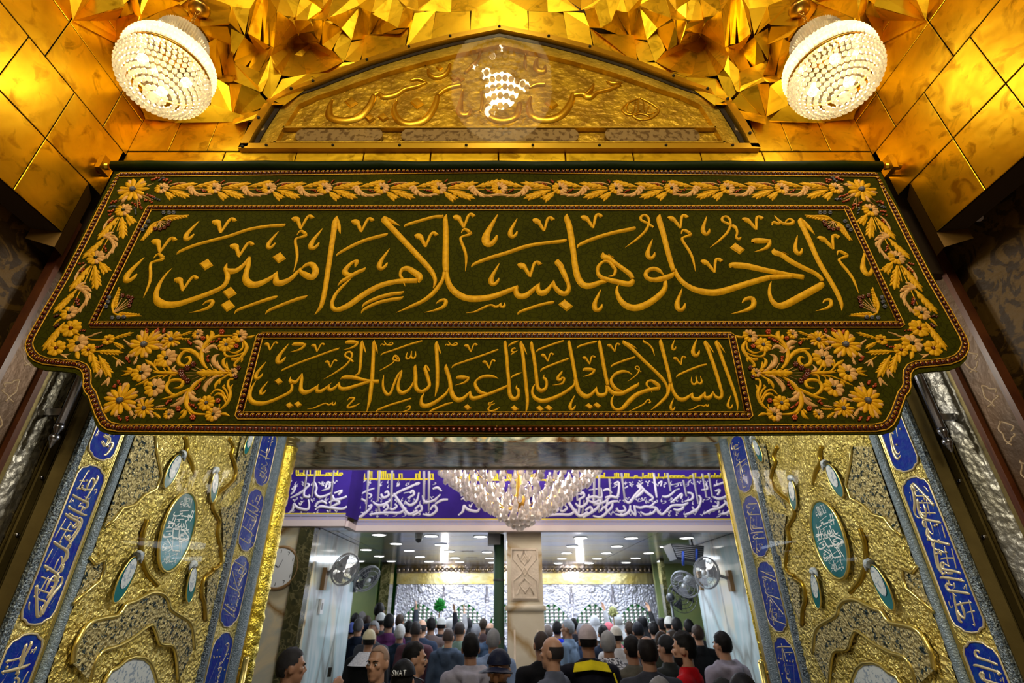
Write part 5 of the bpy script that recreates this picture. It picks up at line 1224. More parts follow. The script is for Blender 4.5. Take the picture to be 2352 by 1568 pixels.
M['knob'] = mat('silver_knob', (.82, .86, .86), .2, .9)
M['downlight'] = emis('ceiling_downlight', (1.0, .97, .92), 9.0)
M['wallgreen'] = mat('olive_green_wall', (.16, .22, .09), .4, 0, (.24, .28, .10), 1.5)
M['grey'] = mat('grey_plastic', (.30, .31, .34), .4); M['dgrey'] = mat('dark_grey_plastic', (.05, .055, .065), .35)
M['wplastic'] = mat('white_plastic', (.72, .74, .76), .35); M['wood'] = mat('brown_wood', (.26, .15, .06), .5)
M['mesh'] = pane('fan_guard_film', 1.1, (.86, .87, .9), .2)
HZ, YH, YJ = CZ + .985, 7.35, 6.9
# door soffit and the wall over it, faced with polished onyx
mb = MB(); mb.box(-2.7, 2.8, 4.30, 5.20, CZ + 1.31, CZ + 1.5, 0); mb.box(-2.7, 2.8, 4.28, 5.20, CZ + 1.5, CZ + 3.4, 0); mb.box(-2.7, 2.8, 5.20, 5.235, CZ + 1.295, CZ + 1.33, 1); struct(mb, 'trim_3', [M['onyx'], M['pinkwhite']])
# ante-room shell
mb = MB(); mb.box(-6.15, -2.43, YJ + .01, YJ + .25, 0, HZ - .03); struct(mb, 'wall_clock', M['onyx_light'])
mb = MB(); mb.box(-6.3, -6.2, 5.0, 15.5, 0, CZ + 3.4); struct(mb, 'wall_far_left', M['wallgreen'])
mb = MB(); mb.box(6.2, 6.3, 5.0, 15.5, 0, CZ + 3.4); struct(mb, 'wall_far_right', M['wallgreen'])
mb = MB(); mb.box(-2.55, -2.43, YJ + .25, 9.25, 0, HZ - .005); struct(mb, 'wall_fans_left', M['white_marble'])
mb = MB(); mb.box(-2.60, -2.41, YJ - .04, YJ + .12, 0, HZ - .03); struct(mb, 'trim_4', M['green_marble'])
mb = MB(); mb.box(3.39, 3.54, 5.2, 9.5, 0, HZ - .005); struct(mb, 'wall_fans_right', M['white_marble'])
mb = MB(); mb.box(-6.2, -2.6, 5.15, 5.2, 0, CZ + 1.3); struct(mb, 'wall_ante_left', M['onyx_light'])
mb = MB(); mb.box(2.7, 6.2, 5.15, 5.2, 0, CZ + 1.3); struct(mb, 'wall_ante_right', M['onyx_light'])
mb = MB(); mb.box(-6.2, 6.2, 5.0, 7.6, CZ + 3.3, CZ + 3.4); struct(mb, 'ceiling_ante', M['pinkwhite'])
# hall ceiling of polished sheets with seams
mb = MB()
ys = [YH + .11, 8.0, 8.6, 9.3, 10.1, 11.0, 12.0, 13.0, 15.4]
for a, b in zip(ys, ys[1:]):
    for xa, xb_ in ((-6.15, -2.3), (-2.3, .1), (.1, 2.3), (2.3, 6.15)): mb.box(xa + .006, xb_ - .006, a + .006, b - .006, HZ, HZ + .05)
mb.box(-6.15, -2.12, YJ + .14, YH + .08, HZ + .0, HZ + .05)
mb.box(-6.15, 6.15, YH + .12, 15.4, HZ + .02, HZ + .06)
struct(mb, 'ceiling_hall', M['mirror_ceiling'])
mb = MB(); mb.box(-6.2, 6.2, 15.4, 15.5, 0, HZ); struct(mb, 'wall_far', M['wallgreen'])
# downlights, one thing each
DL = [(1097, 113), (1583, 124), (2041, 130), (1257, 196), (1672, 204), (975, 252), (1378, 260), (1750, 267), (2105, 274), (1097, 312), (1480, 318), (1804, 327), (2132, 330), (920, 358), (1210, 358), (1560, 361), (1848, 366), (2155, 371)]
DR = [(761, 130), (1194, 132), (1668, 131), (688, 202), (1071, 202), (1488, 205), (639, 260), (980, 260), (1344, 260), (600, 308), (902, 308), (1231, 304), (568, 348), (835, 348), (1150, 342)]
pts = [PZ(600 + x / 4.055, 1200 + y / 4.055, HZ - .004) for x, y in DL] + [PZ(1130 + x / 3.733, 1200 + y / 3.733, HZ - .004) for x, y in DR]
d0 = None
rown = {}
for i, p in enumerate(pts):
    if d0 is None:
        mb = MB(); mb.lathe([(.112, .004), (.112, -.004), (.098, -.006)], n=20); d0 = mb.build('ceiling_downlight', M['wplastic'])
        mb = MB(); mb.lathe([(.098, -.004), (0.0, -.004)], n=20); gl = mb.build('diffuser', M['downlight']); gl.parent = d0; o = d0
    else:
        o = d0.copy(); C.objects.link(o); g2 = gl.copy(); C.objects.link(g2); g2.parent = o
    o.location = p; tag(o, 'round white downlight in the polished hall ceiling, one of many alike', 'ceiling light', 'hall ceiling downlights')
# purple frieze with white thuluth and yellow kufic lettering
fz = empty('calligraphy_frieze', (.3, YH, HZ), 'purple frieze with white and yellow Arabic lettering behind the big chandelier', 'frieze')
zt = CZ + 2.6; XJ = -2.04; XE = 3.38
mb = MB(); mb.box(XJ, XE, YH, YH + .1, HZ + .12, zt); mb.box(-6.15, XJ, YJ, YJ + .1, HZ + .12, zt); mb.add([(XJ, YJ, HZ + .12), (XJ + .06, YH, HZ + .12), (XJ + .06, YH, zt), (XJ, YJ, zt)], [(0, 1, 2, 3)]); child(mb, 'purple_cloth', M['purple'], fz)
mb = MB(); mb.box(XJ, XE, YH - .06, YH + .1, HZ - .02, HZ + .055); mb.box(-6.15, XJ + .02, YJ - .06, YJ + .1, HZ - .02, HZ + .055); mb.box(XJ - .02, XJ + .05, YJ, YH, HZ - .02, HZ + .055); child(mb, 'plaster_moulding', M['pinkwhite'], fz)
mb = MB(); mb.box(XJ, XE, YH - .03, YH + .1, HZ + .06, HZ + .10); mb.box(-6.15, XJ, YJ - .03, YJ + .1, HZ + .06, HZ + .10); mb.box(XJ, XE, YH - .02, YH + .1, HZ + .108, HZ + .135); mb.box(-6.15, XJ, YJ - .02, YJ + .1, HZ + .108, HZ + .135); child(mb, 'patterned_border', M['border_blue'], fz)
mb = MB(); mb.box(XJ, XE, YH - .012, YH + .1, HZ + .138, HZ + .150); mb.box(-6.15, XJ, YJ - .012, YJ + .1, HZ + .138, HZ + .150); child(mb, 'yellow_line', M['frieze_yellow'], fz)
REG['h'] = (640, 1070, 3.446); REG['i'] = (1320, 1070, 3.446); REG['k'] = (1031, 1074, 3.446)
FS = """225 25 14 205 180 14|290 35 14 262 250 10|435 30 15 405 365 10|712 35 17 690 365 10|800 35 17 785 280 14|897 35 17 890 335 14|1150 40 17 1150 300 14|1190 40 17 1188 355 10
105 185 12 130 160 16 118 200 16 95 225 8|95 250 8 150 225 16 200 190 16 240 150 14 222 138 10|205 180 14 200 235 16 240 245 16 240 225 8|280 120 10 300 170 14 290 215 16 320 245 18 370 235 16 420 210 10|370 170 12 385 130 16 405 140 14 395 175 16 340 195 8|425 230 14 440 265 18 490 260 18 540 240 14|440 215 10 500 195 16 470 230 14
400 290 12 440 270 16 480 290 18 400 330 14|290 345 10 330 320 18 400 330 18 500 340 18 540 320 12|75 375 8 110 345 16 120 300 16 150 330 18 220 345 18 240 320 14 235 265 10|290 320 14 310 290 18 350 280 16 380 300 14|545 265 12 560 180 14 610 140 14 640 135 8|600 215 14 620 195 16 625 230 16 590 265 16 540 280 10|520 360 10 545 395 18 600 380 18 640 330 16 630 300 10|540 340 16 570 300 16 600 330 18 560 350 16|620 390 12 650 400 18 720 340 16 735 310 16 710 320 14
760 175 10 690 200 12 640 230 8|750 290 12 790 310 18 840 300 18 900 260 10|810 220 14 830 250 18 870 230 16 860 200 14 840 215 12|720 385 10 780 375 18 880 370 18 960 370 18 1010 330 12|790 320 14 800 370 14|830 330 14 850 300 16 865 330 16 830 360 12|880 330 14 900 345 16 935 320 14 920 300 10|910 215 12 960 290 20 1030 380 20 1100 350 14|900 240 12 960 200 16 1040 165 16 1110 130 10|1000 280 12 1040 310 18 1090 280 16 1110 210 10|1040 215 14 1060 195 16 1070 225 16 1020 255 12|1080 340 14 1120 310 16 1130 350 16 1060 395 12|1140 230 12 1160 285 18 1230 270 16 1280 225 10|1220 180 12 1260 170 16 1290 200 10|1200 345 12 1230 310 16 1250 350 18 1200 390 16 1140 380 10|1240 300 12 1290 270 18 1340 265 12
600 170 6 640 150 8 690 110 6|160 290 8 170 310 10 185 280 8|655 260 14 692 280 14|350 120 8 345 145 10 360 155 8|620 270 8 640 300 10|770 335 8 775 375 8|700 215 8 735 230 12 715 255 10|930 160 8 960 140 8|1060 200 6 990 215 8"""
GS = """625 55 15 640 180 15 650 250 12|735 55 15 760 200 12|275 100 14 285 240 12|370 55 15 400 285 12|860 110 14 885 240 12|935 60 15 980 300 12|1010 60 15 1045 250 12|1060 55 15 1090 245 12|15 170 14 22 275 12|205 170 12 222 350 10|75 270 10 60 380 12|0 350 12 30 370 16 40 260 10|75 385 12 110 380 18 180 330 18 200 270 16 150 290 16 90 260 12|90 260 12 150 240 18 210 250 16 210 180 10
240 250 12 290 240 18 340 240 16 350 130 14 310 140 8|220 330 14 250 320 16 260 270 12|230 385 10 290 330 18 300 280 10|320 380 10 380 390 18 430 360 18 440 310 12|330 330 14 350 360 18 400 350 16 385 310 12|390 260 12 430 290 18 480 230 18 520 180 16 490 150 12|480 250 12 520 220 18 545 190 14|500 130 12 560 200 18 620 250 16 590 275 10|430 330 12 480 390 18 470 310 12|480 320 14 520 330 18 560 320 16 600 320 16 640 280 10|590 330 12 640 330 18 670 370 18 700 380 16 760 320 16 800 310 16 860 310 18 900 290 10|520 360 10 560 385 16 620 370 16 640 340 10
690 240 12 740 240 16 800 190 10|760 290 12 800 260 16 850 220 16 840 260 12|780 340 12 820 350 18 860 330 16 850 300 10|890 210 12 930 220 16 930 260 16 870 280 10|870 385 12 920 370 18 980 330 16 1000 260 16 980 230 12|930 320 12 960 360 16 990 300 10|1000 190 10 1050 180 14 1040 140 10|1020 380 10 1080 350 18 1150 330 16 1200 290 12|1090 320 14 1130 320 16 1140 280 10|1090 240 12 1140 260 18 1200 240 16 1240 200 10|1110 200 12 1150 190 16 1130 230 12|1100 160 10 1180 130 14 1215 120 8|1150 380 12 1210 370 18 1250 310 16 1220 270 12|1180 270 12 1200 290 16 1215 320 12
395 175 8 420 160 10|540 130 8 520 145 10|660 140 10 690 120 10 680 160 8|770 150 6 840 130 8|900 130 10 920 110 10|1150 350 10 1140 370 10|800 190 8 830 180 10|110 190 8 180 180 10|560 270 8 590 290 10"""
PF, PJ = Plane('Y', YH - .004, -1), Plane('Y', YJ - .004, -1)
def frieze_text(mb, data, reg, jog=None):
    for t in data.replace('\n', '|').split('|'):
        a = nums(t); pl = PF
        if jog and sum(a[0::3]) / len(a[0::3]) < jog: pl = PJ
        a = [q * (1.2 if i % 3 == 2 else 1) for i, q in enumerate(a)]; pxstroke(mb, pl, reg, a, hmax=.012, k=.3)
mb = MB(); rq = random.Random(8)
for (x0_, x1_) in ((660, 775), (800, 1000), (1400, 1690)):
    for yy in (1108, 1113, 1145, 1151, 1176, 1181):
        xx = x0_ + rq.uniform(0, 20)
        while xx < x1_:
            mark(mb, PJ if xx < 780 else PF, rq.choice('VHHOV'), xx, yy + rq.uniform(-3, 3), rq.uniform(.16, .24), hmax=.01, k=.3); xx += rq.uniform(13, 26)
frieze_text(mb, FS, 'h', 500); frieze_text(mb, GS, 'i'); frieze_text(mb, FS, 'k')
child(mb, 'white_script', M['frieze_white'], fz)
mb = MB(); rnd = random.Random(3)
def kufic(pl, reg, xa, xb, yb, yt):
    x = xa
    while x < xb:
        kind = rnd.random()
        if kind < .5:
            pxstroke(mb, pl, reg, [x, yb, 9, x, yt + rnd.uniform(0, 6), 13], hmax=.008, k=.3); x += 15
        elif kind < .75:
            pxstroke(mb, pl, reg, [x, yb, 13, x, yt + 26, 13, x + 20, yt + 26, 13, x + 20, yb, 13], hmax=.008, k=.3, sub=1); x += 30
        else:
            pxstroke(mb, pl, reg, [x, yb, 13, x + 22, yb, 14, x + 26, yb + 10, 12], hmax=.008, k=.3, sub=1); x += 34
    pxstroke(mb, pl, reg, [xa, yb, 13, xb, yb, 13], hmax=.008, k=.3)
kufic(PJ, 'h', 140, 500, 72, 30); kufic(PF, 'h', 560, 1230, 104, 36); kufic(PF, 'i', 160, 1205, 92, 52); kufic(PF, 'k', -20, 900, 96, 44)
child(mb, 'yellow_kufic_script', M['frieze_yellow'], fz)
# wall clock, half hidden by the left leaf
pc = PY(640, 1303, YJ - .03)
ck = empty('wall_clock', (pc.x, YJ - .03, pc.z), 'round white wall clock half hidden behind the left door leaf', 'clock'); R = .24
mb = MB()
def disc(mb, c, r, y, n=36): mb.add([(c.x + r * math.cos(2 * PI * k / n), y, c.z + r * math.sin(2 * PI * k / n)) for k in range(n)], [list(range(n))])
disc(mb, pc, R, YJ - .035); child(mb, 'dial', M['wplastic'], ck)
mb = MB(); mb.tube([(pc.x + R * math.cos(2 * PI * k / 36), YJ - .02, pc.z + R * math.sin(2 * PI * k / 36)) for k in range(38)], .022, 8, cap=False); child(mb, 'rim', M['wood'], ck)
mb = MB(); cp = Plane('Y', YJ - .037, -1)
for h in range(12):
    a = PI / 2 - h * PI / 6; c0 = (pc.x + .19 * math.cos(a), pc.z + .19 * math.sin(a))
    stroke(mb, cp, [(c0[0] - .012, c0[1] + .018, .006), (c0[0] + .012, c0[1] + .014, .008), (c0[0] + .002, c0[1] - .02, .006)] if h % 2 else [(c0[0], c0[1] + .02, .006), (c0[0] - .002, c0[1] - .02, .008)], hmax=.002, k=.3)
child(mb, 'numerals', M['dgrey'], ck)
mb = MB()
for a, L in ((1.2, .11), (2.6, .16)): stroke(mb, cp, [(pc.x, pc.z, .012), (pc.x + L * math.cos(a), pc.z + L * math.sin(a), .006)], hmax=.003, k=.3)
child(mb, 'hands', M['dgrey'], ck)
# central pier and the green wrapped post beside it
xp = [PY(x, 1330, 7.5).x for x in (1165, 1246)]; cx = sum(xp) / 2; hw = (xp[1] - xp[0]) / 2
zr = PY(1205, 1396, 7.4).z
pi_ = empty('stone_pier', (cx, 7.7, 0), 'square cream stone pier with carved star panel in mid hall', 'pillar')
mb = MB(); mb.box(cx - hw, cx + hw, 7.46, 7.92, 0, HZ - .01); child(mb, 'shaft', M['stone'], pi_)
mb = MB()
for f in range(8):
    t = PI * f / 7 - PI / 2
mb.tube([(cx - hw - .0, 7.47, zr), (cx + hw + .0, 7.47, zr)], .045, 12); mb.tube([(cx - hw, 7.47, zr), (cx - hw, 7.92, zr)], .035, 12); mb.tube([(cx + hw, 7.47, zr), (cx + hw, 7.92, zr)], .035, 12); child(mb, 'ring_moulding', M['stone'], pi_)
z0, z1 = zr + .09, PY(1205, 1258, 7.45).z
mb = MB(); mb.box(cx - hw + .05, cx + hw - .05, 7.445, 7.46, z0, z1)
cpz = Plane('Y', 7.443, -1); mz = (z0 + z1) / 2
for t in (((-1, -1), (-1, -.3), (-.35, -.05), (0, .25), (.35, -.05), (1, -.3), (1, -1), (-1, -1)), ((-1, 1), (-1, .6), (-.3, .2), (0, -.1), (.3, .2), (1, .6), (1, 1), (-1, 1)), ((-.7, -.85), (-.4, -.5), (0, -.8), (.4, -.5), (.7, -.85)), ((-.6, .8), (-.3, .5), (0, .75), (.3, .5), (.6, .8)), ((0, .95), (-.35, .6), (0, .35), (.35, .6), (0, .95)), ((0, -.2), (-.5, -.45), (0, -.75), (.5, -.45), (0, -.2))):
    stroke(mb, cpz, [(cx + x * (hw - .08), mz + y * (z1 - z0) / 2 * .93, .022) for x, y in t], hmax=.012, k=.5, sub=1)
child(mb, 'carved_panel', M['stone_carved'], pi_)
mb = MB()
for xx in (-1, 1): mb.tube([(cx + xx * (hw - .09), 7.462, .1), (cx + xx * (hw - .09), 7.462, zr - .25)], .012, 6)
child(mb, 'fluting', M['stone_carved'], pi_)
gx = PY(1146, 1400, 7.72).x
gp = empty('green_wrapped_post', (gx, 7.72, 0), 'dark green wrapped post standing left of the stone pier', 'post')
mb = MB(); mb.tube([(gx, 7.72, 0), (gx, 7.72, HZ - .01)], .075, 16); child(mb, 'cover', M['green_drape'], gp)
mb = MB()
for z in (.9, 1.6, 2.3): mb.lathe([(.08, -.012), (.082, 0), (.08, .012)], (gx, 7.72, z), 16)
child(mb, 'binding', M['dgrey'], gp)
mb = MB(); mb.box(gx - .16, gx + .02, 7.62, 7.82, HZ - .16, HZ - .01); child(mb, 'head_box', M['grey'], gp)
# ---- the silver shrine
YZ = 13.55
def zx(px): return PY(px, 1400, YZ).x
ZX0, ZX1 = zx(908), zx(1524)
zr_ = empty('silver_shrine', ((ZX0 + ZX1) / 2, YZ + 1.2, 0), 'silver shrine enclosure with green lit arched grilles behind the crowd', 'shrine')
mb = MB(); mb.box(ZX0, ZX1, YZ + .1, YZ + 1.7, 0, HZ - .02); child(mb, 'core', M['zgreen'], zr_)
def zz(py): return PY(1200, py, YZ).z
zt1, zt2, zt3 = zz(1341), zz(1316), zz(1301)
ac = [zx(965), zx(1070), zx(1166), zx(1267), zx(1362), zx(1460)]
sp = (ac[-1] - ac[0]) / 5; zg0, za = zz(1432), zz(1384); hwA = sp * .42
# front sheet of embossed silver with the arched openings cut out
def archpts(c, n=10):
    o = [(c - hwA, zg0)]
    for i in range(n + 1):
        t = i / n; o.append((c - hwA * (1 - t) ** .8, zg0 + (za - zg0) * (t ** .62 if t < 1 else 1)))
    for i in range(n - 1, -1, -1):
        t = i / n; o.append((c + hwA * (1 - t) ** .8, zg0 + (za - zg0) * (t ** .62)))
    o.append((c + hwA, zg0)); return o
mb = MB(); mbk = MB()
edges = [ZX0] + [(p + q) / 2 for p, q in zip(ac, ac[1:])] + [ZX1]
ac_parts = []
for i, c in enumerate(ac):
    a = archpts(c); n = len(a); l, r = edges[i], edges[i + 1]
    up = [(l, zt1)] + [(l + (r - l) * k / (n - 3), zt1) for k in range(n - 2)] + [(r, zt1)]
    up[0] = (l, zg0); up[-1] = (r, zg0)
    vs = [(x, YZ, z) for x, z in a] + [(x, YZ, z) for x, z in up]
    mb.add(vs, [(k, k + 1, n + k + 1, n + k) for k in range(n - 1)], 0)
    mb.box(l, r, YZ, YZ + .05, 0, zg0)
    # scalloped moulding round the opening and the lobed panel above
    mb.tube([(x, YZ - .02, z) for x, z in a], .022, 6); mb.tube([(c + (x - c) * 1.12, YZ - .01, zg0 + (z - zg0) * 1.16) for x, z in a], .012, 6)
    mb.tube([(l + .04, YZ - .01, za), (l + .04, YZ - .01, zt1 - .22), (c - .18, YZ - .01, zt1 - .04), (c + .18, YZ - .01, zt1 - .04), (r - .04, YZ - .01, zt1 - .22), (r - .04, YZ - .01, za)], .014, 6)
    mb.ball((c, YZ - .0, za + .30), (.10, .02, .10), 12, 8)
    mb.tube([(l, YZ - .01, .2), (l, YZ - .01, zt1 - .05)], .03, 8)
child(mb, 'silver_front', M['zsilver'], zr_)
for c in ac:
    mb = MB(); a = archpts(c); nx = 8; nz = 6; st = 2 * hwA / nx
    for i in range(nx + 1):
        for j in range(nz):
            x, z = c - hwA + st * i, zg0 + (za - zg0) * j / nz
            t = (z - zg0) / (za - zg0); wl = hwA * (1 - min(t, 1) ** 1.6) 
            if abs(x - c) <= wl * .98:
                mb.ball((x, YZ + .0, z + .02), .058, 8, 6)
                mb.tube([(x, YZ + .04, z - .06), (x, YZ + .04, z + .1)], .008, 5)
    child(mb, 'knobbed_grille', M['knob'], zr_)
mb = MB(); mb.box(ZX0 - .02, ZX1 + .02, YZ - .04, YZ + .1, zt1, zt2); child(mb, 'gold_band', M['zgold'], zr_)
mb = MB(); mb.box(ZX0 - .04, ZX1 + .04, YZ - .08, YZ + .1, zt2, HZ - .004)
for i in range(60): mb.ball((ZX0 + (ZX1 - ZX0) * i / 59, YZ - .08, (zt2 + zt3) / 2), (.06, .03, .05), 8, 6)
child(mb, 'cornice', M['zdark'], zr_)
for i, px in enumerate((1042, 1262, 1420)):
    pass
# corner uprights of the bay beyond the fans
mb = MB(); x = zx(898); mb.box(x - .12, x + .1, 12.6, 13.0, 0, HZ); struct(mb, 'trim_5', M['green_marble'])
mb = MB(); x = PY(1534, 1400, 11.7).x; mb.box(x - .03, x + .06, 11.7, 11.9, 0, HZ); struct(mb, 'trim_6', M['green_marble'])
mb = MB(); mb.box(3.7, 6.15, 13.1, 13.2, 0, HZ); struct(mb, 'wall_hall_right', M['wallgreen'])
mb = MB(); mb.box(-6.15, -2.9, 13.1, 13.2, 0, HZ); struct(mb, 'wall_hall_left', M['wallgreen'])
# ---- hall crystal chandelier
hc = empty('crystal_chandelier', (.28, 6.29, CZ + 3.3), 'wide crystal drop chandelier hanging before the purple frieze', 'chandelier')
M['drop'] = crystal('crystal_drop', (1.0, .95, .92), .40, .30, .05)
cxh = PY(1193, 1150, 6.29).x; zb_ = PY(1193, 1217, 6.29).z; rnd = random.Random(11)
for t in range(15):
    f = t / 14; r = .10 + .90 * f ** .95; r *= 1.0; z = zb_ + .10 + .60 * f ** 1.1; n = int(8 + 38 * f); mb = MB()
    for q in range(n):
        th = 2 * PI * (q + .5 * (t % 2)) / n + rnd.uniform(-.05, .05); x, y = cxh + r * math.cos(th), 6.29 + r * math.sin(th); zz_ = z + rnd.uniform(-.03, .03)
        s = rnd.uniform(1.2, 1.8)
        mb.lathe([(0, .045 * s), (.008 * s, .042 * s), (.010 * s, .03 * s), (.022 * s, -.012 * s), (.018 * s, -.032 * s), (0, -.045 * s)], (x, y, zz_), 6, 0, False)
        mb.ball((x, y, zz_ + .062), .012, 6, 5, 0, False)
    child(mb, 'crystal_tier', M['drop'], hc)
mb = MB()
for q in range(9):
    th = 2 * PI * q / 9; mb.ball((cxh + .13 * math.cos(th), 6.29 + .13 * math.sin(th), zb_ + .09), .048, 10, 8, 0, False)
child(mb, 'crystal_ball_cluster', M['drop'], hc)
mb = MB(); mb.ball((cxh, 6.29, zb_ + .045), .062, 14, 10); child(mb, 'bottom_ball', M['drop'], hc)
mb = MB()
for q in range(14):
    th = 2 * PI * q / 14; pts_ = [(cxh + r * math.cos(th), 6.29 + r * math.sin(th), zb_ + z) for r, z in ((.05, .28), (.12, .24), (.30, .30), (.55, .46), (.75, .50), (.98, .72))]
    mb.tube(smooth3(pts_), .006, 6)
mb.lathe([(.0, .2), (.06, .22), (.09, .32), (.05, .45), (.03, .7), (.03, 1.5), (.1, 1.6), (0, 1.61)], (cxh, 6.29, zb_), 16); child(mb, 'gilt_arms', M['chain'], hc)
for q in range(14):
    th = 2 * PI * q / 14; mb = MB(); mb.ball((cxh + .98 * math.cos(th), 6.29 + .98 * math.sin(th), zb_ + .80), (.022, .022, .045), 8, 6); child(mb, 'bulb', M['hbulb'] if 'hbulb' in M else M.setdefault('hbulb', emis('candle_bulb', (1, .9, .75), 12)), hc)
# ---- wall fans
def fan(px, py, Y, lab, face, arm, col='grey', R=.21):
    c = PY(px, py, Y); root = empty('wall_fan', c, lab, 'fan', 'wall fans in the hall')
    q = Vector(face).normalized().to_track_quat('Z', 'Y'); root.rotation_mode = 'QUATERNION'; root.rotation_quaternion = q
    def part(mb, nm, m, par=root): o = mb.build(nm, m); o.parent = par; return o
    mb = MB()
    for r, z in ((R, 0.0), (R, .03), (R * .75, .055), (R * .4, .068)): mb.tube([(r * math.cos(2 * PI * k / 28), r * math.sin(2 * PI * k / 28), z) for k in range(30)], .0045 if r < R else .009, 5, cap=False)
    for k in range(24):
        a = 2 * PI * k / 24; mb.tube([(R * math.cos(a), R * math.sin(a), .03), (R * .75 * math.cos(a), R * .75 * math.sin(a), .055), (.03 * math.cos(a), .03 * math.sin(a), .07)], .0022, 4); mb.tube([(R * math.cos(a), R * math.sin(a), .0), (R * .5 * math.cos(a), R * .5 * math.sin(a), -.05), (.05 * math.cos(a), .05 * math.sin(a), -.06)], .0022, 4)
    part(mb, 'guard', M['grey'])
    for k in range(3):
        mb = MB(); a0 = 2 * PI * k / 3; vs = []
        for i in range(5):
            for j in range(5):
                r = .04 + (R * .88 - .04) * i / 4; a = a0 + (j / 4 - .5) * (.9 + .25 * i / 4); vs.append((r * math.cos(a), r * math.sin(a), .012 + .022 * (j / 4 - .5)))
        mb.add(vs, [(i * 5 + j, i * 5 + j + 1, i * 5 + j + 6, i * 5 + j + 5) for i in range(4) for j in range(4)], 0, True); part(mb, 'blade', M['grey'] if col == 'grey' else M['dgrey'])
    mb = MB(); mb.lathe([(0, .078), (.035, .074), (.04, .06), (0, .055)], n=16); part(mb, 'hub_cap', M['wplastic'])
    mb = MB(); mb.lathe([(0, -.05), (.055, -.05), (.06, -.12), (.045, -.19), (0, -.2)], n=16); part(mb, 'motor', M['wplastic'] if col == 'grey' else M['dgrey'])
    mb = MB(); inv = q.inverted(); wl = inv @ (Vector(arm) - c); mb.tube([(0, 0, -.15), tuple(wl * .6 + Vector((0, 0, -.06))), tuple(wl)], .022, 8); part(mb, 'wall_arm', M['grey'])
    wp = Vector(arm); mb = MB(); mb.box(-.05, .05, -.05, .05, -.16, .12); o = part(mb, 'wall_plate', M['wood'] if col == 'grey' else M['dgrey']); o.rotation_mode = 'QUATERNION'; o.location = wl; o.rotation_quaternion = inv
    return root
XL_, XR_ = -2.425, 3.385
def wl(px, py, X): p = PX(px, py, X); return (X, p.y, p.z)
fan(792, 1306, 7.55, 'nearer oscillating wall fan with wooden bracket on the left marble wall', (.75, -.55, -.35), wl(742, 1325, XL_))
fan(842, 1327, 8.6, 'farther wall fan low at the end of the left marble wall', (.65, -.5, -.6), wl(815, 1335, XL_), 'dark')
fan(1624, 1315, 8.05, 'nearest white wall fan on the right marble wall', (-.8, -.5, .05), wl(1680, 1330, XR_))
fan(1574, 1340, 8.75, 'white wall fan behind the nearest one on the right marble wall', (-.6, -.6, -.5), wl(1610, 1330, XR_))
# pedestal fan by the shrine
c = PY(1541, 1372, 11.2); pf = empty('pedestal_fan', (c.x, 11.2, 0), 'black pedestal fan standing right of the silver shrine', 'fan')
mb = MB(); mb.tube([(c.x, 11.22, .04), (c.x, 11.22, c.z)], .025, 8); mb.lathe([(.24, 0), (.24, .03), (.05, .06), (0, .06)], (c.x, 11.22, 0), 20); child(mb, 'stand', M['dgrey'], pf)
mb = MB()
for r in (.27, .2, .13, .06): mb.tube([(c.x + r * math.cos(2 * PI * k / 24), 10.5, c.z + r * math.sin(2 * PI * k / 24)) for k in range(26)], .006, 5, cap=False)
for k in range(18):
    a = 2 * PI * k / 18; mb.tube([(c.x, 10.49, c.z), (c.x + .27 * math.cos(a), 10.51, c.z + .27 * math.sin(a))], .003, 4)
child(mb, 'guard', M['dgrey'], pf)
for k in range(3):
    mb = MB(); a = 2 * PI * k / 3; vs = [(c.x + r * math.cos(a + d), 10.54 + .03 * d, c.z + r * math.sin(a + d)) for r in (.04, .24) for d in (-.45, .45)]; mb.add(vs, [(0, 1, 3, 2)]); child(mb, 'blade', M['dgrey'], pf)
mb = MB(); mb.ball((c.x, 11.23, c.z), (.08, .1, .09), 12, 8); child(mb, 'motor', M['dgrey'], pf)
# grey loudspeaker cabinet under the ceiling, hung on the right
c = PY(1572, 1270, 8.6); sp_ = empty('ceiling_speaker', (c.x, 8.6, HZ), 'grey speaker cabinet hung under the ceiling above the right fans', 'speaker')
mb = MB(); P = [(-.42, -.2, 0), (.42, -.2, -.05), (.42, .25, -.05), (-.42, .25, 0), (-.30, -.15, -.32), (.30, -.2, -.42), (.30, .2, -.42), (-.30, .2, -.32)]
mb.add([(c.x + x * .62, 8.6 + y, HZ - .06 + z * .7) for x, y, z in P], [(0, 1, 2, 3), (7, 6, 5, 4), (0, 4, 5, 1), (1, 5, 6, 2), (2, 6, 7, 3), (3, 7, 4, 0)]); child(mb, 'cabinet', M['dgrey'], sp_)
mb = MB()
for i in range(7):
    t = i / 6; mb.tube([(c.x - .24 + .05 * t, 8.39 + .02 * t, HZ - .09 - .15 * t), (c.x + .24 - .05 * t, 8.39, HZ - .12 - .19 * t)], .008, 4)
child(mb, 'grille', M['grey'], sp_)
mb = MB(); mb.tube([(c.x - .1, 8.36, HZ - .18), (c.x - .14, 8.33, HZ - .38)], .02, 6); mb.tube([(c.x + .12, 8.36, HZ - .15), (c.x + .08, 8.34, HZ - .32)], .02, 6); child(mb, 'blue_ribbons', mat('blue_ribbon', (.02, .08, .55), .5), sp_)
mb = MB(); mb.tube([(c.x + .15, 8.6, HZ), (c.x + .15, 8.6, HZ - .10)], .015, 6); child(mb, 'bracket', M['grey'], sp_)
# dome camera
p = PZ(600 + 1470 / 4.055, 1200 + 110 / 4.055, HZ); dc = empty('dome_camera', p, 'small black dome security camera on the hall ceiling', 'camera')
mb = MB(); mb.lathe([(.06, 0), (.06, -.05), (.05, -.06), (0, -.06)], p, 16); child(mb, 'housing', M['wplastic'], dc)
mb = MB(); mb.ball((p.x, p.y, p.z - .06), (.05, .05, .055), 14, 8); child(mb, 'dome', M['dgrey'], dc)
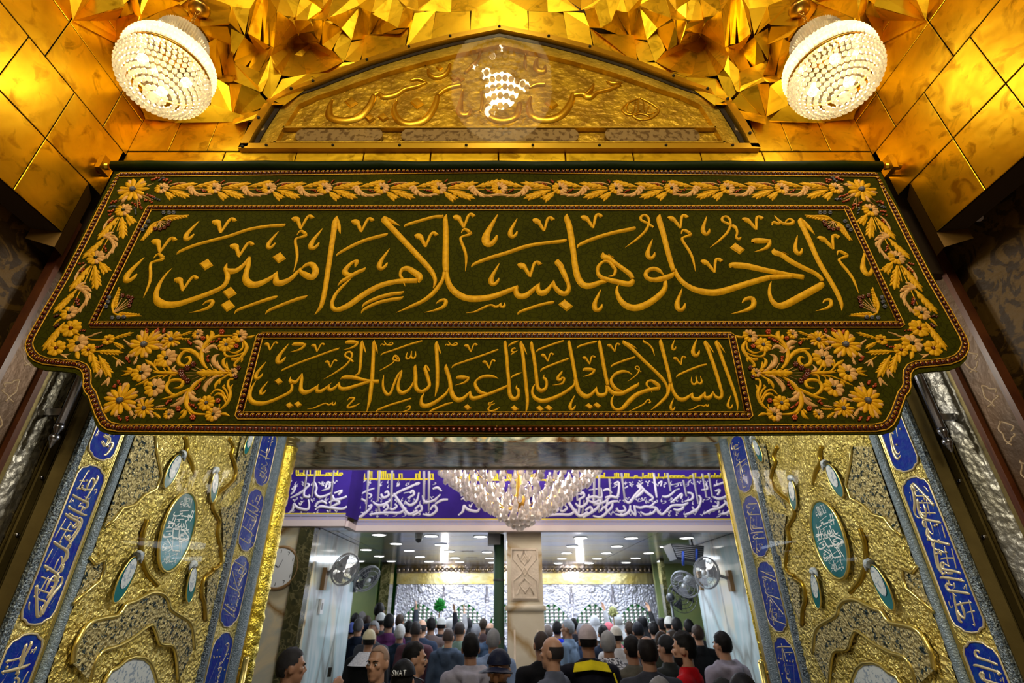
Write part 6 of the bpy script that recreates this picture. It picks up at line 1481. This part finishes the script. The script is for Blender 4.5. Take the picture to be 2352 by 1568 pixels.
# ceiling stars
for k, (x, y) in enumerate(((1925, 267), (1965, 325))):
    p = PZ(600 + x / 4.055, 1200 + y / 4.055, HZ); mb = MB(); o = []
    for q in range(16): r = .16 if q % 2 == 0 else .09; o.append((p.x + r * math.cos(q * PI / 8), p.y + r * math.sin(q * PI / 8), HZ - .002))
    mb.prism(o[::-1], (0, 0, .004)); tag(mb.build('ceiling_star_inlay', M['zdark']), ('nearer' if k == 0 else 'farther') + ' dark star inlay in the hall ceiling above the shrine', 'inlay', 'ceiling star inlays')
# switch box on the left marble wall
p = PX(735, 1392, XL_); sw = empty('switch_box', (XL_, p.y, p.z), 'small grey switch box on the left marble wall under the fan', 'switch')
mb = MB(); mb.box(XL_, XL_ + .03, p.y - .06, p.y + .06, p.z - .09, p.z + .09); child(mb, 'cover', M['wplastic'], sw); mb = MB(); mb.box(XL_ + .03, XL_ + .037, p.y - .025, p.y + .025, p.z - .04, p.z + .04); child(mb, 'rocker', M['grey'], sw)
# ================================================================= people
def remesh(mb, voxel, smooth_it=4):
    o = mb.build('tmp', M['black']); md = o.modifiers.new('r', 'REMESH'); md.mode = 'VOXEL'; md.voxel_size = voxel; md.use_smooth_shade = True
    s = o.modifiers.new('s', 'SMOOTH'); s.iterations = smooth_it; s.factor = .5
    bpy.context.view_layer.update(); dg = bpy.context.evaluated_depsgraph_get()
    me = bpy.data.meshes.new_from_object(o.evaluated_get(dg)); bpy.data.objects.remove(o)
    me.materials.clear(); me.materials.append(M['black']); return me
def cap_(mb, a, b, ra, rb, n=10):
    a, b = Vector(a), Vector(b); d = (b - a); L = d.length
    pts = [a + d * t for t in (0, .25, .5, .75, 1)]; mb.tube(pts, [ra + (rb - ra) * t for t in (0, .25, .5, .75, 1)], n); mb.ball(a, ra, n, 8); mb.ball(b, rb, n, 8)
def hand(mb, w, d, side, curl=.5):
    """palm and five bent fingers: w wrist point, d direction of the fingers, side unit vector towards the thumb"""
    w, d, s = Vector(w), Vector(d).normalized(), Vector(side).normalized(); nrm = d.cross(s).normalized()
    for k in range(4):
        off = (k - 1.5) * .019; base = w + d * .085 + s * off; L = (.062, .072, .068, .052)[::-1][k]
        cap_(mb, w + d * .02 + s * off * .8, base, .013, .0115, 8)
        m = base + d * L * .5 + nrm * curl * .012; e = m + d * L * .42 + nrm * curl * .03; cap_(mb, base, m, .0095, .009, 8); cap_(mb, m, e, .009, .0075, 8)
    t0 = w + d * .03 + s * .03; t1 = t0 + d * .035 + s * .028; t2 = t1 + d * .03 + s * .008 + nrm * .01; cap_(mb, t0, t1, .013, .011, 8); cap_(mb, t1, t2, .011, .009, 8)
POSES = {
 'stand': dict(L=((-.20, 0, 1.39), (-.255, -.03, 1.10), (-.25, .07, .86)), R=((.20, 0, 1.39), (.255, -.03, 1.10), (.25, .07, .86))),
 'raise': dict(L=((-.20, 0, 1.39), (-.255, -.03, 1.10), (-.25, .07, .86)), R=((.20, .02, 1.41), (.27, .16, 1.62), (.24, .24, 1.86))),
 'phone': dict(L=((-.20, 0, 1.39), (-.27, .02, 1.12), (-.20, .24, 1.22)), R=((.20, 0, 1.39), (.24, .15, 1.23), (.10, .30, 1.46))),
}
def body_mesh(pose):
    mb = MB(); P = POSES[pose]
    mb.ball((0, -.008, 1.655), (.076, .096, .105), 20, 14); mb.ball((0, .028, 1.585), (.060, .068, .075), 16, 12); mb.ball((0, .062, 1.54), (.034, .03, .026), 12, 8)
    mb.ball((0, .086, 1.663), (.048, .016, .012), 12, 8)                                        # brow
    mb.tube([(0, .088, 1.652), (0, .104, 1.625), (0, .112, 1.607)], [.009, .012, .016], 8); mb.ball((-.012, .098, 1.604), .011, 8, 6); mb.ball((.012, .098, 1.604), .011, 8, 6)
    mb.ball((0, .086, 1.577), (.026, .014, .008), 10, 8); mb.ball((0, .084, 1.564), (.023, .014, .009), 10, 8)   # lips
    for s in (-1, 1):
        mb.ball((s * .043, .070, 1.622), (.024, .02, .02), 10, 8); mb.ball((s * .079, -.008, 1.625), (.011, .022, .032), 10, 8); mb.ball((s * .083, -.014, 1.635), (.008, .012, .024), 8, 6)
    cap_(mb, (0, -.012, 1.41), (0, -.004, 1.57), .064, .056, 14)
    mb.ball((0, -.01, 1.25), (.165, .105, .20), 18, 12); cap_(mb, (-.155, -.01, 1.385), (.155, -.01, 1.385), .062, .062, 12); mb.ball((0, .0, 1.06), (.15, .105, .17), 18, 12); mb.ball((0, -.01, .93), (.16, .115, .12), 18, 12)
    for s in (-1, 1):
        cap_(mb, (s * .085, 0, .90), (s * .095, .01, .50), .088, .058); cap_(mb, (s * .095, .01, .50), (s * .10, -.02, .10), .056, .038); mb.ball((s * .105, .06, .045), (.045, .125, .042), 12, 8)
    for key, s in (('L', -1), ('R', 1)):
        a, b, c = P[key]; cap_(mb, a, b, .050, .041); cap_(mb, b, c, .040, .027)
        d = Vector(c) - Vector(b); hand(mb, c, d, (-s * .4, .9, .1) if abs(d.normalized().z) > .5 else (-s * .3, .1, .9))
    return remesh(mb, .0085, 3)
def jacket_mesh(pose, hem=.80, loose=1.0, hood=False):
    mb = MB(); P = POSES[pose]; q = .022 * loose
    mb.ball((0, -.01, 1.24), (.165 + q, .108 + q, .21), 18, 12); cap_(mb, (-.172, -.01, 1.392), (.172, -.01, 1.392), .066 + q * .6, .066 + q * .6, 12); cap_(mb, (-.12, -.012, 1.425), (0, -.012, 1.475), .05, .062, 12); cap_(mb, (.12, -.012, 1.425), (0, -.012, 1.475), .05, .062, 12); mb.ball((0, 0, 1.05), (.16 + q, .11 + q, .18), 18, 12)
    mb.lathe([(0, hem), (.165 + q, hem), (.175 + q, .92), (.17 + q, 1.02), (0, 1.02)], (0, -.005, 0), 20)
    mb.tube([(0, -.012, 1.40), (0, -.014, 1.505)], [.105, .078], 16)
    for key in 'LR':
        a, b, c = (Vector(v) for v in P[key]); e = b + (c - b) * .94; cap_(mb, a, b, .068 + q * .4, .056 + q * .3); mb.tube([b, b + (e - b) * .5, e], [.055 + q * .3, .050 + q * .2, .045], 12); mb.ball(b, .056 + q * .3, 10, 8)
    if hood:
        for k in range(9):
            t = PI * k / 8; mb.ball((.115 * math.cos(t), -.02 - .085 * math.sin(t), 1.47 - .05 * math.sin(t)), (.05, .05, .045), 10, 8)
        mb.ball((0, -.13, 1.37), (.085, .05, .10), 12, 8)
    return remesh(mb, .014, 5)
def trouser_mesh():
    mb = MB(); mb.ball((0, -.005, .92), (.175, .13, .13), 16, 10)
    for s in (-1, 1): cap_(mb, (s * .09, 0, .90), (s * .10, .01, .50), .10, .078); mb.tube([(s * .10, .01, .50), (s * .105, -.005, .10)], [.076, .070], 12)
    return remesh(mb, .016, 3)
def shoe_mesh():
    mb = MB()
    for s in (-1, 1): mb.ball((s * .105, .06, .05), (.052, .14, .05), 14, 8)
    return remesh(mb, .012, 2)
def shell_mesh(keep, rx, ry, rz, n=28, m=22, c=(0, -.008, 1.655), wob=.0):
    """closed cap over the part of the skull where keep(x, y, z) holds"""
    mb = MB(); vs = []; ok = []
    for i in range(m + 1):
        a = PI * i / m
        for k in range(n):
            t = 2 * PI * k / n; x, y, z = math.sin(a) * math.cos(t), math.sin(a) * math.sin(t), math.cos(a)
            r = 1 + wob * noise.noise(Vector((x * 4, y * 4, z * 4)))
            vs.append((c[0] + rx * x * r, c[1] + ry * y * r, c[2] + rz * z * r)); ok.append(keep(x, y, z))
    for (s, f) in ((1.0, False), (.90, True)):
        pass
    nv = len(vs); inner = [(c[0] + (v[0] - c[0]) * .9, c[1] + (v[1] - c[1]) * .9, c[2] + (v[2] - c[2]) * .9) for v in vs]; fs = []
    for i in range(m):
        for k in range(n):
            q = (i * n + k, (i + 1) * n + k, (i + 1) * n + (k + 1) % n, i * n + (k + 1) % n)
            if sum(ok[j] for j in q) >= 3: fs += [q, tuple(j + nv for j in q[::-1])]
    mb.add(vs + inner, fs, 0, True); return mb
HAIR = {
 'full': lambda: shell_mesh(lambda x, y, z: z > -.12 + .55 * max(y, 0) * 1.0 and not (y > .45 and z < .52) or (y < -.25 and z > -.72), .084, .104, .117, wob=.06),
 'quiff': lambda: shell_mesh(lambda x, y, z: (z > -.1 and not (y > .42 and z < .5)) or (y < -.25 and z > -.7), .085, .108, .130, c=(0, -.004, 1.66), wob=.12),
 'buzz': lambda: shell_mesh(lambda x, y, z: (z > -.1 and not (y > .42 and z < .55)) or (y < -.2 and z > -.65), .0795, .0995, .1085),
 'bald': lambda: shell_mesh(lambda x, y, z: (y < .15 and -.62 < z < .38) and (abs(x) > .25 or y < -.3) and not (y > 0 and z < -.3), .081, .100, .110, wob=.03),
 'spot': lambda: shell_mesh(lambda x, y, z: ((z > -.1 and not (y > .45 and z < .5)) or (y < -.2 and z > -.7)) and not (z > .80 and y < .35), .083, .103, .114, wob=.05),
 'knit': lambda: shell_mesh(lambda x, y, z: z > .02 + .10 * y, .088, .108, .120, c=(0, -.008, 1.66)),
 'beanie': lambda: shell_mesh(lambda x, y, z: z > -.05 + .25 * y, .087, .107, .122, c=(0, -.008, 1.66)),
}
def cloth_head():
    """head scarf falling over the shoulders"""
    mb = shell_mesh(lambda x, y, z: z > -.2 and not (y > .45 and z < .45) or (y < .1 and z > -.95), .092, .112, .122)
    vs = []; n, m = 24, 8
    for j in range(m + 1):
        t = j / m
        for k in range(n + 1):
            a = PI * (1.0 + k / n) + 0; r = .088 + .13 * t ** 1.3; w_ = 1 + .06 * math.sin(k * 1.9)
            vs.append((r * w_ * 1.15 * math.cos(a), -.02 + r * w_ * .9 * math.sin(a), 1.60 - .24 * t))
    mb.add(vs, [(j * (n + 1) + k, (j + 1) * (n + 1) + k, (j + 1) * (n + 1) + k + 1, j * (n + 1) + k + 1) for j in range(m) for k in range(n)], 0, True); return mb
def peaked_cap():
    mb = shell_mesh(lambda x, y, z: z > .05, .092, .112, .115, c=(0, -.006, 1.665)); vs = []
    for j in range(4):
        for k in range(11):
            a = PI * (.2 + .6 * k / 10); r = .098 + .026 * j; vs.append((r * math.cos(a) * .92, -.006 + r * math.sin(a) * 1.12, 1.672 - .008 * j - .006 * abs(k - 5) * .4))
    mb.add(vs + [(x, y, z - .006) for x, y, z in vs], [(j * 11 + k, j * 11 + k + 1, (j + 1) * 11 + k + 1, (j + 1) * 11 + k) for j in range(3) for k in range(10)] + [(44 + j * 11 + k, 44 + (j + 1) * 11 + k, 44 + (j + 1) * 11 + k + 1, 44 + j * 11 + k + 1) for j in range(3) for k in range(10)], 0, True); return mb
SKIN = [mat('skin_%s' % i, c, .5, 0, c2, 14.0) for i, (c, c2) in enumerate((((.42, .22, .13), (.47, .25, .15)), ((.30, .15, .085), (.34, .17, .10)), ((.19, .09, .05), (.22, .11, .06))))]
_cm = {}
def cm(c, rough=.8, c2=None, sc_=10):
    key = (c, c2)
    if key not in _cm: _cm[key] = mat('cloth_%d' % len(_cm), c, rough, 0, c2 or tuple(q * .75 for q in c), sc_, .25, 25, spec=.12)
    return _cm[key]
H_BLK, H_BRN, H_GRY, H_WHT = (.008, .007, .007), (.03, .018, .012), (.16, .15, .15), (.45, .44, .43)
MESH = {}
def mesh_(k, f):
    if k not in MESH: MESH[k] = f()
    return MESH[k]
def part_(name, me, m, parent, shared=True):
    if isinstance(me, MB): o = me.build(name, m)
    else:
        o = bpy.data.objects.new(name, me); C.objects.link(o); o.material_slots[0].link = 'OBJECT'; o.material_slots[0].material = m
    o.parent = parent; return o
def hairmesh(style):
    def f():
        o = (cloth_head() if style == 'scarf' else peaked_cap() if style == 'cap' else HAIR[style]()).build('tmp', M['black']); me = o.data; bpy.data.objects.remove(o); return me
    return mesh_('h' + style, f)
PLACED = []
def person(px, py, Y, yaw, label, top, hair='full', hcol=H_BLK, pose='stand', skin=1, hood=False, trouser=(.012, .013, .02), beard=None, cat='person', group=None, tall=None, extra=None, pitch=0, hcol2=None, scarf=None):
    Y = 1.04 * Y if Y > 6.5 else Y
    for dY in (0, .15, .3, -.15, .45, .6, -.3, .8, 1.0, -.45, 1.2, 1.5, -.6, -.8, 1.8, -1.0, 2.2, -1.2, -1.5, -1.8):
        c = PY(px, py, Y + dY)
        if (.95 < c.z / 1.635 < 1.17 or py > 1560) and all(math.hypot(c.x - q[0], (c.y - q[1]) * 1.3) > .50 for q in PLACED) and not (c.x < -2.1 and c.y < 9.6) and not (abs(c.x - .2) < .75 and 7.1 < c.y < 8.3) and not (c.x > 3.05 and c.y < 9.2): break
    else: c = PY(px, py, Y)
    PLACED.append((c.x, c.y)); Y = c.y
    st = c.z / 1.635; st = st if tall is None else tall
    cr, sr = math.cos(math.radians(yaw)), math.sin(math.radians(yaw))
    root = empty('person', (c.x, Y, max(0, c.z - 1.635 * st)), label, cat, group, math.radians(yaw)); root.scale = (st, st, st)
    part_('body', mesh_('b' + pose, lambda: body_mesh(pose)), SKIN[skin], root)
    jk = part_('hooded_top' if hood else 'jacket', mesh_('j%s%d' % (pose, hood), lambda: jacket_mesh(pose, hood=hood, loose=1.25 if hood else 1.0)), cm(*top) if isinstance(top[0], tuple) else cm(top), root)
    part_('trousers', mesh_('t', trouser_mesh), cm(trouser), root); part_('shoes', mesh_('s', shoe_mesh), cm((.01, .01, .01)), root)
    nm = {'knit': 'knitted_cap', 'beanie': 'beanie', 'cap': 'peaked_cap', 'scarf': 'head_scarf'}.get(hair, 'hair')
    part_(nm, hairmesh(hair), cm(hcol, .7, hcol2, 26) if hcol2 else cm(hcol, .6), root)
    if hair in ('knit', 'beanie', 'cap'): part_('hair', hairmesh('bald'), cm(H_BLK, .6), root)
    for s in (-1, 1):
        e = MB(); e.ball((s * .033, .0835, 1.634), (.0125, .009, .0085), 10, 8); part_('eye', mesh_('e%d' % s, lambda: tomesh(e)), EYE, root)
        e2 = MB(); e2.ball((s * .033, .0915, 1.634), (.0062, .003, .0062), 8, 6); part_('iris', mesh_('i%d' % s, lambda: tomesh(e2)), IRIS, root)
        b = MB(); b.tube([(s * .014, .099, 1.655), (s * .034, .097, 1.661), (s * .054, .083, 1.655)], [.004, .0055, .003], 6); part_('eyebrow', mesh_('w%d' % s, lambda: tomesh(b)), cm(H_BLK if hcol != H_WHT else H_GRY, .6), root)
    if beard:
        def bf():
            return shell_mesh(lambda x, y, z: y > -.25 and z < .05 and not (abs(x) < .30 and y > .6 and z > -.12), .066, .074, .082, c=(0, .029, 1.578))
        part_('beard', mesh_('beard', lambda: tomesh(bf())), cm(beard, .7), root)
    if extra: extra(root)
    return root
def tomesh(mb):
    o = mb.build('tmp', M['black']); me = o.data; bpy.data.objects.remove(o); return me
EYE = mat('eye_white', (.55, .52, .48), .2); IRIS = mat('dark_iris', (.02, .012, .008), .1)
def moustache(root):
    b = MB(); b.tube([(-.032, .083, 1.580), (-.012, .100, 1.590), (0, .102, 1.589), (.012, .100, 1.590), (.032, .083, 1.580)], [.004, .008, .007, .008, .004], 6); part_('moustache', b, cm(H_BLK, .6), root)
def swat(root):
    g = []
    L = {'S': "1 .9 .5 1 0 .75 .5 .5 1 .25 .5 0 0 .1", 'W': "0 1 .25 0 .5 .7 .75 0 1 1", 'A': "0 0 .5 1 1 0|.2 .4 .8 .4", 'T': "0 1 1 1|.5 1 .5 0"}
    b = MB(); R = .095
    for i, ch in enumerate('SWAT'):
        for t in L[ch].split('|'):
            a = nums(t); pts = []
            for k in range(0, len(a), 2):
                x = (i - 1.5) * .029 + (a[k] - .5) * .022; ang = -PI / 2 + x / R; z = 1.685 + a[k + 1] * .03
                rr = R * (1 if z < 1.69 else 1 - (z - 1.69) * 2.2); pts.append(((rr + .001) * math.cos(ang), -.006 + (rr * 1.2 + .001) * math.sin(ang), z))
            b.tube(pts, .0038, 5)
    part_('cap_lettering', b, cm((.75, .75, .75)), root)
def yellow_yoke(root):
    b = MB(); vs = []
    for i in range(13):
        x = -.17 + .34 * i / 12; s = abs(x) / .17
        vs += [(x * .85, -.118 + .03 * s, 1.50 - .025 * s), (x, -.160 + .02 * s, 1.43 - .02 * s)]
    b.add(vs, [(2 * i, 2 * i + 1, 2 * i + 3, 2 * i + 2) for i in range(12)], 0, True)
    b.tube([(.19, -.13, 1.40), (.25, -.10, 1.22), (.27, -.08, 1.0)], .008, 6); part_('yellow_collar_trim', b, cm((.72, .58, .01)), root)
def shoulder_scarf(col, col2):
    def f(root):
        b = MB(); vs = []; n, m = 20, 6
        for j in range(m + 1):
            t = j / m
            for k in range(n + 1):
                a = PI * (1 + k / n); r = .085 + .11 * t; vs.append((r * 1.2 * math.cos(a), -.025 + r * .95 * math.sin(a) - .02, 1.52 - .15 * t))
        b.add(vs, [(j * (n + 1) + k, (j + 1) * (n + 1) + k, (j + 1) * (n + 1) + k + 1, j * (n + 1) + k + 1) for j in range(m) for k in range(n)], 0, True)
        part_('checked_scarf', b, mat('checked_cloth', col, .8, 0, col2, 55.0, lo=.47, hi=.53), root)
    return f
K = (.010, .011, .016); NAVY = (.012, .02, .045)
# ---- nearest row
person(668, 1533, 4.75, -62, 'dark haired man in dark jacket at lower left holding up a phone', K, 'full', (.03, .028, .03), 'phone', 1)
person(868, 1524, 4.55, 160, 'bald man in grey jacket facing towards the doorway', (.07, .07, .08), 'buzz', (.30, .19, .13), skin=0)
person(952, 1514, 4.9, -78, 'dark haired man with moustache in charcoal jacket, face in profile', (.03, .03, .04), 'full', extra=moustache, skin=0)
person(925, 1566, 4.0, -8, 'person in black cap with white SWAT lettering, seen from behind', (.008, .008, .01), 'cap', (.006, .006, .008), extra=swat)
person(1081, 1490, 5.4, 6, 'person with black hair in light grey hooded sweatshirt, back turned', ((.36, .34, .40),), 'full', hood=True)
person(1146, 1541, 4.3, 168, 'man looking down in dark navy cap below the green post', (.02, .02, .025), 'cap', (.006, .008, .025), skin=0, beard=(.12, .08, .06))
person(1244, 1482, 5.8, 12, 'man in black coat with dark collar right of the stone pier, back turned', (.007, .007, .009), 'buzz', (.05, .035, .03), skin=1)
person(1268, 1500, 5.0, 62, 'bald man in grey blazer with fringe of dark hair, face in profile', (.10, .11, .15), 'bald', (.03, .025, .025), skin=0)
person(1350, 1473, 5.5, 0, 'man in white knitted cap and black robe with yellow collar trim', (.006, .006, .012), 'knit', (.50, .42, .44), extra=yellow_yoke, skin=1)
person(1397, 1480, 6.2, -10, 'grey haired man with black and white checked scarf over the shoulders', (.09, .09, .10), 'full', (.28, .28, .29), extra=shoulder_scarf((.03, .03, .04), (.50, .50, .54)))
person(1452, 1492, 5.6, 10, 'man with black hair in olive grey jacket beside the checked scarf', (.11, .105, .085), 'full')
person(1488, 1500, 4.9, 0, 'man with thinning dark hair in dark grey jacket, back turned', (.035, .037, .05), 'spot', (.012, .009, .009))
person(1572, 1492, 5.2, 58, 'young man with quiff and black beard in bright red jacket', (.50, .004, .010), 'quiff', beard=(.012, .01, .01), skin=0)
person(1531, 1490, 6.5, 40, 'person in dark beanie behind the man in the red jacket', (.02, .022, .02), 'beanie', (.012, .012, .014))
person(1545, 1470, 7.4, 75, 'man with pale face and dark hair half hidden behind the red jacket', (.02, .02, .022), 'buzz', (.05, .04, .035), skin=0)
person(1660, 1482, 6.0, 22, 'man in grey hooded sweatshirt standing alone by the right marble wall', ((.30, .28, .36),), 'full', hood=True, skin=0)
person(1519, 1606, 3.7, 0, 'head of tousled grey hair at the bottom edge below the dark grey jacket', (.05, .05, .06), 'full', (.16, .15, .16))
person(1664, 1604, 3.7, 10, 'person with dark grey hair at the bottom right edge', (.04, .04, .05), 'full', (.02, .02, .022))
person(1712, 1606, 3.5, 0, 'person in black beanie at the bottom right edge beside the grey hair', (.02, .02, .03), 'beanie', (.008, .008, .012))
# ---- middle and far rows
CROWD = [
 (955, 1449, 8.2, 'man in maroon leather jacket with cropped hair, back turned', (.075, .03, .04), 'buzz', (.03, .025, .025), 'stand', None),
 (893, 1431, 9.0, 'man with thick black hair in purple sweater', (.06, .012, .055), 'full', H_BLK, 'stand', None),
 (918, 1455, 8.0, 'white haired man in dark teal jacket left of the maroon jacket', (.015, .03, .055), 'full', H_WHT, 'stand', None),
 (847, 1472, 7.2, 'man in cream cap with white scarf and black coat', (.012, .013, .016), 'knit', (.55, .50, .33), 'stand', 'w'),
 (823, 1440, 9.0, 'grey haired man in navy coat by the left marble wall', NAVY, 'full', (.09, .085, .085), 'stand', None),
 (807, 1450, 8.6, 'person in blue and white turban at the left edge of the crowd', (.008, .014, .03), 'beanie', (.10, .14, .45), 'stand', None),
 (871, 1404, 10.5, 'tall dark haired man in navy suit rising above the left crowd', NAVY, 'full', H_BLK, 'stand', None),
 (875, 1428, 10.0, 'man in round white cap behind the purple sweater', (.03, .03, .035), 'knit', (.55, .56, .55), 'stand', None),
 (842, 1431, 10.0, 'man with brown hair between the navy coat and the white cap', (.025, .025, .03), 'full', H_BRN, 'stand', None),
 (857, 1449, 8.4, 'man with grey hair turned towards the doorway', (.05, .05, .06), 'full', (.20, .20, .21), 'stand', 'turn'),
 (815, 1425, 10.6, 'dark haired man deep in the far left corner of the crowd', (.03, .03, .04), 'full', H_BLK, 'stand', None),
 (831, 1420, 11.2, 'grey haired man far left in front of the olive wall', (.04, .04, .05), 'buzz', (.12, .11, .11), 'stand', None),
 (990, 1437, 9.6, 'man with black hair in brown coat below the green feather duster', (.10, .07, .065), 'full', H_BLK, 'stand', None),
 (1013, 1437, 10.2, 'man in white cap with raised arm before the grille', (.03, .03, .04), 'knit', (.60, .60, .58), 'raise', None),
 (1056, 1449, 8.4, 'brown shaven headed man in pale green sweater', (.16, .24, .20), 'buzz', (.04, .03, .028), 'stand', None),
 (1030, 1464, 8.0, 'man in denim blue hooded jacket left of the green sweater', (.07, .10, .16), 'buzz', (.07, .05, .045), 'stand', 'hood'),
 (1126, 1450, 9.0, 'balding man with pink scalp beside the green post', (.05, .08, .14), 'bald', (.05, .04, .04), 'stand', None),
 (1133, 1472, 7.8, 'grey haired man in light blue shirt next to the green post', (.20, .27, .42), 'full', (.22, .22, .23), 'stand', None),
 (969, 1443, 9.4, 'balding man in slate blue coat right of the maroon jacket', (.03, .045, .085), 'bald', (.03, .025, .025), 'stand', None),
 (939, 1443, 9.6, 'black haired man between the white hair and the maroon jacket', (.02, .02, .025), 'full', H_BLK, 'stand', None),
 (1093, 1453, 9.2, 'grey haired man in dark suit behind the light grey hood', (.025, .03, .04), 'full', (.18, .18, .2), 'stand', None),
 (1033, 1437, 11.0, 'man with white headscarf reaching one arm to the grille', (.30, .29, .30), 'scarf', (.45, .44, .44), 'raise', None),
 (1075, 1436, 11.2, 'man in black headscarf before the second grille from the left', (.02, .02, .02), 'scarf', (.02, .02, .024), 'stand', None),
 (1110, 1437, 11.0, 'dark haired man close to the shrine left of the green post', (.05, .03, .03), 'full', H_BRN, 'stand', None),
 (918, 1428, 11.2, 'man with one arm raised at the left corner of the shrine', (.03, .035, .05), 'full', H_BRN, 'raise', None),
 (1258, 1454, 9.0, 'shaven headed man right beside the stone pier', (.05, .05, .06), 'buzz', (.14, .11, .10), 'stand', None),
 (1280, 1446, 9.4, 'person with bright blue scarf near the stone pier', (.005, .02, .40), 'full', H_BLK, 'stand', None),
 (1304, 1444, 8.8, 'grey haired man in slate blue shirt, face in profile', (.10, .14, .20), 'full', (.20, .21, .23), 'stand', 'prof'),
 (1318, 1437, 10.6, 'dark haired man before the middle grille', (.03, .03, .04), 'full', H_BLK, 'stand', None),
 (1366, 1431, 11.0, 'man in white headscarf, arm raised to the grille', (.40, .40, .42), 'scarf', (.55, .56, .60), 'raise', None),
 (1419, 1429, 11.0, 'man in pale headscarf under the yellow feather duster', (.36, .36, .38), 'scarf', (.50, .51, .52), 'stand', None),
 (1399, 1451, 8.8, 'person in pink and red checked headscarf', (.05, .04, .05), 'scarf', (.50, .12, .15), 'stand', None),
 (1416, 1463, 7.6, 'man in wide white cap and white robe right of the checked scarf', (.45, .44, .46), 'knit', (.62, .58, .52), 'stand', None),
 (1447, 1447, 9.0, 'dark haired man in moss green jacket', (.08, .12, .07), 'full', H_BRN, 'stand', None),
 (1466, 1452, 8.6, 'man in black knitted cap right of the moss green jacket', (.06, .06, .08), 'beanie', (.008, .008, .012), 'stand', None),
 (1476, 1432, 11.0, 'person in black headscarf before the rightmost grille', (.02, .02, .022), 'scarf', (.012, .012, .014), 'raise', None),
 (1502, 1447, 9.2, 'person with black hair left of the white round cap', (.015, .03, .028), 'full', H_BLK, 'stand', None),
 (1521, 1437, 10.2, 'dark haired man in black jacket below the pedestal fan', (.012, .013, .016), 'full', H_BLK, 'stand', None),
 (1538, 1436, 9.6, 'man in round white cap and white collar near the pedestal fan', (.03, .032, .035), 'knit', (.62, .60, .55), 'stand', None),
 (1555, 1439, 9.0, 'black haired man in dark coat right of the white round cap', (.012, .012, .014), 'full', H_BLK, 'stand', None),
 (1583, 1442, 8.8, 'man with wavy black hair close to the right marble wall', (.02, .02, .022), 'full', H_BLK, 'stand', None),
 (1603, 1458, 8.0, 'man in black jacket against the corner of the right marble wall', (.006, .006, .008), 'full', H_BRN, 'stand', None),
 (1521, 1478, 6.6, 'man with brown hair behind the beanie and the red jacket', (.02, .025, .018), 'full', H_BRN, 'stand', None),
 (1386, 1457, 8.4, 'black haired man behind the checked scarf wearer', (.02, .03, .06), 'full', H_BLK, 'stand', None),
 (1335, 1452, 9.6, 'grey haired man behind the white knitted cap', (.03, .05, .10), 'full', (.18, .18, .2), 'stand', None),
]
rnd = random.Random(21)
for (px, py, Y, lab, top, hair, hc_, pose, fl) in CROWD:
    if top[2] > 1.3 * top[0] and max(top) < .2: top = tuple(q * .6 for q in top)
    yaw = 165 if fl == 'turn' else 62 if fl == 'prof' else rnd.uniform(-14, 14)
    person(px, py, Y, yaw, lab, top, hair, hc_, pose, rnd.choice((0, 1, 1, 2)), hood=(fl == 'hood'), extra=shoulder_scarf((.55, .56, .60), (.42, .44, .5)) if fl == 'w' else None)
# ---- things held or standing in the crowd
ph = PY(757, 1543, 4.62); t = empty('phone', ph, 'small dark phone held up in the hand of the man at lower left', 'phone', None, .4)
b = MB(); b.box(-.014, .014, -.004, .004, -.032, .032); o = b.build('case', M['dgrey']); o.parent = t
b = MB(); b.box(-.011, .011, -.005, -.004, -.027, .027); o = b.build('screen', M['black']); o.parent = t
# feather dusters held up before the grille
for (px, py, Y, col, r, lab) in ((1010, 1390, 10.9, (.004, .30, .025), .13, 'bright green feather duster held up before the left grilles'), (1408, 1405, 11.2, (.55, .56, .22), .10, 'pale yellow feather duster held up before the right grilles')):
    c = PY(px, py, Y); t = empty('feather_duster', (c.x, Y, c.z - .45), lab, 'duster', 'dusters held up by the shrine'); b = MB(); rr = random.Random(4)
    for k in range(130):
        v = Vector((rr.gauss(0, 1), rr.gauss(0, 1), rr.gauss(.1, 1))).normalized() * r * rr.uniform(.75, 1.1); a = Vector((c.x, Y, c.z - r * .35)); e = Vector((c.x, Y, c.z)) + v
        b.tube([a, (a + e) / 2 + Vector((0, 0, .015)), e], [.004, .022, .006], 5)
    child(b, 'feathers', mat('feather_%d' % px, col, .8, 0, tuple(q * .5 for q in col), 20), t)
    b = MB(); b.tube([(c.x, Y, c.z - .55), (c.x, Y, c.z - r * .3)], .012, 8); child(b, 'handle', M['wood'], t)

# white plastic pipe sticking out from under the right golden shell
p = PX(2188, 507, 1.99); t = empty('plastic_pipe', p, 'cut end of a white plastic pipe under the right gold wall', 'pipe')
b = MB(); b.lathe([(.016, 0), (.016, .20), (.012, .20), (.012, 0), (.016, 0)], (0, 0, 0), 14); o = b.build('tube', M['pinkwhite']); o.parent = t; o.rotation_euler = (0, math.radians(88), math.radians(-8))
